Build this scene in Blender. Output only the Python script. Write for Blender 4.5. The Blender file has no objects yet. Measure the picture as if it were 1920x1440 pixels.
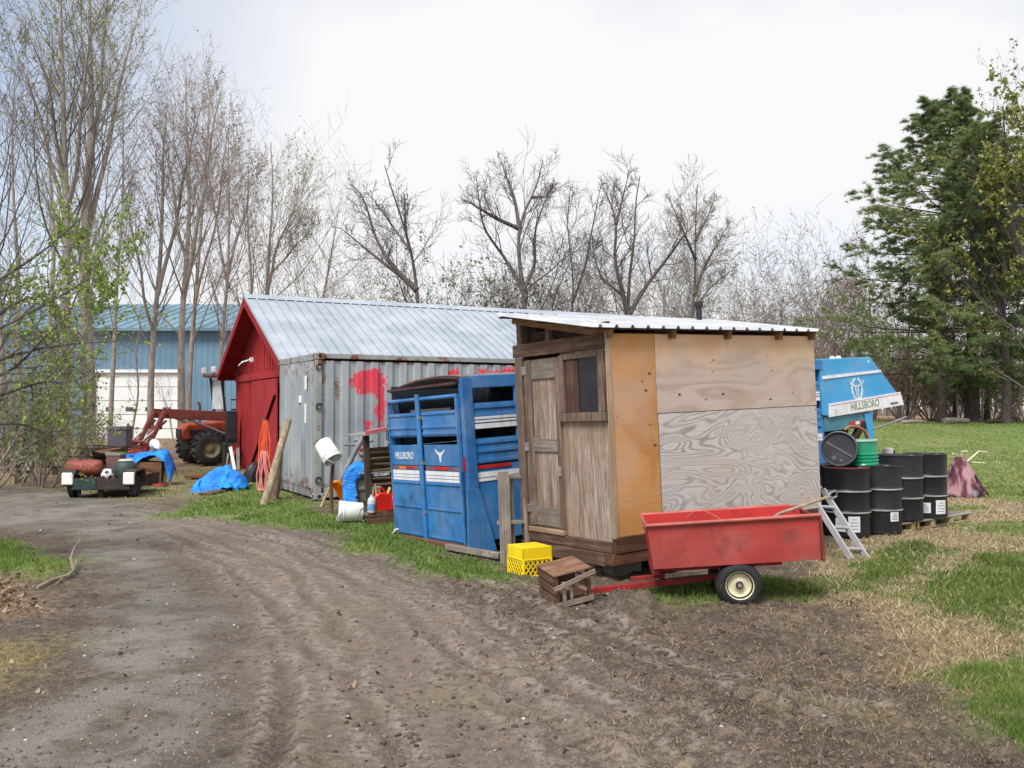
import bpy, math, random
import numpy as np
from mathutils import Matrix, Vector, Euler
S = bpy.context.scene
COL = S.collection
R = math.radians
random.seed(7)
# ------------------------------------------------------------------ camera model (used for measuring real positions)
FPX, PITCH, EYE = 1700.0, R(1.516), 1.65
def ray(px, py):
    u, v = (px - 960) / FPX, (720 - py) / FPX
    return u, math.cos(PITCH) - v * math.sin(PITCH), math.sin(PITCH) + v * math.cos(PITCH)
def P(px, py, Y):
    a, b, c = ray(px, py)
    return Vector((a / b * Y, Y, EYE + c / b * Y))
def G(px, py, z=0.0):
    a, b, c = ray(px, py)
    t = (z - EYE) / c
    return Vector((a * t, b * t, z))
# ------------------------------------------------------------------ numpy noise
def _h(ix, iy, s):
    n = (ix.astype(np.int64) * 374761393 + iy.astype(np.int64) * 668265263 + s * 974711) & 0x7fffffff
    n = ((n ^ (n >> 13)) * 1274126177) & 0x7fffffff
    n = ((n ^ (n >> 16)) * 2246822519) & 0x7fffffff
    return (n ^ (n >> 15)) % 65536 / 65535.0
def vn(x, y, s=0):
    xi, yi = np.floor(x), np.floor(y)
    fx, fy = x - xi, y - yi
    fx = fx * fx * (3 - 2 * fx); fy = fy * fy * (3 - 2 * fy)
    a = _h(xi, yi, s); b = _h(xi + 1, yi, s); c = _h(xi, yi + 1, s); d = _h(xi + 1, yi + 1, s)
    return (a * (1 - fx) + b * fx) * (1 - fy) + (c * (1 - fx) + d * fx) * fy
def fbm(x, y, s=0, o=4):
    t = 0; a = .5; n = 0
    for i in range(o):
        t = t + a * vn(x * 2 ** i + i * 17.3, y * 2 ** i - i * 9.1, s + i); n += a; a *= .5
    return t / n
def ss(a, b, x):
    t = np.clip((x - a) / (b - a), 0, 1)
    return t * t * (3 - 2 * t)
def seg_dist(x, y, pts):
    d = np.full(np.shape(x), 1e9)
    for (ax, ay), (bx, by) in zip(pts[:-1], pts[1:]):
        vx, vy = bx - ax, by - ay
        t = np.clip(((x - ax) * vx + (y - ay) * vy) / (vx * vx + vy * vy + 1e-12), 0, 1)
        d = np.minimum(d, np.hypot(x - ax - t * vx, y - ay - t * vy))
    return d
def poly_sd(x, y, poly):
    ins = np.zeros(np.shape(x), bool)
    n = len(poly)
    for i in range(n):
        (ax, ay), (bx, by) = poly[i], poly[(i + 1) % n]
        c = ((ay > y) != (by > y)) & (x < (bx - ax) * (y - ay) / (by - ay + 1e-12) + ax)
        ins ^= c
    d = seg_dist(x, y, list(poly) + [poly[0]])
    return np.where(ins, d, -d)
# ------------------------------------------------------------------ objects and meshes
def props(o, label=None, cat=None, group=None, kind=None):
    if label: o['label'] = label
    if cat: o['category'] = cat
    if group: o['group'] = group
    if kind: o['kind'] = kind
    return o
def frame(loc, rz=0, ry=0, rx=0):
    return Matrix.Translation(Vector(loc)) @ Matrix.Rotation(R(ry), 4, 'Y') @ Matrix.Rotation(R(rx), 4, 'X') @ Matrix.Rotation(R(rz), 4, 'Z')
def thing(name, label, cat, M=None, group=None):
    o = bpy.data.objects.new(name, None); COL.objects.link(o)
    o.empty_display_size = .2
    if M is not None:
        o.matrix_world = M if isinstance(M, Matrix) else Matrix.Translation(Vector(M))
    return props(o, label, cat, group)
def np_obj(name, V, F, mat, parent=None, smooth=False, attrs=None):
    V = np.asarray(V, np.float32); F = np.asarray(F, np.int32)
    me = bpy.data.meshes.new(name)
    me.vertices.add(len(V)); me.vertices.foreach_set('co', V.ravel())
    k = F.shape[1]
    me.loops.add(F.size); me.loops.foreach_set('vertex_index', F.ravel())
    me.polygons.add(len(F)); me.polygons.foreach_set('loop_start', np.arange(len(F), dtype=np.int32) * k)
    try: me.polygons.foreach_set('loop_total', np.full(len(F), k, np.int32))
    except Exception: pass
    me.update(calc_edges=True)
    if smooth: me.polygons.foreach_set('use_smooth', np.ones(len(F), bool))
    for n, (dom, typ, a) in (attrs or {}).items():
        at = me.attributes.new(n, typ, dom)
        at.data.foreach_set('value' if typ == 'FLOAT' else 'color', np.asarray(a, np.float32).ravel())
    me.materials.append(mat)
    o = bpy.data.objects.new(name, me); COL.objects.link(o)
    if parent: o.parent = parent
    return o
class MB:
    def __init__(s): s.v = []; s.f = []; s.M = Matrix.Identity(4)
    def add(s, vs, fs):
        n = len(s.v)
        s.v += [tuple(s.M @ Vector(v)) for v in vs]
        s.f += [tuple(i + n for i in f) for f in fs]
        return s
    def box(s, x0, x1, y0, y1, z0, z1, m=None):
        vs = [(x, y, z) for z in (z0, z1) for y in (y0, y1) for x in (x0, x1)]
        if m is not None: vs = [m @ Vector(v) for v in vs]
        return s.add(vs, [(0, 2, 3, 1), (4, 5, 7, 6), (0, 1, 5, 4), (2, 6, 7, 3), (0, 4, 6, 2), (1, 3, 7, 5)])
    def bar(s, a, b, w, t, up=(0, 0, 1)):
        a, b = Vector(a), Vector(b); d = (b - a).normalized(); u = Vector(up)
        x = d.cross(u)
        if x.length < 1e-3: x = d.cross(Vector((1, 0, 0)))
        x.normalize(); y = x.cross(d)
        vs = [p + x * (w / 2 * i) + y * (t / 2 * j) for p in (a, b) for j in (-1, 1) for i in (-1, 1)]
        return s.add(vs, [(0, 2, 3, 1), (4, 5, 7, 6), (0, 1, 5, 4), (2, 6, 7, 3), (0, 4, 6, 2), (1, 3, 7, 5)])
    def tube(s, pts, rad, n=8, caps=True):
        pts = [Vector(p) for p in pts]
        if not hasattr(rad, '__len__'): rad = [rad] * len(pts)
        vs = []; fs = []
        ref = Vector((0.13, 0.27, 0.95)).normalized()
        d0 = (pts[-1] - pts[0]).normalized()
        if abs(d0.dot(ref)) > .9: ref = Vector((.93, .31, .1)).normalized()
        for i, p in enumerate(pts):
            d = (pts[min(i + 1, len(pts) - 1)] - pts[max(i - 1, 0)]).normalized()
            x = d.cross(ref).normalized(); y = x.cross(d)
            for k in range(n):
                a = 2 * math.pi * k / n
                vs.append(p + (x * math.cos(a) + y * math.sin(a)) * rad[i])
        for i in range(len(pts) - 1):
            for k in range(n):
                k2 = (k + 1) % n
                fs.append((i * n + k, i * n + k2, (i + 1) * n + k2, (i + 1) * n + k))
        if caps:
            fs.append(tuple(range(n - 1, -1, -1))); fs.append(tuple(range((len(pts) - 1) * n, len(pts) * n)))
        return s.add(vs, fs)
    def lathe(s, prof, n=24, M=None, close=False):
        vs = []; fs = []
        M = M or Matrix.Identity(4)
        for r, z in prof:
            for k in range(n):
                a = 2 * math.pi * k / n
                vs.append(M @ Vector((r * math.cos(a), r * math.sin(a), z)))
        m = len(prof)
        for i in range(m - 1 + (1 if close else 0)):
            j = (i + 1) % m
            for k in range(n):
                k2 = (k + 1) % n
                fs.append((i * n + k, i * n + k2, j * n + k2, j * n + k))
        return s.add(vs, fs)
    def prism(s, poly, h, M=None):
        """poly in local xy, extruded along z by h"""
        M = M or Matrix.Identity(4); n = len(poly)
        vs = [M @ Vector((x, y, 0)) for x, y in poly] + [M @ Vector((x, y, h)) for x, y in poly]
        fs = [tuple(range(n - 1, -1, -1)), tuple(range(n, 2 * n))] + [(i, (i + 1) % n, n + (i + 1) % n, n + i) for i in range(n)]
        return s.add(vs, fs)
    def grid(s, fn, nu, nv):
        vs = [fn(i / nu, j / nv) for j in range(nv + 1) for i in range(nu + 1)]
        fs = [(j * (nu + 1) + i, j * (nu + 1) + i + 1, (j + 1) * (nu + 1) + i + 1, (j + 1) * (nu + 1) + i) for j in range(nv) for i in range(nu)]
        return s.add(vs, fs)
    def build(s, name, mat, parent=None, bevel=0, smooth=False, solid=0):
        me = bpy.data.meshes.new(name); me.from_pydata(s.v, [], s.f); me.update()
        import bmesh
        bm = bmesh.new(); bm.from_mesh(me); bmesh.ops.recalc_face_normals(bm, faces=bm.faces); bm.to_mesh(me); bm.free()
        me.materials.append(mat)
        o = bpy.data.objects.new(name, me); COL.objects.link(o)
        if parent: o.parent = parent
        if smooth:
            me.polygons.foreach_set('use_smooth', np.ones(len(me.polygons), bool))
            if smooth != 'all':
                try: me.set_sharp_from_angle(angle=R(40))
                except Exception: pass
        if solid:
            m = o.modifiers.new('solid', 'SOLIDIFY'); m.thickness = solid; m.offset = 0
        if bevel:
            m = o.modifiers.new('bevel', 'BEVEL'); m.width = bevel; m.segments = 2; m.limit_method = 'ANGLE'; m.angle_limit = R(35)
        return o
def text_obj(name, s, size, mat, parent, M, ext=.002, sx=1):
    cu = bpy.data.curves.new(name, 'FONT'); cu.body = s; cu.size = size; cu.extrude = ext; cu.align_x = 'CENTER'; cu.align_y = 'CENTER'; cu.resolution_u = 3
    cu.offset = size * .012
    t = bpy.data.objects.new(name + '_src', cu); COL.objects.link(t)
    bpy.context.view_layer.update()
    me = bpy.data.meshes.new_from_object(t.evaluated_get(bpy.context.evaluated_depsgraph_get()))
    bpy.data.objects.remove(t); bpy.data.curves.remove(cu)
    me.name = name; me.materials.clear(); me.materials.append(mat)
    me.transform(M @ Matrix.Diagonal((sx, 1, 1, 1)))
    o = bpy.data.objects.new(name, me); COL.objects.link(o); o.parent = parent
    return o
def rotm(rx=0, ry=0, rz=0): return Euler((R(rx), R(ry), R(rz))).to_matrix().to_4x4()
def basis(o, x, y, z):
    m = Matrix.Identity(4)
    for i, a in enumerate((x, y, z)):
        for j in range(3): m[j][i] = a[j]
    for j in range(3): m[j][3] = o[j]
    return m
# ------------------------------------------------------------------ materials
def lin(c): c /= 255; return c / 12.92 if c <= .04045 else ((c + .055) / 1.055) ** 2.4
def C(r, g, b, k=.85): return (lin(r) * k, lin(g) * k, lin(b) * k, 1)
class NT:
    def __init__(s, name):
        s.m = bpy.data.materials.new(name); s.m.use_nodes = True
        s.t = s.m.node_tree; s.b = s.t.nodes['Principled BSDF']
    def n(s, typ, **kw):
        nd = s.t.nodes.new('ShaderNode' + typ)
        for k, v in kw.items():
            if k in nd.inputs: s.set(nd.inputs[k], v)
            else: setattr(nd, k, v)
        return nd
    def set(s, inp, v):
        if isinstance(v, bpy.types.NodeSocket): s.t.links.new(v, inp)
        elif isinstance(v, bpy.types.Node): s.t.links.new(v.outputs[0], inp)
        else: inp.default_value = v
    def co(s, scale=(1, 1, 1), loc=(0, 0, 0), rot=(0, 0, 0), src='Object'):
        tc = s.n('TexCoord'); mp = s.n('Mapping')
        s.t.links.new(tc.outputs[src], mp.inputs[0])
        mp.inputs['Scale'].default_value = scale; mp.inputs['Location'].default_value = loc; mp.inputs['Rotation'].default_value = rot
        return mp.outputs[0]
    def noise(s, vec, scale=5, detail=4, rough=.55, dist=0):
        nd = s.n('TexNoise'); s.set(nd.inputs['Vector'], vec)
        nd.inputs['Scale'].default_value = scale; nd.inputs['Detail'].default_value = detail
        nd.inputs['Roughness'].default_value = rough; nd.inputs['Distortion'].default_value = dist
        return nd.outputs[0]
    def ramp(s, f, a, b, lo=0., hi=1.):
        nd = s.n('MapRange'); nd.interpolation_type = 'SMOOTHSTEP'
        s.set(nd.inputs[0], f); nd.inputs[1].default_value = a; nd.inputs[2].default_value = b; nd.inputs[3].default_value = lo; nd.inputs[4].default_value = hi
        return nd.outputs[0]
    def math(s, op, a, b=0., c=0.):
        nd = s.n('Math', operation=op); s.set(nd.inputs[0], a); s.set(nd.inputs[1], b); s.set(nd.inputs[2], c); return nd.outputs[0]
    def mix(s, f, a, b, mode='MIX'):
        nd = s.n('Mix', data_type='RGBA', blend_type=mode)
        s.set(nd.inputs[0], f); s.set(nd.inputs[6], a); s.set(nd.inputs[7], b); return nd.outputs[2]
    def attr(s, name):
        nd = s.n('Attribute', attribute_name=name); return nd
    def bump(s, h, strength=.3, dist=.02):
        nd = s.n('Bump'); nd.inputs['Strength'].default_value = strength; nd.inputs['Distance'].default_value = dist
        s.set(nd.inputs['Height'], h); s.set(s.b.inputs['Normal'], nd.outputs[0])
    def out(s, col, rough=.6, metal=0., spec=.4):
        s.set(s.b.inputs['Base Color'], col); s.set(s.b.inputs['Roughness'], rough); s.set(s.b.inputs['Metallic'], metal)
        s.b.inputs['Specular IOR Level'].default_value = spec
        return s.m
def mul(c, k): return (c[0] * k, c[1] * k, c[2] * k, 1)
def surf(name, col, rough=.6, metal=0., var=.2, vs=4, rust=0., rcol=None, rs=5, dirt=0., dcol=None, bump=.0, bs=40, spec=.4, rseed=0, streak=0., scol=None, fade=0., dent=0., chip=0.):
    """painted or plain surface with tone drift, rust patches and blotchy dirt"""
    t = NT(name); v = t.co(loc=(rseed, rseed * .7, 0))
    n1 = t.noise(v, vs, 5)
    c = t.mix(t.ramp(n1, .3, .7), mul(col, 1 - var), mul(col, 1 + var * .8))
    rg = rough
    if dirt:
        nd = t.noise(v, vs * .7 + 1, 6, .7)
        c = t.mix(t.ramp(nd, .62 - dirt * .3, .75), c, dcol or C(105, 92, 78))
    if rust:
        nr = t.noise(v, rs, 7, .65)
        m = t.ramp(nr, .72 - rust * .3, .76 - rust * .28)
        rc = rcol or C(110, 62, 40)
        c = t.mix(m, c, t.mix(t.noise(v, 25, 4), mul(rc, .6), mul(rc, 1.4)))
        rg = t.math('MULTIPLY_ADD', m, .9 - rough, rough)
    if fade:
        nf = t.noise(t.co(loc=(5, 2, 8)), 1.6, 6, .65); c = t.mix(t.ramp(nf, .42, .66, 0, fade), c, t.mix(.55, col, C(190, 196, 200)))
    if streak:
        sn = t.noise(t.co(scale=(1, 1, .07)), 16, 5, .65); gate = t.ramp(t.noise(t.co(loc=(1, 6, 3)), 1.7, 4), .42, .6)
        c = t.mix(t.math('MULTIPLY', t.ramp(sn, .52, .72, 0, streak), gate), c, scol or C(112, 82, 64))
    if chip:
        cn = t.noise(v, 34, 6, .75); cm = t.math('MULTIPLY', t.ramp(cn, .64, .68), t.ramp(t.noise(v, 2.3, 4, .7), .46, .6))
        c = t.mix(t.math('MULTIPLY', cm, chip), c, C(98, 60, 46))
    if bump or dent:
        h = t.math('ADD', t.math('MULTIPLY', t.noise(v, bs, 5), bump * .1), t.math('MULTIPLY', t.noise(v, 3.2, 2), dent))
        t.bump(h, 1. if dent else .9, .05)
    return t.out(c, rg, metal, spec)
def wood(name, c1, c2, axis=2, sc=30, stretch=.04, var=.35, blot=1.5, rough=.85, c3=None):
    """weathered boards: fine grain stretched along an axis, with blotches"""
    t = NT(name); s = [1, 1, 1]; s[axis] = stretch
    v = t.co(scale=tuple(s)); v0 = t.co()
    g = t.noise(v, sc, 8, .65, .6)
    c = t.mix(t.ramp(g, .32, .68), mul(c1, 1 - var), c2)
    b = t.noise(v0, blot * 2, 6, .65)
    c = t.mix(t.ramp(b, .42, .62, 0, .75), c, c3 or mul(c1, .8))
    g2 = t.noise(v, sc * 3, 3)
    c = t.mix(t.ramp(g2, .55, .75, 0, .5), c, mul(c1, .45))
    t.bump(g, .35, .01)
    return t.out(c, rough, 0, .2)
# ================================================================== GROUND
def GP(*pts): return [tuple(G(*p)[:2]) for p in pts]
GRASS = [GP((300, 975), (380, 930), (480, 905), (560, 935), (640, 965), (760, 985), (850, 1030), (950, 1050), (1015, 1085), (965, 1112), (880, 1092), (740, 1060), (640, 1012), (520, 990), (400, 975)),
         GP((1110, 1100), (1450, 1070), (1560, 1100), (1540, 1128), (1400, 1142), (1250, 1142), (1160, 1125)),
         GP((1690, 880), (1800, 870), (2300, 850), (2300, 960), (1960, 950), (1830, 930), (1760, 925)),
         GP((1580, 1080), (1700, 1015), (1770, 1030), (1700, 1085), (1600, 1100)),
         GP((1690, 1110), (1800, 1045), (2200, 1030), (2200, 1120), (1900, 1175), (1760, 1160)),
         GP((1760, 1250), (1880, 1225), (2200, 1220), (2200, 1290), (1880, 1290), (1780, 1280)),
         GP((1830, 1335), (2000, 1310), (2200, 1330), (2200, 1440), (1880, 1430)),
         GP((-400, 1000), (0, 1012), (60, 1022), (105, 1060), (95, 1092), (0, 1088), (-400, 1090))]
LAWN = [(6.2, 20), (8.5, 18.2), (10, 17.0), (14, 16), (60, 15), (60, 47), (14, 47), (6, 34), (4.8, 24)]
DRY = GP((1480, 1085), (1600, 1000), (1830, 925), (2400, 940), (2600, 1290), (1900, 1290), (1700, 1275), (1580, 1210), (1540, 1150))
GRAVEL = GP((-600, 905), (0, 908), (200, 930), (300, 960), (300, 1000), (330, 1080), (420, 1180), (480, 1290), (440, 1440), (420, 1600), (-300, 1600), (0, 1340), (130, 1250), (225, 1130), (165, 1040), (70, 1003), (0, 990), (-600, 985))
MOSS = GP((-200, 1190), (60, 1195), (95, 1230), (60, 1310), (-200, 1340))
LITTER = GP((-300, 1075), (30, 1078), (70, 1100), (60, 1150), (-300, 1180))
RUTS_ = [GP((1290, 1440), (1090, 1290), (960, 1200), (800, 1095), (620, 1015), (430, 975), (250, 950)),
        GP((1130, 1440), (900, 1240), (740, 1120), (560, 1025), (400, 985), (230, 957)),
        GP((760, 1440), (690, 1250), (590, 1120), (480, 1040), (350, 990)),
        GP((560, 1440), (540, 1250), (500, 1130), (420, 1050), (320, 1000)),
        GP((1440, 1400), (1240, 1330), (1050, 1230), (900, 1150)),
        GP((1560, 1330), (1300, 1270), (1120, 1190), (960, 1120), (760, 1040))]
RUTS = list(RUTS_)
for _a, _f in ((0, .10), (1, -.12), (1, .36), (2, -.3), (5, .16)):
    RUTS.append([(x_ + _f * .8, y_ + _f * .9) for x_, y_ in RUTS_[_a]])
BERM = GP((900, 1118), (1000, 1128), (1180, 1150), (1330, 1158), (1440, 1160))
def terrain(x, y):
    x = np.asarray(x, float); y = np.asarray(y, float)
    return 0.95 * ss(17, 46, y) * ss(1, 11, x) + .25 * ss(24, 60, y) * ss(-8, -14, x) + .05 * (fbm(x * .18, y * .18, 3, 3) - .5) * ss(7, 14, y)
def masks(x, y):
    w = (fbm(x * 1.1, y * 1.1, 11, 4) - .5) * 1.5 + (fbm(x * 4.5, y * 4.5, 12, 3) - .5) * .7
    near = 1.0 / (1 + np.maximum(y - 6, 0) * .05)
    g = np.zeros(np.shape(x))
    for p in GRASS: g = np.maximum(g, ss(-.28, .3, poly_sd(x, y, p) + w * .7 - .06))
    lawn = ss(-.8, 1.4, poly_sd(x, y, LAWN) + w * 1.6)
    patch = fbm(x * .35, y * .35, 31, 3)
    lawn = lawn * (1 - .75 * ss(.56, .68, patch) * ss(40, 16, y))
    g = np.maximum(g, lawn)
    d = ss(-.35, .5, poly_sd(x, y, DRY) + w * .8)
    far = ss(11.5, 14, y) * ss(4, 6, x)
    d = np.maximum(d, far)
    spr = fbm(x * .8, y * .8, 41, 4)
    g = np.maximum(g, d * .8 * ss(.57, .70, spr))
    v = ss(-.3, .4, poly_sd(x, y, GRAVEL) + w * .6)
    m = ss(-.3, .3, poly_sd(x, y, MOSS) + w * .5)
    l = ss(-.3, .4, poly_sd(x, y, LITTER) + w * .4)
    wood_floor = ss(-7.5, -10.5, x + w) * ss(19, 23, y + w * 1.5)
    l = np.maximum(l, wood_floor)
    back = ss(20, 24, y) * (1 - ss(-2, 6, x)) * (1 - wood_floor)
    back = np.maximum(back, ss(15, 17.5, y + w) * ss(-2, -4, x) * (1 - wood_floor) * (1 - v))
    g = np.maximum(g, back * .55 * ss(.4, .6, spr)); d = np.maximum(d, back * .6)
    # far ground beyond the lawn: leaf-strewn wood edge
    l = np.maximum(l, ss(44, 50, y + w * 2) * ss(0, 5, x))
    g = g * (1 - l * .9)
    return g, d, v, m, l
def build_ground():
    nu, nv = 560, 960
    d = 3.2 * np.exp(np.linspace(0, math.log(480 / 3.2), nv + 1)); Y1 = d - 3.0
    u = np.linspace(-1.35, 1.35, nu + 1)
    Y = np.repeat(Y1[:, None], nu + 1, 1); X = u[None, :] * (Y + 3.5)
    X = X.ravel(); Y = Y.ravel()
    g, dr, v, mo, li = masks(X, Y)
    Z = terrain(X, Y)
    nr = ss(26, 9, Y)
    mud = np.clip(1 - np.maximum.reduce([g, v * .75, dr * .6]), 0, 1)
    cmp0 = ss(1.3, .35, seg_dist(X + (fbm(X * .7, Y * .7, 301, 3) - .5) * 1.2, Y, GP((900, 1500), (780, 1290), (620, 1120), (470, 1020), (330, 975))))
    cl = fbm(X * 3.3, Y * 3.3, 51, 5); cl2 = fbm(X * 11, Y * 11, 61, 3)
    rough = mud * (.35 + .65 * ss(-.6, 1.6, X)) * ss(14, 8, Y)
    Z = Z + nr * (.075 * rough * (cl - .5) + .05 * rough * (cl2 - .5) * ss(.35, .7, cl) + .016 * (fbm(X * 6, Y * 6, 71, 4) - .5) + .034 * mud * (1 - .7 * cmp0) * (fbm(X * 19, Y * 15, 72, 3) - .5) + .06 * mud * (1 - .8 * cmp0) * (.25 + .75 * ss(-1.2, 1.2, X)) * (np.abs(fbm(X * 6.5, Y * 6.5, 73, 4) - .5) * 2 - .2))
    cmp_ = ss(1.15, .35, seg_dist(X + (fbm(X * .7, Y * .7, 301, 3) - .5) * 1.2, Y, GP((900, 1500), (780, 1290), (620, 1120), (470, 1020), (330, 975)))) * (1 - g)
    rid = 0; grv = 0
    for i, r in enumerate(RUTS):
        wob = (fbm(X * .9, Y * .9, 80 + i, 3) - .5) * .45 + (fbm(X * 5, Y * 5, 280 + i, 3) - .5) * .035
        dd = seg_dist(X + wob, Y, r)
        amp = (.020 if i < 6 else .008) * ss(.3, .65, fbm(X * .7, Y * .7, 90 + i, 2)) + (.005 if i < 6 else .001)
        lug = 1 + .0 * np.sin((X * 1.2 + Y * 1.6) * 24 + i)
        Z = Z - amp * np.exp(-(dd / .06) ** 2) * lug + amp * .8 * np.exp(-((dd - .13) / .045) ** 2)
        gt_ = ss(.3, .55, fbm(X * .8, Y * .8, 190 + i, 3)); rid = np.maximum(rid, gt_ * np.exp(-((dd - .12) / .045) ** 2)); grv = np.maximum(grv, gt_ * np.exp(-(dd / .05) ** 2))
    bd = seg_dist(X, Y, BERM)
    Z = Z + np.exp(-(bd / .28) ** 2) * (.03 + .16 * ss(.42, .75, fbm(X * 2.2, Y * 2.2, 101, 4)))
    Z = Z + g * .02 * nr
    ii = (np.arange(nv)[:, None] * (nu + 1) + np.arange(nu)[None, :]).ravel()
    F = np.stack([ii, ii + 1, ii + nu + 2, ii + nu + 1], 1)
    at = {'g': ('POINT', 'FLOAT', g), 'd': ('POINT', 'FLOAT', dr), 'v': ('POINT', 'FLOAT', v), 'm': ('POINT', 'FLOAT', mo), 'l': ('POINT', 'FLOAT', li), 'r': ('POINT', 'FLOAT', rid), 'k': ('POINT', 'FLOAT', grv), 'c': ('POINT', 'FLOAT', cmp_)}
    # material
    t = NT('ground_soil'); p = t.co()
    A = {k: t.attr(k).outputs['Fac'] for k in at}
    n1 = t.noise(p, 2.2, 8, .62); n2 = t.noise(p, 14, 8, .7); n3 = t.noise(p, 70, 6, .7); n4 = t.noise(p, .6, 4)
    mudc = t.mix(t.ramp(n1, .35, .68), C(96, 80, 67), C(136, 118, 104))
    mudc = t.mix(t.ramp(n2, .40, .66), mul(C(76, 65, 59), 1), mudc)
    n5 = t.noise(p, 190, 4, .7)
    mudc = t.mix(t.ramp(n3, .5, .7, 0, .65), mudc, C(166, 154, 143))
    mudc = t.mix(t.ramp(n5, .55, .7, 0, .5), mudc, C(172, 162, 150))
    big = t.noise(p, 3.8, 9, .72, .8)
    mudc = t.mix(t.ramp(big, .47, .34, 0, .8), mudc, C(58, 49, 44)); mudc = t.mix(t.ramp(big, .56, .7, 0, .6), mudc, C(150, 138, 128))
    mudc = t.mix(t.ramp(n3, .46, .33, 0, .7), mudc, C(58, 48, 42))
    mudc = t.mix(t.ramp(n5, .44, .32, 0, .5), mudc, C(60, 50, 44))
    mudc = t.mix(t.math('MULTIPLY', A['c'], t.ramp(n2, .3, .62, .35, .8)), mudc, C(138, 124, 115))
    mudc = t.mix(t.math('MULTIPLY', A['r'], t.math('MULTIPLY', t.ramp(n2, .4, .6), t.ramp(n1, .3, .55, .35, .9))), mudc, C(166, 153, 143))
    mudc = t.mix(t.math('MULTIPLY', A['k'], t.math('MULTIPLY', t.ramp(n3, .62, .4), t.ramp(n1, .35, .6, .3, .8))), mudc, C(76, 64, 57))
    yel = t.math('MULTIPLY', t.ramp(t.noise(p, 1.3, 5, .6), .52, .68, 0, .35), t.ramp(n2, .42, .6))
    olv = t.math('MULTIPLY', t.ramp(t.noise(t.co(loc=(4, 9, 0)), .9, 6, .65), .52, .66, 0, .34), t.ramp(n2, .36, .56))
    mudc = t.mix(olv, mudc, C(122, 116, 78))
    mudc = t.mix(yel, mudc, C(156, 142, 100))
    grav = t.mix(t.ramp(n2, .35, .65), C(132, 127, 117), C(180, 173, 163))
    vor = t.n('TexVoronoi'); t.set(vor.inputs['Vector'], p); vor.inputs['Scale'].default_value = 46
    grav = t.mix(t.ramp(vor.outputs['Distance'], .05, .5, 0, .4), mul(C(128, 124, 116), 1), C(78, 76, 72))
    grav = t.mix(t.ramp(n4, .38, .62, 0, .55), grav, C(156, 149, 142))
    grav = t.mix(t.ramp(n5, .45, .33, 0, .7), grav, C(80, 76, 70)); grav = t.mix(t.ramp(n3, .54, .68, 0, .6), grav, C(196, 192, 184))
    grav = t.mix(t.ramp(big, .45, .34, 0, .6), grav, C(96, 86, 76))
    c = t.mix(t.math('MULTIPLY', A['v'], t.ramp(n1, .36, .56, .25, .92)), mudc, grav)
    dry = t.mix(t.ramp(n2, .33, .62), C(120, 105, 80), C(182, 165, 132))
    dry = t.mix(t.ramp(n3, .48, .34, 0, .7), dry, C(98, 82, 62))
    c = t.mix(t.math('MULTIPLY', A['d'], t.ramp(n1, .32, .52, .35, 1)), c, dry)
    leaf = t.mix(t.ramp(n2, .35, .65), C(110, 90, 70), C(168, 142, 114))
    c = t.mix(t.math('MULTIPLY', A['l'], .92), c, leaf)
    moss = t.mix(t.ramp(n2, .35, .65), C(112, 104, 66), C(158, 144, 96))
    c = t.mix(t.math('MULTIPLY', A['m'], t.ramp(n2, .3, .5, .2, .9)), c, moss)
    gr = t.mix(t.ramp(n2, .35, .65), C(78, 100, 48), C(126, 146, 80))
    gr = t.mix(t.ramp(n1, .45, .7, 0, .5), gr, C(160, 160, 104))
    c = t.mix(t.math('MULTIPLY', A['g'], t.ramp(n2, .25, .45, .6, 1)), c, gr)
    hb = t.math('ADD', t.math('MULTIPLY', n2, .6), t.math('MULTIPLY', n3, .5))
    t.bump(hb, .9, .03)
    wet = t.math('MULTIPLY', A['v'], t.ramp(n4, .5, .7, 0, .2))
    t.out(c, t.math('SUBTRACT', .92, wet), 0, .25)
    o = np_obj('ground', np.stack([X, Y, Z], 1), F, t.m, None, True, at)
    props(o, 'muddy yard ground with grass, gravel and tyre ruts', None, None, 'structure')
    return Z.reshape(nv + 1, nu + 1), Y1, u
GZ, GY1, GU = build_ground()
def gz(x, y):
    """height of the finished ground surface"""
    x = np.atleast_1d(np.asarray(x, float)); y = np.atleast_1d(np.asarray(y, float))
    fy = np.interp(y, GY1, np.arange(len(GY1))); u = x / (y + 3.5)
    fx = np.clip((u - GU[0]) / (GU[1] - GU[0]), 0, len(GU) - 1.001)
    i = np.clip(np.floor(fy).astype(int), 0, len(GY1) - 2); j = np.floor(fx).astype(int)
    a, b = fy - i, fx - j
    return (GZ[i, j] * (1 - a) * (1 - b) + GZ[i + 1, j] * a * (1 - b) + GZ[i, j + 1] * (1 - a) * b + GZ[i + 1, j + 1] * a * b)
def z1(x, y): return float(gz(x, y)[0])
rng = np.random.default_rng(5)
def blade_mat(name, cols, trans=.25):
    t = NT(name); a = t.attr('tint').outputs['Fac']
    cr = t.n('ValToRGB'); t.set(cr.inputs[0], a)
    e = cr.color_ramp.elements
    e[0].color = cols[0]; e[1].color = cols[-1]
    for i, cc in enumerate(cols[1:-1]): e.new((i + 1) / (len(cols) - 1)).color = cc
    t.out(cr.outputs[0], .7, 0, .25)
    if trans:
        tr = t.n('BsdfTranslucent'); t.set(tr.inputs[0], cr.outputs[0])
        mx = t.n('MixShader'); mx.inputs[0].default_value = trans
        t.t.links.new(t.b.outputs[0], mx.inputs[1]); t.t.links.new(tr.outputs[0], mx.inputs[2])
        t.t.links.new(mx.outputs[0], t.t.nodes['Material Output'].inputs[0])
    return t.m
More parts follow.
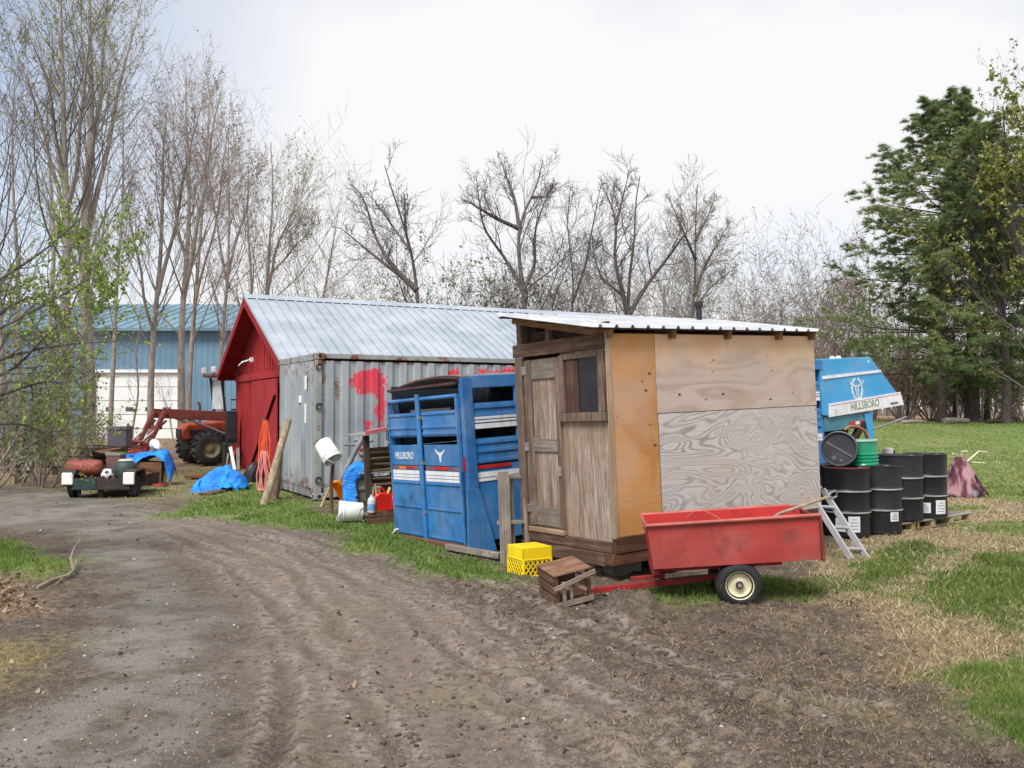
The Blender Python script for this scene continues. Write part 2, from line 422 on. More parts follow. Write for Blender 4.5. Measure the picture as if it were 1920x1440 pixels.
def sample(n, x0, x1, y0, y1, which, thr=.0, powr=1.0, pers=True):
    """random ground points weighted by a mask, denser towards the camera"""
    q = rng.random(n)
    y = (1 / (1 / y0 + q * (1 / y1 - 1 / y0))) if pers else y0 + q * (y1 - y0)
    x = x0 + rng.random(n) * (x1 - x0) if not pers else (x0 + rng.random(n) * (x1 - x0)) * y
    m = which(x, y)
    k = rng.random(n) < np.clip((m - thr) / (1 - thr), 0, 1) ** powr
    return x[k], y[k], m[k]
def blades(name, x, y, h, w, lean, tint, mat, z=None):
    n = len(x); z = gz(x, y) - .005 if z is None else z
    a = rng.random(n) * 6.283; la = rng.random(n) * 6.283
    dx, dy = np.cos(a) * w / 2, np.sin(a) * w / 2
    lx, ly = np.cos(la) * lean * h, np.sin(la) * lean * h
    b = np.stack([x, y, z], 1)
    hz = h * np.sqrt(np.clip(1 - lean ** 2 * .6, .05, 1))
    V = np.empty((n, 5, 3))
    V[:, 0] = b + np.stack([-dx, -dy, 0 * h], 1); V[:, 1] = b + np.stack([dx, dy, 0 * h], 1)
    mid = b + np.stack([lx * .3, ly * .3, hz * .55], 1)
    V[:, 2] = mid + np.stack([dx * .7, dy * .7, 0 * h], 1); V[:, 3] = mid - np.stack([dx * .7, dy * .7, 0 * h], 1)
    V[:, 4] = b + np.stack([lx, ly, hz], 1)
    i = np.arange(n)[:, None] * 5
    F = np.concatenate([i + np.array([[0, 1, 2]]), i + np.array([[0, 2, 3]]), i + np.array([[3, 2, 4]])], 0)
    return np_obj(name, V.reshape(-1, 3), F, mat, None, False, {'tint': ('POINT', 'FLOAT', np.repeat(tint, 5))})
def mk(i): return lambda x, y: masks(x, y)[i]
GM = blade_mat('grass_blade', [C(62, 82, 36), C(96, 120, 54), C(128, 152, 76), C(178, 174, 116)])
x, y, m = sample(520000, -.62, .68, 4.2, 44, mk(0), .2, 1.3)
n = len(x); hs = (.022 + .028 * rng.random(n)) * (.6 + .5 * m) * (1 + .8 * (vn(x * 2.5, y * 2.5, 5) > .66)) * (1 + np.clip(12 - y, 0, 4) * .08)
gt = np.clip(.15 + .45 * fbm(x * .9, y * .9, 7, 3) + .35 * rng.random(n) - .1 + .25 * ss(.45, .7, fbm(x * .5, y * .5, 8, 2)) + .2 * ss(14, 22, y) - .08, 0, 1)
props(blades('grass', x, y, hs, (.004 + .0011 * np.maximum(y - 4, 0)) * (.7 + .6 * rng.random(n)), .2 + .6 * rng.random(n), gt, GM),
      'short green spring grass growing in patches round the sheds and over the lawn', None, None, 'stuff')
SM = blade_mat('straw_blade', [C(92, 78, 56), C(146, 126, 94), C(186, 168, 130), C(222, 208, 172)], .1)
def drymask(x, y):
    g, d, v, mo, l = masks(x, y)
    mud = np.clip(1 - np.maximum.reduce([g, v, d]), 0, 1)
    return np.clip(d * 1.0 * (1 - .4 * g) + mud * (.10 + .16 * ss(-.5, 1.5, x) + .36 * ss(.42, .75, fbm(x * 1.7, y * 1.7, 21, 4))) * ss(-1.6, 1.2, x) * .8 + mo * .5, 0, 1)
x, y, m = sample(270000, -.62, .66, 4.0, 28, drymask)
n = len(x)
props(blades('straw', x, y, (.025 + .07 * rng.random(n) ** 2) * (.55 + .45 * masks(x, y)[1]), (.0026 + .0009 * np.maximum(y - 4, 0)) * (.6 + .7 * rng.random(n)), .8 + .42 * rng.random(n), rng.random(n) ** 1.3 * (.75 + .25 * masks(x, y)[1]), SM, gz(x, y) + .006),
      'dry straw and dead grass stems strewn over the mud and thatch', None, None, 'stuff')
# clods, pebbles, dead leaves
def lumps(name, x, y, s, mat, tint, flat=.6, sink=.3):
    import bmesh
    bm = bmesh.new(); bmesh.ops.create_icosphere(bm, subdivisions=1, radius=1)
    bv = np.array([v.co[:] for v in bm.verts]); bf = np.array([[v.index for v in f.verts] for f in bm.faces]); bm.free()
    n = len(x); k = len(bv)
    sc = s[:, None, None] * (.45 + 1.0 * rng.random((n, k, 1)))
    a = rng.random(n) * 6.283; ca, sa = np.cos(a)[:, None], np.sin(a)[:, None]
    V = bv[None] * sc * np.array([1, .8, flat])
    V = np.stack([V[..., 0] * ca - V[..., 1] * sa, V[..., 0] * sa + V[..., 1] * ca, V[..., 2]], -1)
    V += np.stack([x, y, gz(x, y) + s * flat * (1 - 2 * sink) * .5], 1)[:, None]
    F = (bf[None] + (np.arange(n) * k)[:, None, None]).reshape(-1, 3)
    return np_obj(name, V.reshape(-1, 3), F, mat, None, False, {'tint': ('POINT', 'FLOAT', np.repeat(tint, k))})
def clodmask(x, y):
    g, d, v, mo, l = masks(x, y)
    mud = np.clip(1 - np.maximum.reduce([g, v, d * .8]), 0, 1)
    bd = np.exp(-(seg_dist(x, y, BERM) / .4) ** 2)
    return np.clip(mud * (.08 + .77 * ss(.45, .75, fbm(x * 1.6, y * 1.6, 131, 4))) * (.1 + .9 * ss(-1.5, .8, x)) + bd * .8, 0, 1)
x, y, m = sample(22000, -.55, .6, 4.0, 14, clodmask)
n = len(x)
CM = blade_mat('clod_soil', [C(62, 52, 46), C(98, 84, 74), C(132, 117, 105)], 0)
props(lumps('clods', x, y, (.004 + .02 * rng.random(n) ** 4) * (.7 + .05 * y), CM, rng.random(n), .7), 'crumbled clods of brown soil lying on the churned mud', None, None, 'stuff')
x, y, m = sample(9000, -.62, .5, 3.9, 16, lambda x, y: np.clip(masks(x, y)[2] * .9 + .25 - masks(x, y)[0] - masks(x, y)[1] * .6, 0, 1))
n = len(x)
PM = blade_mat('pebble_stone', [C(84, 82, 80), C(120, 116, 110), C(146, 142, 136), C(206, 202, 196)], 0)
props(lumps('pebbles', x, y, (.004 + .011 * rng.random(n) ** 4) * (.8 + .05 * y), PM, rng.random(n) ** 3.2, .6), 'small grey and white pebbles scattered over the track', None, None, 'stuff')
LM = blade_mat('dead_leaf', [C(84, 68, 54), C(120, 98, 78), C(150, 126, 104), C(176, 156, 132)], .1)
def leafmask(x, y): return np.clip(masks(x, y)[4] * 1.1 - .1, 0, 1) + .004
x, y, m = sample(60000, -.75, .62, 5.0, 60, leafmask)
n = len(x)
sz = (.02 + .02 * rng.random(n)) * (1 + .03 * np.maximum(y - 6, 0))
props(blades('fallen_leaves', x, y, sz * 1.3, sz, .75 + .45 * rng.random(n), rng.random(n), LM, gz(x, y) + .008), 'brown dead leaves lying over the wood floor and left verge', None, None, 'stuff')
# ================================================================== TREES
trng = np.random.default_rng(21)
def tubes(Pn, Rn, k):
    """Pn (B,n,3) centre lines, Rn (B,n) radii -> quads"""
    B, n, _ = Pn.shape
    T = np.gradient(Pn, axis=1); T /= np.linalg.norm(T, axis=2, keepdims=True) + 1e-9
    ref = np.where(np.abs(T[:, :1, 2:3]) > .85, np.array([[[1., .2, 0]]]), np.array([[[.1, .2, 1.]]]))
    X = np.cross(T, np.broadcast_to(ref, T.shape)); X /= np.linalg.norm(X, axis=2, keepdims=True) + 1e-9
    Yv = np.cross(X, T)
    a = np.arange(k) * 2 * np.pi / k
    V = Pn[:, :, None] + (X[:, :, None] * np.cos(a)[:, None] + Yv[:, :, None] * np.sin(a)[:, None]) * Rn[:, :, None, None]
    b = (np.arange(B) * n * k)[:, None, None]; i = (np.arange(n - 1) * k)[None, :, None]; j = np.arange(k)[None, None]; j2 = (j + 1) % k
    F = np.stack([b + i + j, b + i + j2, b + i + k + j2, b + i + k + j], -1).reshape(-1, 4)
    return V.reshape(-1, 3), F
def join(parts):
    Vs, Fs, o = [], [], 0
    for V, F in parts:
        Vs.append(V); Fs.append(F + o); o += len(V)
    return np.concatenate(Vs), np.concatenate(Fs)
def spawn(Pn, Rn, m, t0, t1, ang, ln, n, rf=.55, up=.15, wob=.12, taper=.25, shape=None, rmin=.003):
    B, N, _ = Pn.shape
    t = t0 + (t1 - t0) * ((np.arange(m)[None] + trng.random((B, m))) / m)
    f = t * (N - 1); i = np.minimum(f.astype(int), N - 2); fr = (f - i)[..., None]; bi = np.arange(B)[:, None]
    p = Pn[bi, i] * (1 - fr) + Pn[bi, i + 1] * fr
    d = Pn[bi, i + 1] - Pn[bi, i]; d /= np.linalg.norm(d, axis=-1, keepdims=True) + 1e-9
    r = Rn[bi, i] * (1 - fr[..., 0]) + Rn[bi, i + 1] * fr[..., 0]
    q = trng.normal(size=p.shape); q -= d * (q * d).sum(-1, keepdims=True); q /= np.linalg.norm(q, axis=-1, keepdims=True) + 1e-9
    an = np.radians(ang) * (.75 + .5 * trng.random((B, m, 1)))
    D = d * np.cos(an) + q * np.sin(an)
    plen = np.linalg.norm(np.diff(Pn, axis=1), axis=-1).sum(1)[:, None]
    L = (plen * ln if ln < 5 else ln - 5) * (.6 + .7 * trng.random((B, m)))
    if shape is not None: L = L * shape(t)
    D = D.reshape(-1, 3); p = p.reshape(-1, 3); L = L.reshape(-1); r = r.reshape(-1)
    out = np.empty((len(p), n, 3)); out[:, 0] = p
    for s in range(1, n):
        D = D + trng.normal(size=D.shape) * wob + np.array([0, 0, up])
        D /= np.linalg.norm(D, axis=1, keepdims=True) + 1e-9
        out[:, s] = out[:, s - 1] + D * (L / (n - 1))[:, None]
    R0 = np.maximum(r * rf * (.7 + .5 * trng.random(len(r))), rmin)
    R0 = np.minimum(R0, L * .035 + rmin)
    return out, R0[:, None] * np.linspace(1, taper, n)[None]
def resample(pts, n):
    pts = np.asarray(pts, float)
    s = np.concatenate([[0], np.cumsum(np.linalg.norm(np.diff(pts, axis=0), axis=1))]); q = np.linspace(0, s[-1], n)
    out = np.stack([np.interp(q, s, pts[:, i]) for i in range(3)], 1)
    for _ in range(2): out[1:-1] = (out[:-2] + 2 * out[1:-1] + out[2:]) / 4
    return out
def leaf_quads(p, size, droop=.3):
    n = len(p); a = trng.normal(size=(n, 3)); a[:, 2] -= droop; a /= np.linalg.norm(a, axis=1, keepdims=True)
    b = np.cross(a, trng.normal(size=(n, 3))); b /= np.linalg.norm(b, axis=1, keepdims=True) + 1e-9
    s = (size * (.6 + .8 * trng.random(n)))[:, None]
    V = np.stack([p, p + a * s * .5 + b * s * .32, p + a * s, p + a * s * .5 - b * s * .32], 1).reshape(-1, 3)
    return V, np.arange(n * 4).reshape(-1, 4)
def pts_on(Pn, k):
    B, n, _ = Pn.shape; b = trng.integers(0, B, k); f = (.15 + .85 * trng.random(k)) * (n - 1); i = np.minimum(f.astype(int), n - 2); fr = (f - i)[:, None]
    return Pn[b, i] * (1 - fr) + Pn[b, i + 1] * fr
def bark(name, c, c2, sc=14):
    t = NT(name); v = t.co(scale=(1, 1, .25)); n = t.noise(v, sc, 7, .65, .4)
    col = t.mix(t.ramp(n, .3, .7), c, c2)
    b = t.noise(t.co(), 1.1, 3); col = t.mix(t.ramp(b, .5, .7, 0, .5), col, mul(c2, 1.15))
    t.bump(n, .5, .02); return t.out(col, .9, 0, .15)
BARK = bark('bark_grey', C(128, 117, 110), C(180, 168, 158)); BARKD = bark('bark_dark', C(78, 70, 70), C(118, 108, 106)); BARKP = bark('bark_pine', C(58, 52, 50), C(96, 86, 82))
BARKB = bark('bark_brown', C(100, 76, 68), C(146, 118, 106))
TWIG = surf('twig_bark', C(158, 152, 144), .9, var=.25, vs=1); TWIGR = surf('twig_red', C(152, 138, 130), .9, var=.25, vs=1); TWIGD = surf('twig_dark', C(106, 98, 98), .9, var=.25, vs=1)
def leafmat(name, cols): return blade_mat(name, cols, .35)
LEAFG = leafmat('leaf_green', [C(104, 132, 54), C(144, 170, 76), C(182, 198, 104)])
LEAFY = leafmat('leaf_olive', [C(104, 108, 56), C(140, 142, 76), C(176, 176, 104)])
BUDR = leafmat('bud_red', [C(146, 112, 104), C(172, 134, 120), C(184, 166, 136)])
BUDG = leafmat('bud_green', [C(124, 126, 70), C(162, 164, 92), C(184, 188, 116)])
LEAFB = leafmat('leaf_brown', [C(110, 92, 72), C(146, 120, 92), C(170, 150, 108)])
LEAFD = leafmat('leaf_deep', [C(72, 92, 48), C(108, 124, 66), C(142, 150, 88)])
def tree_obj(name, label, cat, base, trunks, tr, levels, bark_m, twig_m, leaf=None, group=None, k0=8):
    """trunks: list of polylines (world); tr: their base/tip radii; levels: spawn settings from coarse to fine"""
    base = np.array(base, float)
    t = thing(name, label, cat, Vector(base), group)
    TP = np.stack([resample(np.asarray(p, float) - base, 14) for p in trunks])
    TR = np.stack([np.linspace(a, b, 14) for a, b in tr])
    TR[:, 0] *= 1.25
    V, F = tubes(TP, TR, k0); np_obj('trunk', V, F, bark_m, t, True)
    Pn, Rn = TP, TR; acc = []; last = TP
    for li, kw in enumerate(levels):
        Pn, Rn = spawn(Pn, Rn, **kw); acc.append(tubes(Pn, Rn, 5 if li == 0 else 3)); last = Pn
    V, F = join(acc); cr = np_obj('crown', V, F, twig_m, t, True)
    if leaf:
        m, k, s, clump = leaf
        p = pts_on(last, k)
        if clump: 
            cn = fbm(p[:, 0] * .55 + 50, p[:, 2] * .55 + p[:, 1] * .4 + 20, 77, 2); p = p[cn > clump]
        V, F = leaf_quads(p, s); np_obj('leaves', V, F, m, cr, False, {'tint': ('POINT', 'FLOAT', np.repeat(trng.random(len(p)), 4))})
    return t
def up_levels(h, n1=16, n2=7, n3=5, ang=38, l1=.34, t0=.28, up=.13):
    return [dict(m=n1 + 2, t0=t0, t1=.97, ang=ang, ln=l1, n=8, rf=.34, up=up, wob=.09, shape=lambda t: 1.15 - .75 * t),
            dict(m=n2, t0=.2, t1=1, ang=36, ln=.46, n=6, rf=.5, up=up * .7, wob=.1),
            dict(m=n3, t0=.15, t1=1, ang=38, ln=.42, n=4, rf=.6, up=.06, wob=.12, taper=.5, rmin=.006)]
def pl(Y, pts, dy=None):
    """polyline through photo points at depth Y (each with its own depth offset)"""
    return [P(a, b, Y + (dy[i] if dy else 0)) for i, (a, b) in enumerate(pts)]
def jy(n, s): return [0] + list(np.cumsum(trng.normal(size=n - 1) * s))
G1 = 'bare spring trees at the left edge of the yard'
def tall(px0, py0, Y, px1, py1, r, label, lv, barkm=None, twig=None, leaf=None, name='bare_tree', forks=(), group=G1, bend=0.):
    b = P(px0, py0, Y); b.z = z1(b.x, b.y) - .05
    def run(a, c, n=6, bd=0.):
        a = Vector(a); c = Vector(c)
        return [a + (c - a) * (i / (n - 1)) + Vector((trng.normal() * .1 + bd * math.sin(math.pi * i / (n - 1)), trng.normal() * .12, 0)) * (0 if i == 0 else 1) for i in range(n)]
    tip = P(px1, py1, Y + trng.normal() * .6)
    main = run(b, tip, 7, bend); trunks = [main]; tr = [(r, r * .12)]
    for f, qx, qy, rr in forks:
        k = f * 6; i = int(k); s = main[i] + (main[min(i + 1, 6)] - main[i]) * (k - i)
        trunks.append(run(s, P(qx, qy, Y + trng.normal() * 1.2), 6)); tr.append((rr, rr * .15))
    return tree_obj(name, label, 'tree', b, trunks, tr, lv, barkm or BARK, twig or TWIG, leaf, group)
tall(160, 862, 27, 172, -60, .22, 'thickest grey trunk on the left, bare tree left of the white garage door', up_levels(18, 20, 6, 4), forks=[(.42, 265, -20, .1), (.5, 210, -40, .09), (.4, 60, 30, .07)], leaf=(BUDG, 3000, .06, 0))
tall(118, 868, 25, 128, -80, .17, 'tall bare tree with dark straight trunk, second from the thick trunk', up_levels(18, 17, 6, 4), twig=TWIGD, forks=[(.45, 20, 60, .07), (.5, 190, -30, .07)], leaf=(BUDG, 2600, .06, 0))
tall(92, 858, 29, 95, 90, .11, 'slim bare tree with many grey side twigs beside the dark trunk', up_levels(14, 18, 6, 4))
tall(52, 862, 26, 20, 150, .1, 'slim bare tree leaning left near the picture edge', up_levels(14, 18, 6, 5))
tall(22, 868, 24, -40, 60, .12, 'bare tree at the far left edge, half out of view', up_levels(14, 18, 6, 5), twig=TWIGD)
tall(205, 850, 33, 235, 180, .1, 'slim bare tree with upright limbs left of the garage door', up_levels(16, 16, 6, 4))
tall(283, 850, 31, 312, 190, .13, 'bare tree in front of the middle of the white garage door', up_levels(15, 18, 7, 5), twig=TWIGR, forks=[(.35, 225, 330, .06), (.45, 375, 200, .08)], leaf=(BUDR, 900, .07, 0))
tall(340, 850, 30, 352, 130, .14, 'bare tree at the right edge of the white garage door', up_levels(16, 18, 7, 5), twig=TWIGR, forks=[(.4, 415, 160, .08), (.5, 300, 240, .06)], leaf=(BUDR, 900, .07, 0))
tall(352, 845, 36, 395, 170, .12, 'slim bare tree just behind the tractor', up_levels(16, 16, 6, 4), twig=TWIGR, forks=[(.4, 440, 230, .06)])
tall(415, 845, 35, 432, 240, .11, 'bare reddish tree rising behind the left roof slope of the barn', up_levels(13, 18, 7, 5), twig=TWIGR, forks=[(.5, 385, 260, .06), (.55, 480, 300, .06)], leaf=(BUDR, 800, .08, 0))
tall(470, 845, 39, 470, 320, .12, 'bare reddish tree rising behind the barn gable peak', up_levels(12, 16, 6, 5), twig=TWIGR, leaf=(BUDR, 700, .08, 0))
tall(495, 840, 38, 512, 270, .13, 'bare tree with fine fanned twigs behind the left end of the barn ridge', up_levels(12, 20, 7, 5, ang=44, l1=.45), twig=TWIG, forks=[(.5, 560, 330, .07), (.55, 590, 420, .06)], leaf=(BUDG, 900, .09, 0))
tall(545, 840, 40, 640, 380, .1, 'small bare tree with fine twigs arching right over the barn ridge', up_levels(10, 18, 7, 5, ang=48, l1=.5, t0=.45), twig=TWIG)
tall(248, 858, 34, 262, 560, .05, 'young sapling with few twigs before the garage door', up_levels(6, 12, 5, 3))
tall(325, 858, 33, 300, 700, .035, 'thin bent sapling low in front of the garage door', up_levels(4, 10, 4, 3))
# green leafy tree reaching in from the left edge: trunk out of frame, boughs across the picture edge
def bough_tree():
    Y = 9.5; b = Vector((-7.4, 9.4, 0)); b.z = z1(b.x, b.y) - .05
    tr = [[b, b + Vector((.1, 0, 1.2)), b + Vector((.15, .1, 2.6)), b + Vector((.1, 0, 4.4))]]; rr = [(.12, .05)]
    for (z, pts) in ((1.0, [(-60, 690), (60, 655), (150, 640), (215, 640)]), (1.5, [(-90, 660), (30, 600), (110, 560), (170, 520)]), (1.9, [(-60, 560), (40, 500), (100, 460), (150, 410)]), (.8, [(-60, 760), (30, 730), (90, 712), (120, 720)]), (1.4, [(-60, 640), (20, 570), (60, 545), (130, 560)]), (.6, [(-60, 800), (20, 790), (70, 800), (95, 820)]), (1.2, [(-60, 720), (30, 700), (70, 640), (120, 600)])):
        tr.append([b + Vector((.1, 0, z))] + [P(x_, y_, Y + trng.normal() * .35) for x_, y_ in pts]); rr.append((.035, .007))
    return tree_obj('leafy_tree', 'young tree in fresh green leaf whose boughs reach in from the left edge', 'tree', b, tr, rr,
        [dict(m=16, t0=.3, t1=.99, ang=42, ln=5.65, n=6, rf=.5, up=.06, wob=.13), dict(m=7, t0=.15, t1=1, ang=42, ln=.5, n=4, rf=.6, up=.04, wob=.12, taper=.4)], BARKD, TWIGD, (LEAFG, 5600, .036, .42))
bough_tree()
tall(140, 872, 21, 175, 430, .07, 'small tree in fresh green leaf in front of the thick trunk', up_levels(9, 20, 7, 5, ang=55, l1=.42, t0=.3), twig=TWIG, leaf=(LEAFG, 7000, .085, .4), name='leafy_tree')
def bush(px, py, Y, w, h, label, leafm, nleaf, lsize, twig=None, stems=9, group=None, name='shrub', clump=.0, levels=None):
    b = P(px, py, Y); b.z = z1(b.x, b.y) - .04
    tr = []; rr = []
    for i in range(stems):
        a = trng.random() * 6.283; e = Vector((math.cos(a) * w * .5 * trng.random() ** .5, math.sin(a) * w * .4, h * (.6 + .4 * trng.random())))
        s = Vector((math.cos(a), math.sin(a), 0)) * w * .12 * trng.random()
        tr.append([b + s, b + s * 1.5 + e * .3, b + s + e * .65 + Vector((trng.normal() * .1, trng.normal() * .1, 0)), b + s + e]); rr.append((.018 + .006 * h, .005))
    return tree_obj(name, label, 'shrub', b, tr, rr, levels or [dict(m=9, t0=.25, t1=1, ang=38, ln=.42, n=5, rf=.5, up=.08, wob=.12), dict(m=6, t0=.15, t1=1, ang=40, ln=.5, n=4, rf=.6, up=.05, wob=.14, taper=.4)],
                    BARK, twig or TWIG, (leafm, nleaf, lsize, clump) if nleaf else None, group, 5)
G2 = 'brushy shrubs under the trees on the left'
bush(20, 880, 20, 2.8, 2.4, 'green leafy shrub at the left edge beside the track', LEAFD, 2600, .075, stems=9, group=G2)
bush(-40, 905, 17.5, 2.4, 2.0, 'low dark green shrub cut by the left picture edge', LEAFD, 2200, .07, stems=8, group=G2)
bush(75, 876, 19, 2.2, 1.9, 'brown and green brush between the left shrub and the trunks', LEAFY, 1400, .08, stems=10, group=G2)
bush(125, 872, 23, 2.6, 1.5, 'thin twiggy brush around the foot of the dark trunk', LEAFG, 900, .08, stems=18, group=G2)
bush(10, 870, 24, 4, 3.6, 'tall tangle of grey brush behind the left shrub', LEAFY, 1600, .1, stems=12, group=G2)
# ---- bare trees behind the barn, main limbs as in the photo
G3 = 'bare trees standing behind the barn and the shed'
def dens(tt):
    return [Vector(v) for v in resample(tt, 14)]
def limbs(label, Y, base, runs, lv=None, twig=None, leaf=None, bk=None, sj=.5):
    b = P(base[0], base[1], Y); b.z = z1(b.x, b.y) - .1
    tr = []; rr = []; runs = [(a * .78, c) for a, c in runs]
    foot = [b, b + (P(runs[0][1][0][0], runs[0][1][0][1], Y) - b) * .5]
    for i, (r0, pts) in enumerate(runs):
        y0 = Y
        if i:
            q0 = P(pts[0][0], pts[0][1], Y); best = min(((q - P(pts[0][0], pts[0][1], q.y)).length, q.y, k_) for k_, tt in enumerate(tr) for q in dens(tt)); y0 = best[1]
        l = [P(a, c, y0 + d) for (a, c), d in zip(pts, jy(len(pts), sj))]
        if i:
            q = min((q for tt in tr for q in dens(tt)), key=lambda q: (q - l[0]).length)
            if (q - l[0]).length < 1.2: l[0] = q
            else: l = [foot[0] + Vector((l[0].x - foot[0].x, 0, 0)) * .4, l[0]] + l[1:]
        tr.append((foot + l) if i == 0 else l); rr.append((r0, max(.012, r0 * .12)))
    lv = lv or [dict(m=10, t0=.2, t1=.98, ang=44, shape=lambda t: 1.25 - 1.0 * t, ln=.36, n=7, rf=.42, up=.08, wob=.14, rmin=.016), dict(m=6, t0=.2, t1=1, ang=42, ln=.48, n=5, rf=.55, up=.06, wob=.14, rmin=.012), dict(m=5, t0=.2, t1=1, ang=40, ln=.5, n=4, rf=.7, up=.04, wob=.14, taper=.6, rmin=.010)]
    return tree_obj('bare_tree', label, 'tree', b, tr, rr, lv, bk or BARKD, twig or TWIGD, leaf, G3)
Ym = 44
limbs('bare tree with long limbs leaning left over the barn ridge', Ym, (788, 800), [
    (.2, [(786, 570), (776, 500), (770, 450), (745, 390), (728, 340), (721, 310)]),
    (.17, [(776, 560), (735, 500), (700, 440), (690, 390), (672, 350), (655, 345)]),
    (.14, [(765, 545), (715, 490), (660, 445), (635, 425)]), (.1, [(772, 470), (740, 430), (712, 390), (690, 360)]), (.09, [(770, 445), (760, 400), (757, 370)])])
limbs('largest bare tree in the middle, forked crown above the barn ridge', Ym + 1, (985, 800), [
    (.25, [(988, 575), (972, 500), (970, 440), (975, 400), (1000, 370), (1020, 330), (1018, 300)]),
    (.16, [(970, 440), (930, 410), (890, 385), (872, 375)]), (.15, [(972, 420), (965, 370), (945, 320), (938, 295)]),
    (.13, [(990, 560), (945, 480), (905, 430), (900, 390), (893, 330)]), (.14, [(1000, 560), (1005, 500), (1000, 440), (1020, 380), (1035, 350)]), (.1, [(1000, 380), (1025, 370), (1040, 340)])], sj=.8)
limbs('slender bare tree right of the forked one, two thin stems', Ym + 3, (1075, 800), [
    (.13, [(1072, 580), (1078, 500), (1060, 440), (1062, 400), (1070, 350)]), (.1, [(1085, 580), (1098, 500), (1108, 440), (1120, 380), (1128, 340)]), (.08, [(1030, 570), (1050, 530), (1075, 490), (1085, 430)])])
limbs('crooked bare tree with bent twin stems above the shed roof', Ym - 2, (1160, 800), [
    (.19, [(1180, 590), (1175, 520), (1195, 450), (1190, 410), (1188, 360), (1200, 330)]), (.17, [(1140, 590), (1150, 480), (1158, 420), (1145, 380), (1130, 350)]),
    (.16, [(1185, 580), (1215, 530), (1255, 480), (1290, 430), (1310, 415)]), (.1, [(1165, 560), (1125, 520), (1112, 470), (1110, 440)]), (.1, [(1170, 420), (1168, 370), (1180, 320)])])
limbs('fan shaped bare tree above the right half of the shed roof', Ym + 2, (1297, 800), [
    (.18, [(1296, 595), (1305, 520), (1303, 450), (1305, 390), (1308, 345)]), (.12, [(1300, 560), (1325, 490), (1350, 450), (1365, 420)]), (.11, [(1303, 470), (1280, 430), (1262, 390), (1255, 370)]), (.1, [(1304, 440), (1330, 400), (1340, 370)]), (.08, [(1298, 580), (1330, 540), (1375, 505)])],
    [dict(m=12, t0=.2, t1=.98, ang=44, shape=lambda t: 1.25 - 1.0 * t, ln=.36, n=7, rf=.45, up=.08, wob=.1), dict(m=8, t0=.2, t1=1, ang=42, ln=.5, n=5, rf=.55, up=.05, wob=.12), dict(m=5, t0=.2, t1=1, ang=40, ln=.45, n=4, rf=.6, up=.04, wob=.14, taper=.6, rmin=.012)], twig=TWIG)
G4 = 'low bushy trees on the skyline behind the buildings'
def scrub(px, Y, w, h, label, leafm, nl, twig, ls=.16, st=9, cl=0):
    return bush(px, 790, Y, w, h, label, leafm, nl, ls, twig, st, G4, 'scrub_tree', cl,
        [dict(m=10, t0=.25, t1=1, ang=34, ln=.36, n=5, rf=.5, up=.09, wob=.1), dict(m=7, t0=.2, t1=1, ang=38, ln=.45, n=4, rf=.55, up=.06, wob=.12), dict(m=4, t0=.2, t1=1, ang=40, ln=.5, n=3, rf=.6, up=.04, wob=.14, taper=.6, rmin=.012)])
scrub(862, 48, 6, 8.6, 'scrubby tree with sparse yellow leaves left of the forked bare tree', LEAFY, 1100, TWIGD, .17)
scrub(925, 47, 4, 8.2, 'scrubby tree with fading olive leaves behind the forked bare tree', LEAFY, 700, TWIGD, .15)
scrub(1475, 58, 8, 9.6, 'reddish twiggy tree above the right end of the shed roof', BUDR, 1500, TWIGR, .12, 12)
scrub(1540, 56, 6, 8.6, 'pinkish grey twiggy tree just left of the tall pine', BUDR, 900, TWIGR, .12, 12)
scrub(1400, 60, 6, 7.4, 'pale twiggy tree between the fan shaped and the reddish tree', BUDG, 600, TWIG, .16)
scrub(700, 52, 8, 7.2, 'fine twigged tree low over the barn ridge left of the leaning tree', BUDG, 300, TWIG, .14)
scrub(610, 50, 7, 8.4, 'fine twigged grey tree over the barn roof near the gable', BUDG, 300, TWIG, .14)
for qx_, qY_, qh_, ql_ in ((765, 50, 8.6, 'grey twiggy tree low behind the leaning tree'), (1030, 51, 9.2, 'grey twiggy tree between the forked tree and the slender one'), (1115, 50, 8.6, 'grey twiggy tree between the slender tree and the crooked one'), (1235, 51, 9.0, 'grey twiggy tree between the crooked tree and the fan shaped tree'), (1345, 52, 8.4, 'grey twiggy tree low right of the fan shaped tree')):
    scrub(qx_, qY_, 6.5, qh_, ql_, BUDG, 260, TWIG, .1, 7)
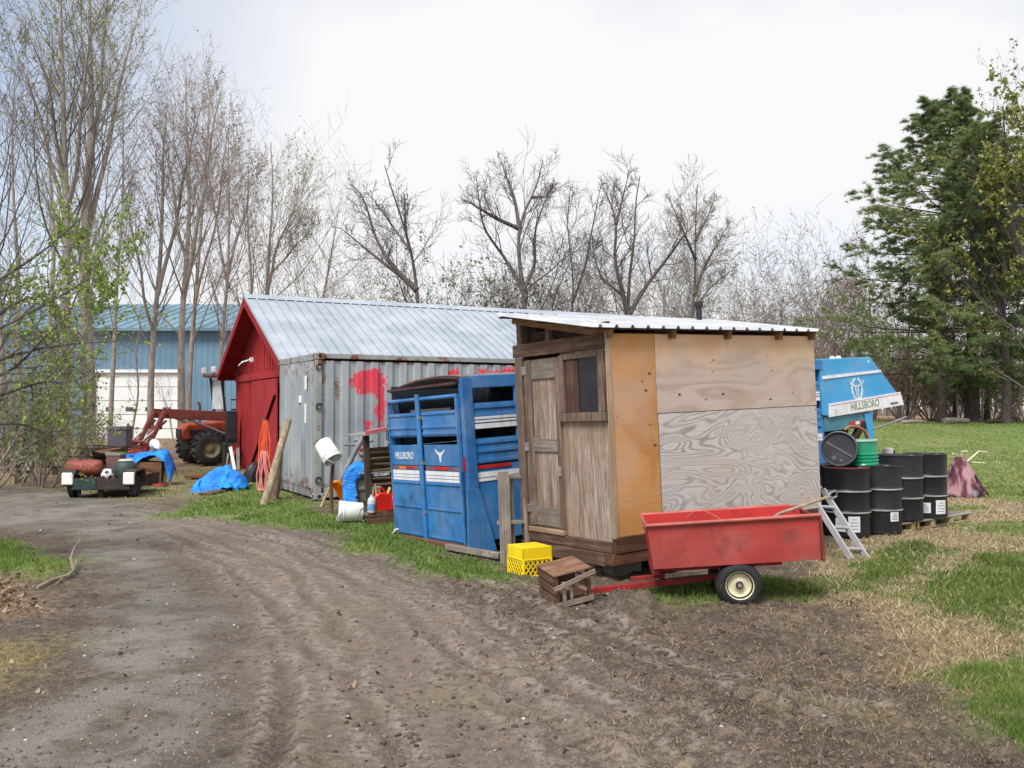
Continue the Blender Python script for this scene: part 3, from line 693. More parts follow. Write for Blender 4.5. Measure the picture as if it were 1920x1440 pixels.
# ---- the pine and its neighbours on the right
NEEDLE = blade_mat('pine_needle', [C(88, 108, 76), C(120, 142, 94), C(152, 166, 110), C(182, 186, 128)], .42)
def pine(label, px, Y, ztop, r, reach, z0=3.2, lean=0., dens=1., seed=0, left=1., mat=None):
    b = P(px, 770, Y); b.z = z1(b.x, b.y) - .1
    t = thing('pine_tree', label, 'tree', b, 'tall pines at the right edge of the lawn')
    H = ztop - b.z
    tp = resample([(0, 0, 0), (.1, .05, H * .3), (.05 + lean * .4, 0, H * .65), (lean, 0, H)], 16)
    V, F = tubes(tp[None], np.linspace(r, .03, 16)[None], 9); np_obj('trunk', V, F, BARKP, t, True)
    B = []; Rr = []; zz = z0; lv = 0
    while zz < H * .985:
        f = (zz - z0) / (H - z0)
        L0 = reach * (1 - f) ** .62 * (.62 + .38 * math.sin(min(1, f * 3 + .35) * 1.57)) + .35
        k = int(5 + 2 * trng.random()); a0 = trng.random() * 6.28
        for i in range(k):
            if trng.random() > (.62 if f < .3 else .92): continue
            a = a0 + 6.283 * i / k + trng.normal() * .2; L = L0 * (.55 + .6 * trng.random())
            if math.cos(a) < 0: L *= left
            d = Vector((math.cos(a), math.sin(a), 0)); p = Vector((np.interp(zz, tp[:, 2], tp[:, 0]), 0, zz))
            rise = .05 + .35 * f
            B.append(resample([p, p + d * L * .35 + Vector((0, 0, L * rise * .2)), p + d * L * .7 + Vector((trng.normal() * .1, trng.normal() * .1, L * (rise * .5 - .03))), p + d * L + Vector((0, 0, L * (rise + .02)))], 8)); Rr.append(np.linspace(.014 + L * .007, .007, 8))
        zz += (.5 + .35 * trng.random()) * (1.15 - .5 * f)
    B = np.array(B); Rr = np.array(Rr)
    P2, R2 = spawn(B, Rr, m=12, t0=.28, t1=1, ang=50, ln=.34, n=5, rf=.45, up=.02, wob=.1, shape=lambda q: 1.2 - .6 * q)
    P2[..., 2] = P2[:, :1, 2] + (P2[..., 2] - P2[:, :1, 2]) * .45
    P3, R3 = spawn(P2, R2, m=4, t0=.3, t1=1, ang=42, ln=.42, n=3, rf=.5, up=.06, wob=.1, rmin=.004)
    P3[..., 2] = P3[:, :1, 2] + (P3[..., 2] - P3[:, :1, 2]) * .6
    V, F = join([tubes(B, Rr, 5), tubes(P2, R2, 3), tubes(P3, R3, 3)]); cr = np_obj('crown', V, F, BARKP, t, True)
    q = np.concatenate([pts_on(P3, int(7600 * dens)), pts_on(P2, int(2200 * dens))])
    n = len(q); m = 10
    d = trng.normal(size=(n, m, 3)); d[..., 2] = d[..., 2] * .55 + .25; d /= np.linalg.norm(d, axis=2, keepdims=True)
    L = (.14 + .12 * trng.random((n, m, 1)))
    s = np.cross(d, trng.normal(size=d.shape)); s /= np.linalg.norm(s, axis=2, keepdims=True)
    c = q[:, None]
    V = np.stack([c + s * .014 + 0 * d, c - s * .014, c + d * L], 2).reshape(-1, 3)
    tint = np.repeat(np.clip(.45 + .9 * (fbm(q[:, 0] * .5 + 30 + seed, q[:, 2] * .6 + q[:, 1] * .3, 5, 3) - .5) + .25 * (trng.random(n) - .5), 0, 1), m * 3)
    np_obj('needles', V, np.arange(len(V)).reshape(-1, 3), mat or NEEDLE, cr, False, {'tint': ('POINT', 'FLOAT', tint)})
    return t
pine('tallest dark green pine standing right behind the blue trailer nose', 1765, 44, 16.9, .24, 5.9, lean=.7, left=1.05, z0=2.4, dens=2.6)
pine('pine with thick dark trunk to the right of the tallest pine', 1822, 47, 16.8, .38, 4.6, lean=.5, seed=9, z0=2.0, left=.85, dens=2.4)
G5 = 'leafing trees behind the lawn on the right'
def rt(px, Y, px1, py1, r, label, leaf, forks=(), tw=None, ang=48):
    return tall(px, 775, Y, px1, py1, r, label, up_levels(12, 20, 7, 4, ang=ang, l1=.42, t0=.1), BARKD, tw or TWIGD, leaf, 'leafing_tree', forks, G5)
rt(1885, 43, 1880, 200, .2, 'tree with young olive leaves right of the pines', (LEAFY, 9000, .15, .36), [(.4, 1950, 260, .1), (.3, 1830, 330, .08)])
rt(1950, 40, 1945, 240, .2, 'olive leafed tree at the right picture edge', (LEAFY, 19000, .18, .3), [(.35, 1880, 330, .1)])
rt(1850, 50, 1850, 330, .15, 'yellow green tree between the pines and the olive tree', (LEAFY, 13000, .18, .34), [(.3, 1900, 420, .08)])
rt(1790, 52, 1795, 430, .13, 'yellow green understory tree seen behind the pine trunks', (LEAFY, 9000, .17, .36), [(.3, 1740, 500, .06)])
rt(1700, 52, 1705, 470, .1, 'slim grey stemmed tree behind the blue trailer nose', (BUDG, 1500, .14, 0), [(.3, 1660, 520, .05)], TWIG)
rt(1640, 55, 1625, 480, .1, 'slim brown stemmed tree above the blue trailer nose', (BUDR, 1500, .14, 0), [(.3, 1600, 540, .05)], TWIGR)
rt(1592, 55, 1590, 540, .07, 'thin bare stem beside the right end of the shed', (BUDR, 500, .14, 0), (), TWIGR)
rt(1755, 46, 1760, 560, .05, 'thin sapling at the lawn edge before the pines', (LEAFY, 900, .13, .3))
def thick(px, Y, w, h, label, leafm, nl, tw):
    return bush(px, 782, Y, w, h, label, leafm, nl, .15, tw, 16, 'thicket bushes along the far side of the lawn', 'thicket_bush', .0)
thick(1600, 50, 6, 4.6, 'brown thicket bush left of the trailer nose', BUDR, 500, TWIG)
thick(1690, 49, 5, 3.8, 'grey brown thicket bush just right of the trailer nose', LEAFB, 1500, TWIG)
thick(1745, 50, 5, 3.4, 'brown thicket bush under the tallest pine', LEAFB, 1800, TWIGR)
thick(1800, 52, 5, 3.0, 'low thicket bush with rusty leaves beside the thick pine trunk', LEAFB, 1500, TWIGR)
thick(1860, 50, 5, 3.2, 'olive thicket bush right of the thick pine trunk', LEAFY, 2000, TWIG)
thick(1925, 47, 5, 3.4, 'olive thicket bush at the right picture edge', LEAFY, 2200, TWIG)
thick(1480, 54, 6, 4.0, 'brown thicket bush behind the shed roof', BUDR, 400, TWIG)
# far wood that closes the view, one mass
def far_wood():
    n = 2600; a = -.95 + 1.9 * trng.random(n); Yf = 78 + 45 * trng.random(n); x = a * Yf; z = terrain(x, Yf)
    H = (3.5 + 5.0 * fbm(x * .06 + 9, Yf * .02, 3, 3)) * (.75 + .5 * trng.random(n))
    H = np.where(a < .25, H * .8, H)
    b = np.stack([x, Yf, z], 1); tip = b + np.stack([trng.normal(size=n) * .5, trng.normal(size=n) * .5, H], 1)
    TP = np.stack([b + (tip - b) * f for f in np.linspace(0, 1, 6)], 1); TR = np.linspace(.1, .02, 6)[None] * np.ones((n, 1))
    P2, R2 = spawn(TP, TR, m=11, t0=.2, t1=1, ang=38, ln=.3, n=4, rf=.6, up=.1, wob=.12, rmin=.014)
    P3, R3 = spawn(P2, R2, m=4, t0=.2, t1=1, ang=42, ln=.5, n=3, rf=.6, up=.06, wob=.14, rmin=.010)
    V, F = join([tubes(TP, TR, 4), tubes(P2, R2, 3), tubes(P3, R3, 3)])
    props(np_obj('far_wood', V, F, surf('far_twig', C(150, 138, 134), .95, var=.3, vs=.15), None, True), 'grey brown leafless wood closing the horizon far behind the yard', None, None, 'stuff')
far_wood()
# ================================================================== MATERIALS FOR OBJECTS
BLACK = surf('black_rubber', (.018, .018, .02, 1), .75, var=.3, dirt=.35, dcol=C(96, 86, 76), bump=.2)
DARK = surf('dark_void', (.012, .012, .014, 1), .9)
WHITE = surf('white_plastic', C(238, 238, 236, .92), .45, var=.06, vs=3, dirt=.12, dcol=C(190, 184, 172))
STEEL = surf('grey_steel', C(150, 150, 152), .5, .3, var=.2, rust=.15)
RUSTY = surf('rusty_steel', C(112, 70, 52), .9, var=.4, vs=8, bump=.3)
# ================================================================== BLUE METAL BUILDING
def corr(name, w, h, pitch, depth, mat, parent, M, prof=(0, .32, .42, .82, .92)):
    """ribbed sheet standing in local xz (x 0..w, z 0..h), ribs vertical, y = outward"""
    xs = [(0, 0)]; n = int(round(w / pitch))
    for i in range(n):
        x0 = w * i / n; p = w / n
        xs += [(x0 + p * prof[1], 0), (x0 + p * prof[2], -depth), (x0 + p * prof[3], -depth), (x0 + p * prof[4], 0)]
    xs.append((w, 0)); m = MB(); m.M = M
    vs = [(x, y, z) for z in (0, h) for x, y in xs]; k = len(xs)
    m.add(vs, [(i, i + 1, k + i + 1, k + i) for i in range(k - 1)])
    return m.build(name, mat, parent, solid=.003)
def blue_building():
    Y = 45; x0, x1 = -48, -11.2; zb = -.3; ze = 5.5; depth = 16
    t = thing('metal_building', 'large blue metal building with a wide white garage door, behind the left trees', 'building', (0, Y, 0))
    BL = surf('blue_siding', C(108, 142, 166), .5, var=.12, vs=.4, spec=.4); RF = surf('teal_roof', C(108, 142, 160), .5, .1, var=.2, vs=.3, rust=.12, rcol=C(104, 104, 100))
    d0 = P(178, 780, Y).x; d1 = P(334, 780, Y).x; zt = P(250, 699, Y).z
    for a, b, lo, hi in ((x0, d0, zb, ze), (d1, x1, zb, ze), (d0, d1, zt, ze)):
        o = corr('wall', b - a, hi - lo, .3, .018, BL, t, Matrix.Translation((a, 0, lo)))
    m = MB(); m.box(x0, x0 + .1, .1, depth, zb, ze); m.box(x1 - .1, x1, .1, depth, zb, ze); m.box(x0 + .1, x1 - .1, depth - .1, depth, zb, ze); m.build('wall', BL, t)
    rz = 7.6
    m = MB(); m.prism([(-.5, ze - .05), (depth / 2, rz), (depth / 2, rz + .12), (-.5, ze + .1)], x1 - x0 + .8, basis((x0 - .4, 0, 0), (0, 1, 0), (0, 0, 1), (1, 0, 0)))
    m.prism([(depth + .5, ze - .05), (depth + .5, ze + .1), (depth / 2 + .003, rz + .12), (depth / 2 + .003, rz)], x1 - x0 + .8, basis((x0 - .4, 0, 0), (0, 1, 0), (0, 0, 1), (1, 0, 0)))
    for i in range(62): 
        x = x0 + .3 + i * .6; m.bar((x, -.5, ze + .12), (x, depth / 2, rz + .14), .05, .02)
    m.build('roof', RF, t)
    m = MB()
    for s in (0,): m.prism([(0, ze), (depth, ze), (depth / 2, rz)], .1, basis((x1 - .11, 0, 0), (0, 1, 0), (0, 0, 1), (1, 0, 0)))
    m.build('gable_wall', BL, t)
    W = surf('door_white', C(232, 234, 234, .9), .5, var=.05, vs=1)
    m = MB(); m.box(d0 - .14, d0 - .003, -.1, .1, zb, zt + .16); m.box(d1 + .003, d1 + .14, -.1, .1, zb, zt + .16); m.box(d0 - .003, d1 + .003, -.1, .1, zt + .003, zt + .16); m.build('door_frame', W, t)
    m = MB(); n = 5; hh = (zt - zb - .25) / n
    for i in range(n): m.box(d0, d1, .06, .1, zb + .25 + i * hh, zb + .25 + (i + 1) * hh - .025)
    m.box(d0, d1, .07, .1, zb, zb + .22)
    dr = m.build('garage_door', W, t, .01)
    zw = P(250, 767, Y).z
    for px in (205, 242, 279, 312):
        x = P(px, 767, Y).x; m = MB(); m.box(x - .2, x + .2, .035, .058, zw - .1, zw + .1); m.build('window', surf('door_glass', (.05, .06, .07, 1), .1, spec=.6), dr, .01)
blue_building()
# ================================================================== RED BARN
def barn():
    a = R(27); L = 14
    t = thing('red_barn', 'red wooden barn with a pale metal gable roof behind the shipping container', 'barn', frame((-6.68, 22.5, 0), 27))
    # local x along the ridge (away to the right), y across towards the far-left eave
    RED = wood('barn_red', C(176, 50, 58), C(196, 66, 70), 2, 22, .05, .2, .8, .8, C(162, 50, 56))
    REDD = wood('barn_trim', C(158, 38, 48), C(182, 54, 58), 0, 22, .05, .3, .8, .8)
    rz = 4.40; ez = 2.62; hw = 3.99; o = .5; yw = 3.6; zw = rz - (rz - ez) * yw / hw
    # roof sheets with standing ribs
    t2 = NT('barn_roof'); v = t2.co(); n = t2.noise(v, .9, 5, .6); n2 = t2.noise(t2.co(scale=(1, .1, 1)), 6, 4)
    c = t2.mix(t2.ramp(n, .35, .7), C(164, 174, 186), C(192, 200, 210)); c = t2.mix(t2.ramp(n2, .5, .75, 0, .35), c, C(150, 160, 176))
    roofm = t2.out(c, .42, .25, .5)
    for sgn in (-1, 1):
        m = MB()
        N = Vector((0, sgn * (rz - ez), hw)).normalized()
        def rp(x, s, h=0): return Vector((x, sgn * hw * s, rz + (ez - rz) * s)) + N * h
        m.add([rp(0, 0), rp(L, 0), rp(L, 1), rp(0, 1), rp(0, 0, .03), rp(L, 0, .03), rp(L, 1, .03), rp(0, 1, .03)], [(0, 1, 2, 3), (4, 7, 6, 5), (0, 4, 5, 1), (3, 2, 6, 7), (0, 3, 7, 4), (1, 5, 6, 2)])
        k = 58
        for i in range(k + 1):
            x = .03 + (L - .06) * i / k; m.bar(rp(x, .0, .045), rp(x, 1.0, .045), .035, .04, N)
        m.build('roof', roofm, t)
    m = MB(); m.prism([(-.2, rz - .05), (0, rz + .075), (.2, rz - .05), (0, rz + .05)], L, basis((0, 0, .02), (0, 1, 0), (0, 0, 1), (1, 0, 0))); m.build('ridge_cap', roofm, t)
    m = MB()
    for sgn in (-1, 1):
        m.bar((.02, sgn * .06, rz - .13), (.02, sgn * hw, ez - .09), .035, .2)
        m.bar((.02, sgn * hw, ez - .1), (L, sgn * (hw), ez - .1), .03, .16)
    m.build('fascia_board', REDD, t)
    for sgn in (-1, 1):
        m = MB(); m.bar((o / 2 + .02, sgn * .03, rz - .045), (o / 2 + .02, sgn * (hw - .03), ez - .035), o - .08, .03, (0, 0, 1)); m.build('soffit', REDD, t)
    m = MB()
    m.prism([(-yw, -.2), (yw, -.2), (yw, zw - .02), (0, rz - .04), (-yw, zw - .02)], .1, basis((o, 0, 0), (0, 1, 0), (0, 0, 1), (1, 0, 0)))
    m.prism([(-yw, -.2), (yw, -.2), (yw, zw - .02), (0, rz - .04), (-yw, zw - .02)], .1, basis((L - .4, 0, 0), (0, 1, 0), (0, 0, 1), (1, 0, 0)))
    m.box(o + .1, L - .4, -yw, -yw + .1, -.2, zw - .03); m.box(o + .1, L - .4, yw - .1, yw, -.2, zw - .03)
    m.build('wall', RED, t)
    m = MB()
    for i in range(24):
        y = -yw + .05 + i * .31
        if abs(y) < yw: m.box(o - .025, o - .002, y - .03, y + .03, -.1, rz - (rz - zw) * abs(y) / yw - .1)
    m.box(o - .05, o - .027, -yw, yw, 2.38, 2.55)
    m.build('batten', RED, t)
    # sliding door with a diagonal brace
    m = MB(); dx = o - .06
    for i in range(8): m.box(dx - .03, dx, -1.9 + i * .36, -1.9 + i * .36 + .352, .05, 2.34)
    d = m.build('door', RED, t)
    m = MB(); m.bar((dx - .045, -1.85, 1.95), (dx - .045, .85, .15), .02, .09, (1, 0, 0)); m.build('brace', wood('dark_brace', C(70, 24, 26), C(90, 36, 36), 1), d)
    m = MB(); m.box(o - .06, o - .003, yw - .55, yw - .1, 1.55, 1.85)
    # flood lamp near the apex
    m = MB(); m.box(o - .1, o - .003, 1.15, 1.27, 2.86, 2.98); m.tube([(o - .1, 1.2, 2.92), (o - .24, 1.32, 2.86)], .02); 
    m.lathe([(.02, 0), (.05, .06), (.08, .14), (.07, .14)], 14, basis((o - .22, 1.3, 2.88), (0, 1, 0), (.6, 0, .8), (-.8, .3, -.5)))
    m.build('flood_lamp', WHITE, t)
    return t
barn()
# ================================================================== SHIPPING CONTAINER
def container():
    t = thing('shipping_container', 'grey corrugated steel shipping container with torn red paint patches', 'container', frame((-3.48, 16, .03), 28.5))
    L, W, H = 6.06, 2.44, 2.6
    # paint: grey with red remnants, rust streaks
    q = NT('container_paint'); v = q.co()
    n = q.noise(v, 1.2, 6, .6); st = q.noise(q.co(scale=(1, 1, .06)), 9, 5, .6)
    c = q.mix(q.ramp(n, .35, .7), C(150, 160, 168), C(178, 184, 188))
    c = q.mix(q.ramp(st, .55, .75, 0, .35), c, C(118, 124, 132))
    sep = q.n('SeparateXYZ'); q.set(sep.inputs[0], v)
    wob = q.noise(v, 5.5, 9, .78); wob2 = q.noise(q.co(loc=(7, 3, 1)), 5.5, 9, .78)
    def ell(cx, cz, rx, rz_, k=1.0):
        ax = q.math('DIVIDE', q.math('SUBTRACT', q.math('MULTIPLY_ADD', wob, .5, q.math('SUBTRACT', sep.outputs[0], .25)), cx), rx)
        az = q.math('DIVIDE', q.math('SUBTRACT', q.math('MULTIPLY_ADD', wob2, .5, q.math('SUBTRACT', sep.outputs[2], .25)), cz), rz_)
        return q.math('SUBTRACT', 1., q.math('ADD', q.math('MULTIPLY', ax, ax), q.math('MULTIPLY', az, az)))
    m = ell(.98, 2.1, .34, .26)
    for e in ((1.22, 1.74, .10, .6), (1.14, 2.2, .16, .12), (.74, 2.12, .12, .09), (.98, 1.27, .06, .13), (.82, .9, .07, .07), (1.9, 1.86, .22, .07), (2.7, 2.25, .12, .12), (2.55, 2.02, .2, .05), (3.9, 2.3, .45, .11), (3.3, 2.28, .12, .1), (1.75, 1.1, .35, .05)):
        m = q.math('MAXIMUM', m, ell(*e))
    m = q.math('ADD', m, q.math('MULTIPLY_ADD', q.noise(q.co(scale=(1.6, 1, .7)), 11, 8, .8), 2.6, -1.35))
    c = q.mix(q.ramp(m, .0, .2), c, q.mix(q.noise(v, 9, 4), C(214, 50, 76), C(232, 96, 112)))
    ru = q.math('MAXIMUM', ell(.42, 1.95, .05, .22), ell(2.2, 2.5, 2.6, .05))
    ru = q.math('MAXIMUM', ru, ell(.1, 2.3, .09, .4)); ru = q.math('MAXIMUM', ru, ell(.1, 1.6, .05, .4))
    ru = q.math('MAXIMUM', ru, q.ramp(q.math('ADD', q.noise(v, 5, 7, .7), q.math('MULTIPLY', sep.outputs[2], -.5)), .34, .52, 0, .8))
    c = q.mix(q.ramp(ru, -.05, .5, 0, .85), c, q.mix(q.noise(v, 22, 4), C(104, 62, 46), C(164, 116, 84)))
    pm = q.out(c, .62, .1, .35)
    fr = surf('container_frame', C(156, 160, 158), .65, .1, var=.15, rust=.55, rcol=C(132, 88, 64), rs=3.5)
    corr('side_wall', L - .2, H - .34, .278, .045, pm, t, Matrix.Translation((.1, .02, .2)))
    corr('side_wall', L - .2, H - .34, .278, .045, pm, t, Matrix.Translation((.1, W - .02, .2)))
    corr('end_wall', W - .2, H - .34, .24, .04, pm, t, basis((.015, .1, .2), (0, 1, 0), (1, 0, 0), (0, 0, 1)))
    corr('end_wall', W - .2, H - .34, .24, .04, pm, t, basis((L - .015, .1, .2), (0, 1, 0), (1, 0, 0), (0, 0, 1)))
    for x in (0, L - .12):
        for y in (-.035, W - .085): 
            m = MB(); m.box(x, x + .12, y, y + .12, .12, H - .12); m.build('corner_post', fr, t, .01)
            for z in (0, H - .118):
                m = MB(); m.box(x - .012, x + .165, y - .012, y + .165, z, z + .118); cst = m.build('corner_casting', fr, t, .012)
                m = MB(); m.tube([(x + .08, y - .0125, z + .06), (x + .08, y - .014, z + .06)], .034, 12); m.tube([(x - .0125, y + .08, z + .06), (x - .014, y + .08, z + .06)], .034, 12); m.build('hole', DARK, cst)
    m = MB()
    for y in (-.03, W - .05):
        m.box(.17, L - .17, y, y + .08, H - .1, H - .01); m.box(.17, L - .17, y, y + .08, .03, .2)
    m.box(0, .08, .17, W - .17, H - .13, H - .01); m.box(0, .08, .17, W - .17, .03, .2)
    m.box(L - .08, L, .17, W - .17, H - .13, H - .01); m.box(L - .08, L, .17, W - .17, .03, .2)
    m.build('rail', fr, t, .008)
    m = MB(); m.box(.1, L - .1, .06, W - .06, H - .07, H - .03); m.box(.1, L - .1, .06, W - .06, .14, .19); m.build('roof', pm, t)
    m = MB()
    for x in (.42, 1.1, 2.15, 3.2): m.box(x, x + .08, -.03, -.002, .25, .62)
    # tie rings up the near corner post
    for z in (.35, 1.0, 1.65, 2.35):
        m = MB(); m.lathe([(.05 + .011 * math.cos(k), .011 * math.sin(k)) for k in np.linspace(0, 6.283, 8)[:-1]], 14, basis((.06, -.05, z), (1, 0, .2), (0, .15, 1), (0, 1, 0)), True); m.build('tie_ring', surf('ring_steel', C(60, 58, 56), .5, .5), t, 0, True)
    # papers on the end and the worn notice board on the side
    m = MB(); m.box(-.03, -.025, .42, .56, 1.95, 2.2); m.box(-.03, -.025, .75, .95, 1.72, 1.85); m.box(-.03, -.025, .45, .55, 1.35, 1.7); m.build('notice', WHITE, t)
    return t
container()
def plain_board(name, label, cat, a, b, w, tk, mat, up=(0, 0, 1), group=None):
    a = Vector(a); b = Vector(b); m = MB(); m.bar((0, 0, 0), b - a, w, tk, up)
    o = m.build(name, mat, None, .004); o.location = a
    return props(o, label, cat, group)
GREYW = wood('grey_boards', C(140, 128, 118), C(176, 166, 156), 2, 26, .05, .35)
GREYX = wood('grey_boards_x', C(140, 128, 118), C(176, 166, 156), 0, 26, .05, .35)
BROWNW = wood('brown_boards', C(104, 78, 62), C(142, 112, 92), 2, 24, .06, .35)
BROWNX = wood('brown_boards_x', C(104, 78, 62), C(142, 112, 92), 0, 24, .06, .35)
TANW = wood('tan_wood', C(172, 144, 104), C(204, 180, 140), 2, 20, .06, .3)
# ================================================================== PLYWOOD SHED
SHM = frame((.99, 8.6, 0), 34, -2.4)
def plyw(name, base, dark, light, top=None, cont=34, sx=.35, dist=1.6, seed=0., knots=True, amt=1.):
    """rotary-cut plywood: contour-like grain swirls, knots, bleaching away from the eave"""
    t = NT(name); v = t.co(scale=(sx, 1, 1), loc=(seed, 0, seed)); vo = t.co()
    n = t.noise(v, 1.5, 2.5, .5, dist * .35)
    s = t.math('MULTIPLY_ADD', t.math('SINE', t.math('MULTIPLY', n, cont * 2.4)), t.ramp(t.noise(t.co(loc=(2, 4, 6)), .9, 4, .6), .36, .54, .5, 1), t.math('MULTIPLY', t.noise(t.co(scale=(.3, 1, 1)), 7, 5, .6), .12))
    n_f = t.noise(t.co(scale=(.06, 1, 1)), 60, 5, .6)
    c = t.mix(t.ramp(s, -.7, .9, 0, amt), base, light)
    c = t.mix(t.math('MULTIPLY', t.ramp(s, -.2, -.95, 0, .75 * amt), t.ramp(t.noise(vo, 2.1, 4), .35, .6, .3, 1)), c, dark)
    c = t.mix(t.ramp(n_f, .5, .75, 0, .4), c, dark)
    b = t.noise(vo, 1.3, 6, .6); c = t.mix(t.ramp(b, .45, .7, 0, .5), c, mul(base, .86))
    pk = t.noise(t.co(loc=(3, 1, 2)), 1.1, 3); c = t.mix(t.ramp(pk, .5, .68, 0, .45), c, C(196, 172, 160))
    if top:
        sp = t.n('SeparateXYZ'); t.set(sp.inputs[0], vo)
        zz = t.math('MULTIPLY_ADD', t.noise(t.co(scale=(.8, 1, 1)), 2.2, 5, .6), .9, sp.outputs[2])
        c = t.mix(t.ramp(zz, 2.36, 2.74, 0, .9), c, t.mix(t.ramp(b, .4, .6), top[0], top[1]))
    if knots:
        vr = t.n('TexVoronoi'); t.set(vr.inputs['Vector'], t.co(scale=(1, .01, 1.5), loc=(seed + .3, 0, .2))); vr.inputs['Scale'].default_value = 5.2; vr.inputs['Randomness'].default_value = 1
        gate = t.ramp(t.noise(t.co(loc=(9, 0, seed)), 1.7, 2), .40, .5)
        c = t.mix(t.math('MULTIPLY', t.ramp(vr.outputs['Distance'], .16, .05), gate), c, C(96, 58, 40))
    t.bump(s, .06, .01)
    return t.out(c, .8, 0, .2)
def shed():
    t = thing('plywood_shed', 'small plywood shed on skids with a lean-to metal roof behind the red cart', 'shed', SHM)
    L, D = 3.05, 1.49; zb, zt = .425, 2.36
    org = plyw('ply_orange', C(196, 142, 84), C(158, 104, 60), C(208, 154, 96), None, 8, 1., .6, 4., True, .5)
    up = plyw('ply_upper', C(190, 172, 158), C(146, 126, 112), C(206, 192, 180), (C(220, 176, 136), C(228, 192, 158)), 40, .25, .8, 1., True, .5)
    lo = plyw('ply_lower', C(188, 180, 178), C(116, 106, 102), C(212, 205, 201), None, 105, .3, 3.2, 7.3, False, .66)
    dk = wood('skirt_wood', C(86, 58, 44), C(118, 84, 66), 0, 20, .06, .4)
    dw = wood('door_wood', C(138, 122, 110), C(184, 168, 154), 2, 26, .07, .45, 1.4, .88, C(138, 114, 98))
    pw = wood('panel_wood', C(150, 132, 118), C(188, 172, 158), 2, 30, .08, .4, 1.2, .88, C(150, 124, 104))
    fw = wood('frame_wood', C(112, 94, 82), C(150, 130, 116), 2, 24, .07, .4); fx = wood('frame_wood_y', C(98, 74, 62), C(134, 110, 94), 1, 22, .06, .4)
    gw = wood('grey_wood_y', C(128, 118, 110), C(160, 150, 140), 1, 22, .06, .3)
    sx = .61; sz = 1.575
    m = MB(); m.box(.0, sx - .006, -.012, 0, zb, zt); m.build('orange_panel', org, t)
    m = MB(); m.box(sx, L, -.014, 0, sz + .004, zt); m.build('upper_panel', up, t)
    m = MB(); m.box(sx + .01, L - .004, -.012, 0, zb - .02, sz - .004); m.build('lower_panel', lo, t)
    m = MB(); m.box(.02, L - .02, .003, .05, zb, zt); m.box(L - .05, L - .003, .055, D - .03, zb, zt + .1); m.box(.06, L - .06, D - .04, D, zb, zt + .25); m.box(.03, L - .06, .06, D - .05, zb - .02, zb + .03)
    m.build('wall', fw, t)
    m = MB(); m.box(-.015, L, -.03, .02, zb - .15, zb - .003); m.build('skirt_board', dk, t, .004)
    m = MB(); m.box(-.05, L, -.02, .1, .16, zb - .153); m.box(-.05, L, D - .1, D + .01, .16, zb - .153); m.build('skid', wood('skid_wood', C(92, 62, 46), C(128, 92, 70), 0, 16, .06, .4), t, .008)
    m = MB(); m.box(-.035, .03, .021, D, zb - .15, zb - .05); m.box(-.05, -.02, .11, D - .11, zb - .28, zb - .155); m.build('rim_board', fx, t, .006)
    # door face (x = 0)
    m = MB(); m.box(-.012, .01, .0, .715, zb - .045, zt - .13); m.build('front_panel', pw, t)
    m = MB(); m.box(-.03, .02, -.028, -.0135, zb - .01, zt + .02); m.build('edge_strip', wood('strip_wood', C(176, 150, 124), C(206, 186, 164), 2, 22), t)
    m = MB(); m.box(-.045, .03, D - .12, D + .005, zb - .06, zt - .14); m.build('corner_post', fw, t, .006)
    m = MB(); m.box(-.055, -.008, .0, D + .02, zt - .135, zt + .005); m.build('header_board', fx, t, .006)
    m = MB(); m.box(-.016, .0, .725, 1.345, zb + .01, zt - .17); d = m.build('door', dw, t)
    m = MB()
    y0, y1 = .73, 1.34
    m.box(-.034, -.0165, y1 - .13, y1, zb + .02, zt - .18); m.box(-.034, -.0165, y0, y0 + .07, zb + .02, zt - .18); m.build('stile', fw, d, .004)
    for za_, zb_ in ((zt - .38, zt - .19), (1.22, 1.36), (zb + .03, zb + .22)):
        m = MB(); m.box(-.034, -.0165, y0 + .075, y1 - .135, za_, zb_); m.build('rail', gw, d, .004)
    for z in (2.08, 1.27, .62):
        m = MB(); m.box(-.042, -.0345, y1 - .05, y1 + .03, z - .045, z + .045)
        for dz in (-.03, .03): m.tube([(-.043, y1 - .03, z + dz), (-.047, y1 - .03, z + dz)], .01, 8); m.tube([(-.043, y1 + .015, z + dz), (-.047, y1 + .015, z + dz)], .01, 8)
        m.build('hinge', surf('hinge_metal', C(178, 176, 170), .4, .7, rust=.3), d)
    m = MB(); m.box(-.05, -.0345, y0 + .01, y0 + .06, .98, 1.08); m.build('latch', surf('latch_metal', C(190, 186, 184), .4, .6), d)
    m = MB(); m.box(-.05, .0, .73, 1.35, zb - .045, zb + .005); m.build('threshold', wood('sill_wood', C(160, 132, 110), C(192, 166, 142), 1, 20), t, .004)
    # window
    wz0, wz1 = 1.62, 2.2; a, b = .05, .66
    m = MB(); m.box(-.05, -.0125, b - .03, b + .05, wz0, wz1); m.box(-.05, -.0125, a - .04, a + .05, wz0, wz1); m.box(-.05, -.0125, a + .052, b - .032, wz1 - .05, wz1); m.box(-.06, -.0125, a - .05, b + .055, wz0 - .09, wz0 - .003)
    w = m.build('window_frame', fw, t, .004)
    m = MB(); m.box(-.02, -.0125, a + .052, b - .032, wz0, wz1 - .053); m.build('pane', surf('dim_glass', (.022, .02, .026, 1), .25, spec=.25, var=.3), w)
    m = MB(); m.box(-.03, -.021, b - .24, b - .034, wz0, wz1 - .054); m.build('curtain', wood('curtain_brown', C(84, 62, 54), C(116, 92, 80), 2, 30, .02), w)
    # roof
    ng = NT('galvalume'); v = ng.co(); n = ng.noise(v, 2, 5); c = ng.mix(ng.ramp(n, .35, .65), C(196, 200, 204), C(222, 224, 226)); rm = ng.out(c, .38, .35, .5)
    x0, x1, y0, y1 = -.27, 3.12, -.13, 1.56; za, zc = 2.405, 2.70
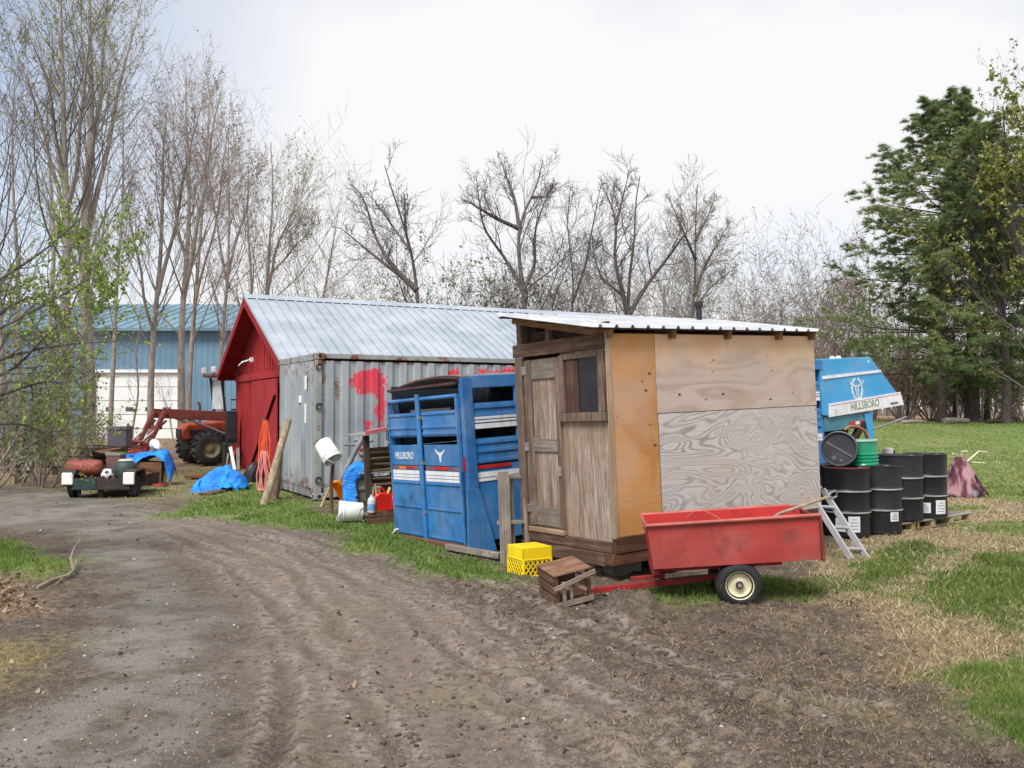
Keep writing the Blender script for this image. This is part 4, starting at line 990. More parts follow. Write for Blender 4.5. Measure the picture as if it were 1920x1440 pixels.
    m = MB(); n = 17
    xs = []
    for i in range(n):
        p = (x1 - x0) / n; x = x0 + i * p
        xs += [(x, 0), (x + p * .36, 0), (x + p * .44, .028), (x + p * .56, .028), (x + p * .64, 0)]
    xs.append((x1, 0)); k = len(xs)
    m.add([(x, y, z + h) for y, z in ((y0, za), (y1, zc)) for x, h in xs], [(i, i + 1, k + i + 1, k + i) for i in range(k - 1)])
    m.build('roof', rm, t, solid=.004)
    m = MB()
    for x in (.0, .82, 1.62, 2.42, 2.98): m.bar((x, y0 + .05, za - .052), (x, y1 - .02, zc - .052), .05, .085)
    m.build('rafter', wood('rafter_wood', C(120, 90, 64), C(160, 124, 90), 1, 20), t)
    m = MB()
    for yy in (.0, .75, 1.45):
        z = za + (zc - za) * (yy - y0) / (y1 - y0); m.bar((x0 + .04, yy, z - .004 - .016), (x1 - .04, yy, z - .004 - .016), .07, .018)
    m.build('purlin', fx, t)
    m = MB(); m.box(-.02, .06, D - .09, D - .02, zt + .007, zt + .26); m.build('stud', fw, t); m = MB(); m.box(-.01, .05, .9, .96, zt + .007, zt + .16); m.build('stud', fw, t)
    m = MB(); m.box(.25, L - .05, .05, D - .06, zt + .0, zt + .02); m.box(.1, .14, .1, D - .1, zt + .007, zt + .13); m.build('loft_board', wood('loft_dark', C(70, 50, 44), C(96, 74, 64), 1, 20), t)
    m = MB(); m.tube([(2.6, 1.3, 2.6), (2.6, 1.3, 2.84)], .035, 12); m.tube([(2.6, 1.3, 2.84), (2.6, 1.3, 2.9)], .055, 12); m.build('stove_pipe', surf('pipe_black', (.03, .03, .035, 1), .5, .3), t, 0, True)
    return t
shed()
# blocks under the shed
for i, (px, py, w, lab) in enumerate(((1125, 1078, .34, 'stacked grey timber blocking under the shed corner beside the crate'), (1300, 1072, .36, 'dark timber block under the shed behind the cart tongue'))):
    g = G(px, py); m = MB(); m.box(-w / 2, w / 2, -.1, .12, 0, .07, rotm(0, 0, 20)); m.box(-w / 2 + .03, w / 2 + .06, -.08, .1, .072, .14, rotm(0, 0, 35))
    o = m.build('timber_block', GREYX, None, .006); o.location = (g.x, g.y + .1, 0); props(o, lab, 'block')
for i, (dx, dy) in enumerate(((.35, .35), (2.6, .3), (.5, 1.3), (2.6, 1.3))):
    w = SHM @ Vector((dx, dy, 0)); zt_ = (SHM @ Vector((dx, dy, .16))).z
    m = MB(); m.box(-.19, .19, -.1, .1, -.06, zt_ - .003)
    o = m.build('concrete_block', surf('concrete', C(134, 130, 124), .9, bump=.4), None, .008); o.location = (w.x, w.y, 0); o.rotation_euler.z = R(34); props(o, ['concrete block under the near corner of the shed', 'concrete block under the right end of the shed', 'concrete block under the door end of the shed, far side', 'concrete block under the far right of the shed'][i], 'block')
# ================================================================== RED DUMP CART
CTM = frame((1.161, 7.65, .287), -5, -4.3)
def cart():
    t = thing('garden_cart', 'red steel dump cart on small wheels, tongue on the grass, before the shed', 'cart', CTM)
    RD = surf('cart_red', C(176, 63, 57), .62, var=.2, vs=2.5, fade=.15, streak=.4, scol=C(120, 56, 50), chip=.8, dent=.05, dirt=.36, dcol=C(126, 56, 54), rust=.16, rcol=C(84, 44, 40), rs=2.2, spec=.45)
    RI = surf('cart_inside', C(184, 44, 46), .6, var=.2, vs=3, chip=.8, rust=.24, rcol=C(110, 40, 36))
    L, D, H = 1.425, .72, .375
    m = MB()
    # tapered near and far side sheets, ends
    m.add([(.03, .04, 0), (L - .01, .04, 0), (L, 0, H), (0, 0, H), (.03, .052, 0), (L - .01, .052, 0), (L, .012, H), (0, .012, H)], [(0, 1, 2, 3), (4, 7, 6, 5), (0, 4, 5, 1), (2, 6, 7, 3), (0, 3, 7, 4), (1, 5, 6, 2)])
    m.build('side_panel', RD, t)
    m = MB(); m.add([(.03, D - .04, 0), (L - .01, D - .04, 0), (L, D, H), (0, D, H), (.03, D - .052, 0), (L - .01, D - .052, 0), (L, D - .012, H), (0, D - .012, H)], [(0, 1, 2, 3), (4, 7, 6, 5), (0, 4, 5, 1), (2, 6, 7, 3), (0, 3, 7, 4), (1, 5, 6, 2)]); m.build('side_panel', RI, t)
    m = MB(); m.add([(.03, .055, 0), (.03, D - .055, 0), (0, D - .015, H), (0, .015, H), (.042, .055, 0), (.042, D - .055, 0), (.012, D - .015, H), (.012, .015, H)], [(0, 1, 2, 3), (4, 7, 6, 5), (0, 4, 5, 1), (2, 6, 7, 3), (0, 3, 7, 4), (1, 5, 6, 2)]); m.build('front_panel', RI, t)
    m = MB(); m.box(L - .012, L + .012, -.012, D + .01, -.01, H - .03); m.build('tailgate', surf('gate_rust', C(120, 52, 44), .7, var=.3, rust=.4), t, .004)
    m = MB(); m.box(.035, L - .015, .054, D - .054, .0, .01); m.build('floor', RI, t)
    RM = surf('rim_metal', C(182, 96, 86), .45, .1, var=.25, rust=.3, rcol=C(120, 80, 66))
    m = MB(); m.tube([(-.01, -.012, H), (L + .005, -.012, H)], .017, 10); m.tube([(-.01, D + .012, H), (L - .1, D + .012, H)], .017, 10); m.tube([(-.012, -.01, H), (-.012, D + .01, H)], .017, 10); m.build('rim', RM, t, 0, True)
    fr = surf('frame_red', C(150, 36, 38), .6, rust=.3, var=.3)
    m = MB(); m.box(.05, L - .3, .2, .25, -.055, -.012); m.box(.05, L - .3, D - .25, D - .2, -.055, -.012); m.box(.02, .075, .1, D - .1, -.06, -.012); m.box(.7, .77, .2, D - .2, -.1, -.058)
    m.build('frame', fr, t)
    # tongue: from under the bed down to the ground ahead
    I = CTM.inverted()
    a = I @ Vector((1.95, 7.95, .20)); b = I @ Vector((.70, 8.0, .05))
    m = MB(); m.bar(a, b, .06, .05); m.bar(I @ Vector((1.32, 8.0, .15)), I @ Vector((1.25, 8.0, .31)), .05, .04, (0, 1, 0)); m.bar(I @ Vector((1.05, 8.08, .14)), I @ Vector((1.35, 8.05, .17)), .035, .03); m.build('tongue', fr, t, .004)
    m = MB(); m.tube([b + Vector((-.05, 0, .05)), b + Vector((-.05, 0, -.04))], .012, 8); m.box(b.x - .1, b.x + .01, b.y - .03, b.y + .03, b.z - .03, b.z - .015); m.box(b.x - .1, b.x + .01, b.y - .03, b.y + .03, b.z + .015, b.z + .03); m.build('hitch', STEEL, t)
    m = MB(); c0 = I @ Vector((1.905, 7.62, .165)); c1 = I @ Vector((1.98, 8.31, .165)); m.tube([c0, c1], .018, 10); m.build('axle', STEEL, t)
    ym = surf('rim_yellow', C(226, 220, 186), .5, var=.12, vs=10, rust=.22, rcol=C(150, 122, 66), rs=12)
    for c, s in ((c0, -1), (c1, 1)):
        d = (c1 - c0).normalized(); zx = Vector((1, 0, 0)); zx = (zx - d * zx.dot(d)).normalized(); M = basis(c + d * (.0 if s < 0 else -.14), zx, d.cross(zx) * -1, d)
        m = MB(); m.lathe([(.10, .012), (.125, -.006), (.165, .0), (.185, .02), (.195, .05), (.195, .1), (.185, .13), (.165, .15), (.125, .156), (.10, .138)], 36, M, True)
        w = m.build('wheel', BLACK, t, 0, 'all')
        m = MB(); m.lathe([(.118, -.004), (.112, .0), (.108, .02), (.085, .05), (.05, .045), (.045, .03), (.03, .03), (.03, .04), (0, .04)], 28, M)
        m.lathe([(.118, .154), (.112, .15), (.108, .13), (.085, .1), (.05, .105), (.0, .105)], 28, M); r = m.build('rim', ym, w, 0, True)
        m = MB(); m.lathe([(.034, .02), (.03, .012), (0, .012)], 16, M); m.build('hub', surf('hub_rust', C(84, 54, 44), .8), r)
    return t
cart()
# shovel lying in the cart
a = CTM @ Vector((1.12, .12, .36)); b = P(1552, 932, 8.0)
sh = thing('shovel', 'long handled tool lying over the right end of the red cart', 'shovel', a)
m = MB(); m.tube([Vector((-.25, .1, -.16)), Vector((0, 0, .03)), b - a], .014, 8); m.build('handle', wood('handle_wood', C(150, 130, 110), C(188, 170, 146), 0, 20), sh, 0, True)
dd = (b - a).normalized(); m = MB(); s = Vector((dd.z, 0, -dd.x)) ; e = b - a
m.tube([e, e + dd * .05 + s * -.03, e + dd * .11 + s * -.03, e + dd * .13, e + dd * .11 + s * .03, e + dd * .05 + s * .03, e], .011, 6); m.build('grip', STEEL, sh, 0, True)
# crooked piece of red hose in the cart
hs = MB(); p0 = CTM @ Vector((.38, .5, .35)); hs.tube([(0, 0, 0), (.06, -.02, .06), (.15, -.05, .07), (.2, -.2, .05), (.24, -.42, .02)], .006, 6); o = hs.build('bent_wire', surf('wire_red', C(196, 96, 84), .5), None, 0, True); o.location = p0; props(o, 'thin bent red wire lying across the cart rim', 'wire')
# ================================================================== BLUE STOCK TRAILER
TRM = frame((-.45, 10.3, .0), 33.4, -4.0)
def stock_trailer():
    t = thing('stock_trailer', 'blue slatted livestock trailer sunk at the rear, passing behind the plywood shed', 'trailer', TRM)
    B = surf('trailer_blue', C(52, 124, 188), .52, .05, var=.2, vs=2, dirt=.24, dcol=C(46, 92, 132), rust=.24, rcol=C(112, 66, 52), rs=3.4, spec=.4, fade=.28, streak=.55, scol=C(92, 84, 84), chip=.8, dent=.14)
    B2 = surf('trailer_blue_worn', C(44, 108, 170), .55, .05, var=.25, vs=3, dirt=.25, dcol=C(92, 102, 116), fade=.4, streak=.7, chip=1., rust=.36, rcol=C(120, 70, 56), rs=2.6)
    BLt = surf('nose_blue', C(56, 162, 220), .45, .05, var=.1, vs=1.2, dirt=.1, dcol=C(70, 140, 184), spec=.45, streak=.35, scol=C(104, 124, 140), fade=.3, dent=.08)
    BI = surf('inner_shade', C(26, 38, 50), .9, var=.3, rust=.3, rcol=C(50, 36, 32))  # dirty inner paint, darkened to carry the shade inside the trailer
    WS = surf('stripe_white', C(230, 231, 234, .9), .5, var=.1, vs=5, streak=.4, scol=C(168, 150, 136), dirt=.14, dcol=C(176, 172, 166))
    RD = surf('tape_red', C(196, 40, 36), .35, var=.15, vs=9); OR = surf('tape_orange', C(226, 130, 50), .4, var=.15, vs=9)
    L, W, H = 6.35, 1.9, 2.0
    def slat(name, x0, x1, z0, z1, mat=B, par=t, y=0., ridge=True):
        """a ribbed side board on the camera side, running along x"""
        m = MB(); m.box(x0, x1, y, y + .025, z0, z1)
        if ridge:
            h = z1 - z0
            for f in (.04, .44, .78): m.box(x0, x1, y - .014, y - .001, z0 + h * f, z0 + h * f + min(.05, h * .14))
        return m.build(name, mat, par, .004)
    # corner and side posts
    m = MB(); m.box(-.005, .13, -.035, .05, .05, H); m.build('corner_post', B2, t, .006)
    for i, x in enumerate((.72, 1.9, 3.1, 4.3, 5.5)):
        m = MB(); m.box(x, x + .07, -.03, -.002 + .03, .1, H - .12); m.build('side_post', B, t, .005)
    # right side boards
    m = MB(); m.box(.13, L, -.03, .03, 1.87, 2.02); m.build('top_rail', B, t, .01)
    for k, (x0, x1) in enumerate(((.131, .719), (.771, 1.899), (1.971, 3.099), (3.171, 4.299), (4.371, 5.499), (5.571, L - .1))):
        s1 = slat('side_slat', x0, x1, 1.40, 1.70)
        m = MB(); m.box(x0 + .004, x1 - .004, -.02, -.0145, 1.405, 1.46); m.box(x0 + .004, x1 - .004, -.02, -.0155, 1.475, 1.50); m.box(x0 + .004, x1 - .004, -.02, -.0155, 1.512, 1.54); m.build('stripe', WS, s1)
        slat('side_slat', x0, x1, 1.0, 1.29)
        lo = slat('side_slat', x0, x1, .12, .985, ridge=False)
        m = MB(); m.box(x0 + .004, x1 - .004, -.008, -.002, .80, .835); m.box(x0 + .004, x1 - .004, -.008, -.002, .845, .905); m.build('stripe', WS, lo)
        m = MB(); m.box(x0 + .004, x1 - .12, -.012, -.002, .945, .984); m.build('reflector_tape', RD if k % 2 == 0 else surf('tape_pale', C(200, 190, 190), .4), lo)
    # left side seen through the gaps
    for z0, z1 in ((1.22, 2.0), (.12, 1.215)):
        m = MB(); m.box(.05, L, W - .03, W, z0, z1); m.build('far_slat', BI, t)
    for a_, b_, q_ in ((.3, .9, WS), (.9, 1.3, RD), (1.3, 1.9, WS), (1.9, 2.3, RD), (2.3, 3.2, WS)):
        m = MB(); m.box(a_, b_, W - .036, W - .031, 1.58, 1.68); m.build('far_tape', q_, t)
    m = MB(); m.box(.02, .12, W - .06, W + .03, .05, 1.83); m.build('corner_post', B2, t, .006)
    # floor, front wall, arched roof
    m = MB(); m.box(.02, L, .03, W - .03, .05, .12); m.build('floor', DARK, t)  # floor colour also holds the interior shade
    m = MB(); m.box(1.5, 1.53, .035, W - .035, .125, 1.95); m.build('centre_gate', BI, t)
    m = MB(); m.box(L - .06, L, .035, W - .035, .125, 1.95); m.build('front_wall', B, t)
    m = MB()
    n = 14
    prof = [((W - .13) * i / n, H + .01 + .07 * math.sin(math.pi * i / n) ** .8) for i in range(n + 1)]
    prof = [(y - (.0), z - (.07 * (y / W))) for y, z in prof]
    k = n + 1
    m.add([(x, y, z) for x in (.01, L) for y, z in prof], [(i, i + 1, k + i + 1, k + i) for i in range(n)])
    m.build('roof', surf('roof_rust', C(126, 112, 108), .7, var=.3, rust=.5, rcol=C(120, 66, 54)), t, solid=.02, smooth=True)
    m = MB(); m.box(-.06, -.02, .06, W - .1, 1.93, 1.96)
    for i in range(n): m.bar((-.03, prof[i][0], prof[i][1] - .02), (-.03, prof[i + 1][0], prof[i + 1][1] - .02), .02, .02)
    m.build('roof_bow', surf('bow_rust', C(80, 56, 54), .8, rust=.5), t)
    # two leaf rear gate in the x = 0 plane
    yb = ((.06, .955), (1.02, 1.86))
    zt_ = 1.80
    for q, (a, b) in enumerate(yb):
        g = MB(); g.box(-.035, -.005, a, b, .10, .93)
        gate = g.build('gate', B, t, .004)
        m = MB()
        for z in (.12, .46, .76): m.box(-.048, -.036, a + .03, b - .03, z, z + .025)
        m.box(-.05, -.002, a, a + .025, .1, zt_) if q == 0 else m.box(-.05, -.002, b - .025, b, .1, zt_)
        m.build('gate_rib', B, gate, .004)
        m = MB(); m.box(-.035, -.01, a + .026, b - .026, .99, 1.24); pnl = m.build('gate_panel', B, gate, .004)
        m = MB(); m.box(-.035, -.01, a + .026, b - .026, 1.34, 1.64); 
        for z in (1.36, 1.44, 1.6): m.box(-.047, -.036, a + .026, b - .026, z, z + .03)
        m.build('gate_slat', B, gate, .004)
        m = MB(); m.tube([(-.025, a, zt_), (-.025, b, zt_)], .024, 10); m.build('gate_bar', B, gate, 0, True)
        m = MB(); m.box(-.038, -.036, a + .04, b - .04, .80, .832); m.box(-.038, -.036, a + .04, b - .04, .84, .87); m.box(-.038, -.036, a + .04, b - .04, .878, .925); m.build('stripe', WS, gate)
        m = MB(); m.box(-.03, -.01, a + .03, b - .03, .935, .985); m.build('tape', surf('tape_mix', C(120, 96, 110), .5, var=.3), gate)
        m = MB(); m.box(-.034, -.031, a + .3, b - .25, .94, .98) if q == 0 else m.box(-.034, -.031, a + .2, b - .42, .94, .975); m.build('tape', RD, gate)
        if q == 1:
            m = MB(); m.box(-.034, -.031, b - .40, b - .22, .935, .972); m.build('tape', OR, gate)
            text_obj('lettering', 'HILLSBORO', .125, WS, pnl, basis((-.037, 1.47, 1.105), (0, -1, 0), (0, 0, 1), (-1, 0, 0)), .001, .78)
        else:
            # white long horned head
            hd = [(-.12, .075), (-.08, .055), (-.04, .02), (-.025, -.02), (-.02, -.07), (.02, -.07), (.025, -.02), (.04, .02), (.08, .055), (.12, .075), (.085, .025), (.05, -.0), (.05, .0), (.012, .03), (0, .02), (-.012, .03), (-.05, 0), (-.085, .025)]
            hd = [(-.12, .08), (-.105, .045), (-.06, .015), (-.035, .0), (-.022, -.045), (-.012, -.08), (.012, -.08), (.022, -.045), (.035, .0), (.06, .015), (.105, .045), (.12, .08), (.08, .05), (.035, .035), (0, .03), (-.035, .035), (-.08, .05)]
            m = MB(); m.prism(hd, .002, basis((-.0355, .53, 1.115), (0, -1, 0), (0, 0, 1), (-1, 0, 0))); m.build('emblem', WS, pnl)
    m = MB(); m.tube([(-.05, .99, .05), (-.05, .99, 1.86)], .034, 12); m.build('gate_post', B, t, 0, True)
    for z in (.4, 1.0, 1.55):
        m = MB(); m.box(-.075, -.01, .955, 1.02, z, z + .04); m.build('latch', STEEL, t, .004)
    m = MB(); m.tube([(-.02, W + .0, 1.45), (-.02, W + .09, 1.43), (-.02, W + .1, 1.3), (-.02, W + .02, 1.27)], .012, 8); m.build('handle', STEEL, t, 0, True)
    # tail lamp on the corner post, flared foot and rear sill
    m = MB(); m.box(-.016, -.006, -.005, .05, .93, 1.1); m.build('tail_lamp', surf('lamp_red', C(150, 24, 30), .25, spec=.6), t, .006)
    m = MB(); m.add([(-.03, -.04, .75), (.13, -.045, .72), (.30, -.06, .0), (-.08, -.06, .0), (-.03, -.02, .75), (.13, -.025, .72), (.30, -.04, .0), (-.08, -.04, .0)], [(0, 1, 2, 3), (4, 7, 6, 5), (0, 4, 5, 1), (2, 6, 7, 3), (0, 3, 7, 4), (1, 5, 6, 2)])
    m.build('corner_gusset', B, t, .004)
    m = MB(); m.box(-.10, -.0, -.05, W, .0, .098); m.build('rear_sill', surf('sill_rust', C(120, 84, 66), .8, var=.3, rust=.6), t, .006)
    m = MB(); m.bar((-.06, 1.78, .16), (-.09, 1.9, .04), .05, .02); m.build('plate', WHITE, t)
    # wheels (hidden side skirts) and axle
    for y in (.0, W - .22):
        for x in (2.6, 3.4):
            m = MB(); m.lathe([(.15, 0), (.3, .0), (.34, .04), (.34, .16), (.3, .2), (.15, .2), (.0, .18), (0, .02), (.15, .02)], 28, basis((x, y - .1, .34), (1, 0, 0), (0, 0, 1), (0, 1, 0)))
            m.build('wheel', BLACK, t, 0, True)
    # gooseneck nose
    xa, xb, xc, xd = 6.30, 7.57, 8.33, 6.44; zh, zl = 2.03, 1.15
    side = [(xa, zl + .02), (xd, zl), (xc, zl + .085), (xc - .02, zl + .17), (xb, zh), (xa, zh)]
    Mn = basis((0, 0, 0), (1, 0, 0), (0, 0, 1), (0, -1, 0))
    m = MB(); m.prism(side, -W + .02, basis((0, -.012, 0), (1, 0, 0), (0, 0, 1), (0, -1, 0))); nose = m.build('nose', BLt, t, .015)
    m = MB(); m.prism([(xd - .02, zl - .012), (xc + .012, zl + .07), (xc - .055, zl + .285), (xd + .0, zl + .19)], .012, basis((0, -.014, 0), (1, 0, 0), (0, 0, 1), (0, -1, 0))); m.build('stripe', WS, nose)
    m = MB(); m.prism([(xd - .1, zh - .31), (xb + .24, zh - .255), (xb + .22, zh - .215), (xd - .1, zh - .262)], .012, basis((0, -.014, 0), (1, 0, 0), (0, 0, 1), (0, -1, 0))); m.build('stripe', WS, nose)
    m = MB(); m.prism([(xd + .02, zl + .155), (xc - .06, zl + .25), (xc - .062, zl + .258), (xd + .02, zl + .164)], .002, basis((0, -.027, 0), (1, 0, 0), (0, 0, 1), (0, -1, 0))); m.build('pinstripe', surf('pin_red', C(206, 120, 124), .5), nose)
    rot = math.atan2(.085, xc - xd)
    bx = lambda x, z: basis((x, -.0275, z), (math.cos(rot), 0, math.sin(rot)), (-math.sin(rot), 0, math.cos(rot)), (0, -1, 0))
    text_obj('lettering', 'HILLSBORO', .165, surf('letter_green', C(120, 142, 110), .5), nose, bx(7.32, zl + .122), .001, .85)
    m = MB(); m.prism([(-.1, -.016), (.1, -.016), (.1, .016), (-.1, .016)], .002, bx(8.08, zl + .11)); m.build('small_mark', surf('mark_grey', C(96, 100, 112), .5), nose)
    # bull head emblem inside a wreath
    em = basis((7.16, -.016, 1.535), (1, 0, .03), (-.03, 0, 1), (0, -1, 0))
    m = MB(); n = 26
    for i in range(n):
        a = R(100) + R(335) * (i / n) ; a2 = a + R(13)
        w = .018 + .008 * (i % 2)
        q = [(math.cos(a) * (.125 - w), math.sin(a) * (.165 - w)), (math.cos(a) * (.125 + w), math.sin(a) * (.165 + w)), (math.cos(a2) * (.125 + w), math.sin(a2) * (.165 + w)), (math.cos(a2) * (.125 - w), math.sin(a2) * (.165 - w))]
        m.prism(q, .003, em)
    m.prism([(-.05, .06), (.05, .06), (.045, -.02), (.03, -.11), (0, -.15), (-.03, -.11), (-.045, -.02)], .003, em)
    for s in (-1, 1):
        m.prism([(s * .05, .035), (s * .11, .055), (s * .16, .075), (s * .2, .13), (s * .15, .105), (s * .1, .085), (s * .05, .065)], .005, em)
    m.build('emblem', surf('emblem_white', C(206, 226, 238), .5), nose)
    m = MB(); m.box(-.03, -.012, .0, .02, .0, .0) if False else m.prism([(-.022, .03), (-.008, .03), (-.008, .01), (-.022, .01)], .002, em @ Matrix.Translation((0, 0, .0035))); m.prism([(.008, .03), (.022, .03), (.022, .01), (.008, .01)], .002, em @ Matrix.Translation((0, 0, .0035))); m.prism([(-.016, -.09), (.016, -.09), (.01, -.11), (-.01, -.11)], .002, em @ Matrix.Translation((0, 0, .0035))); m.prism([(-.008, .0), (.008, .0), (.008, -.07), (-.008, -.07)], .002, em @ Matrix.Translation((0, 0, .0035))); m.build('emblem_face', surf('emblem_dark', C(76, 110, 120), .5), nose)
    for x in (6.9, 7.05): 
        m = MB(); m.lathe([(.0, .05), (.03, .045), (.045, .02), (.045, 0)], 12, Matrix.Translation((x, .2, zh - .0))); m.build('marker_lamp', WHITE, nose, 0, True)
    m = MB(); m.box(7.5, 7.515, -.02, -.0125, 1.93, 1.98) ; m.build('hinge', WHITE, nose)
    # neck below the nose: box beam, upright with gusset, jack leg and rod
    m = MB(); m.box(L + .003, 7.35, .02, .1, .92, 1.145); m.build('neck_beam', surf('beam_teal', C(74, 134, 150), .5, rust=.2), t, .006)
    m = MB(); m.prism([(7.32, 1.14), (7.52, 1.155), (7.54, .2), (7.5, .2)], .08, basis((0, .08, 0), (1, 0, 0), (0, 0, 1), (0, -1, 0))); m.build('neck_upright', BLt, t, .004)
    m = MB(); m.bar((7.32, .05, 1.0), (6.6, .05, .25), .08, .1, (0, 1, 0)); m.bar((6.45, .05, .2), (7.5, .05, .2), .08, .08); m.build('neck_brace', surf('brace_dark', C(48, 34, 38), .8, rust=.4), t)
    m = MB(); m.box(L + .01, 7.3, .3, W - .3, .2, .9); m.build('nose_shade', DARK, t, .01)  # dark box added for the shade under the nose
    m = MB(); m.tube([(7.53, .12, .2), (7.53, .12, -.42)], .035, 10); m.build('jack_leg', surf('jack_teal', C(90, 160, 170), .5), t, 0, True)
    for x0, x1, mm in ((6.95, 7.1, RD), (7.1, 7.2, WS), (7.2, 7.35, RD)):
        m = MB(); m.box(x0, x1, .0135, .0195, .98, 1.03); m.build('reflector_tape', mm, t)
    m = MB(); m.tube([(7.5, .1, .86), (7.9, .0, .93), (8.35, -.05, 1.02)], .016, 8); m.build('crank_rod', STEEL, t, 0, True)
    return t
stock_trailer()
plain_board('timber_beam', 'grey timber lying on the grass under the trailer gate', 'timber', G(838, 1030, .03) + Vector((0, 0, .03)), G(938, 1047, .03) + Vector((0, 0, .03)), .07, .06, GREYX)
# ---- weathered pallet stood on end between trailer and shed
def stood_pallet():
    M = frame(G(968, 1058), 24, -2, -6); M[2][3] = -.02
    t = thing('wooden_pallet', 'weathered grey pallet stood on end between the blue trailer and the shed', 'pallet', M)
    for x, w in ((-.17, .125), (.12, .09)):
        m = MB(); m.box(x, x + w, 0, .022, 0, 1.0 if x < 0 else .93); m.build('deck_board', GREYW, t, .003)
    for z in (.03, .46, .94):
        m = MB(); m.box(-.16, .34, .024, .11, z - .02, z + .02); m.build('stringer', GREYX, t, .003)
    for x in (-.04, .24):
        m = MB(); m.box(x, x + .09, .113, .13, 0, .97); m.build('deck_board', GREYW, t, .003)
stood_pallet()
# ================================================================== YARD ITEMS
YEL = surf('crate_yellow', C(236, 204, 24, 1), .45, var=.08, vs=5, dirt=.08, dcol=C(180, 156, 50))
def milk_crate():
    g = G(990, 1080); M = frame((g.x + .02, g.y + .19, z1(g.x, g.y) - .03), 28)
    t = thing('milk_crate', 'yellow plastic milk crate turned upside down beside the shed corner', 'crate', M)
    s, h = .165, .30
    m = MB(); m.box(-s, s, -s, s, h - .012, h); m.build('base_panel', YEL, t, .006)
    m = MB()
    for k in range(4):
        Mr = rotm(0, 0, 90 * k); 
        m.box(-s, s, -s, -s + .012, h - .115, h - .013, Mr); m.box(-s, s, -s - .006, -s + .014, .0, .025, Mr); m.box(-s, s, -s - .005, -s + .012, h - .125, h - .112, Mr)
        m.box(-s, -s + .02, -s - .004, -s + .012, .025, h - .12, Mr); m.box(s - .02, s, -s - .004, -s + .012, .025, h - .12, Mr)
    m.build('wall', YEL, t, .003)
    m = MB()
    for k in range(4):
        Mr = rotm(0, 0, 90 * k); z0, z1_ = .025, h - .12; n = 6; dx = z1_ - z0
        for sg in (-1, 1):
            for i in range(-4, n + 1):
                xa = -s + .02 + i * .052; xb = xa + dx * .75
                x0, x1 = max(xa, -s + .01), min(xb, s - .01)
                if x1 - x0 < .01: continue
                za = z0 + (x0 - xa) / .75; zb = z0 + (x1 - xa) / .75
                if sg < 0: x0, x1 = -x0, -x1
                m.bar(Mr @ Vector((x0, -s + .003 + .002 * sg, za)), Mr @ Vector((x1, -s + .003 + .002 * sg, zb)), .011, .006, Mr @ Vector((0, 1, 0)))
    m.build('lattice', YEL, t)
milk_crate()
def old_crate():
    g = G(1038, 1150); M = frame((g.x + .04, g.y + .12, z1(g.x, g.y) - .0), 22, -6, 9)
    t = thing('wooden_crate', 'broken brown wooden crate tilted on the mud in front of the yellow crate', 'crate', M)
    w, d, h = .32, .32, .27
    top = wood('crate_top', C(122, 88, 70), C(154, 120, 98), 0, 20, .08, .3)
    m = MB(); m.box(-.02, w + .01, -.02, d + .01, h, h + .014); m.build('top_board', top, t, .003)
    m = MB()
    for x, y in ((0, 0), (w - .03, 0), (0, d - .03), (w - .03, d - .03)): m.box(x, x + .03, y, y + .03, 0, h - .002)
    m.build('post', BROWNW, t)
    m = MB()
    m.box(.0, .012, .032, d - .032, .0, h - .01); m.box(.0, w, d - .03, d - .018, .05, h - .01)
    for z in (.02, .11, .2): m.box(-.014, -.001, 0, d, z, z + .06)
    m.build('side_slat', BROWNX, t)
    gx = wood('pale_slat', C(150, 132, 118), C(186, 170, 156), 0, 26, .06, .3)
    m = MB(); m.box(-.01, w + .01, -.016, -.002, 0, .04); m.bar((-.03, -.03, .17), (w + .03, -.04, .25), .035, .014, (0, 1, 0)); m.box(.05, .08, -.016, -.002, .042, h - .06); m.box(.12, .14, -.016, -.002, .042, .2); m.bar((.14, -.012, .2), (w - .05, -.012, .1), .03, .012, (0, 1, 0)); m.build('front_slat', gx, t)
    m = MB(); m.box(.15, .30, .05, .06, .045, .17); m.build('inner_panel', wood('inner_panel', C(150, 104, 76), C(176, 130, 100), 0, 18), t)
    m = MB(); m.box(.0, w, .0, d, -.012, -.001); m.build('bottom_board', BROWNX, t)
old_crate()
# ---- drums on the pallet
DRK = surf('drum_black', (.012, .013, .014, 1), .42, 0, var=.3, vs=2, streak=.3, scol=C(72, 66, 62), rust=.1, rcol=C(84, 56, 46), spec=.32, dent=.1)
DRK2 = surf('drum_black_dusty', (.018, .018, .02, 1), .55, 0, var=.4, vs=3, streak=.5, scol=C(92, 84, 76), dirt=.2, dcol=C(56, 52, 50), rust=.16, spec=.3, dent=.2, rseed=4)
HOOP = surf('hoop_highlight', C(176, 178, 180), .4, .2, var=.3, rust=.2)  # pale tone paints the bright highlight along each rolling hoop
PAPER = surf('label_paper', C(226, 228, 232), .6, var=.06, vs=20)
PRINT = surf('label_print', C(140, 142, 150), .7)
def drum_prof(r=.289, h=.876):
    p = [(0, .012), (r - .02, .012), (r - .012, 0), (r, .004), (r, .025)]
    for zc in (h * .345, h * .655): p += [(r - .003, zc - .03), (r, zc - .02), (r + .011, zc - .006), (r + .011, zc + .006), (r, zc + .02), (r - .003, zc + .03)]
    return p + [(r, h - .025), (r + .004, h - .004), (r - .006, h), (r - .014, h - .012), (0, h - .016)]
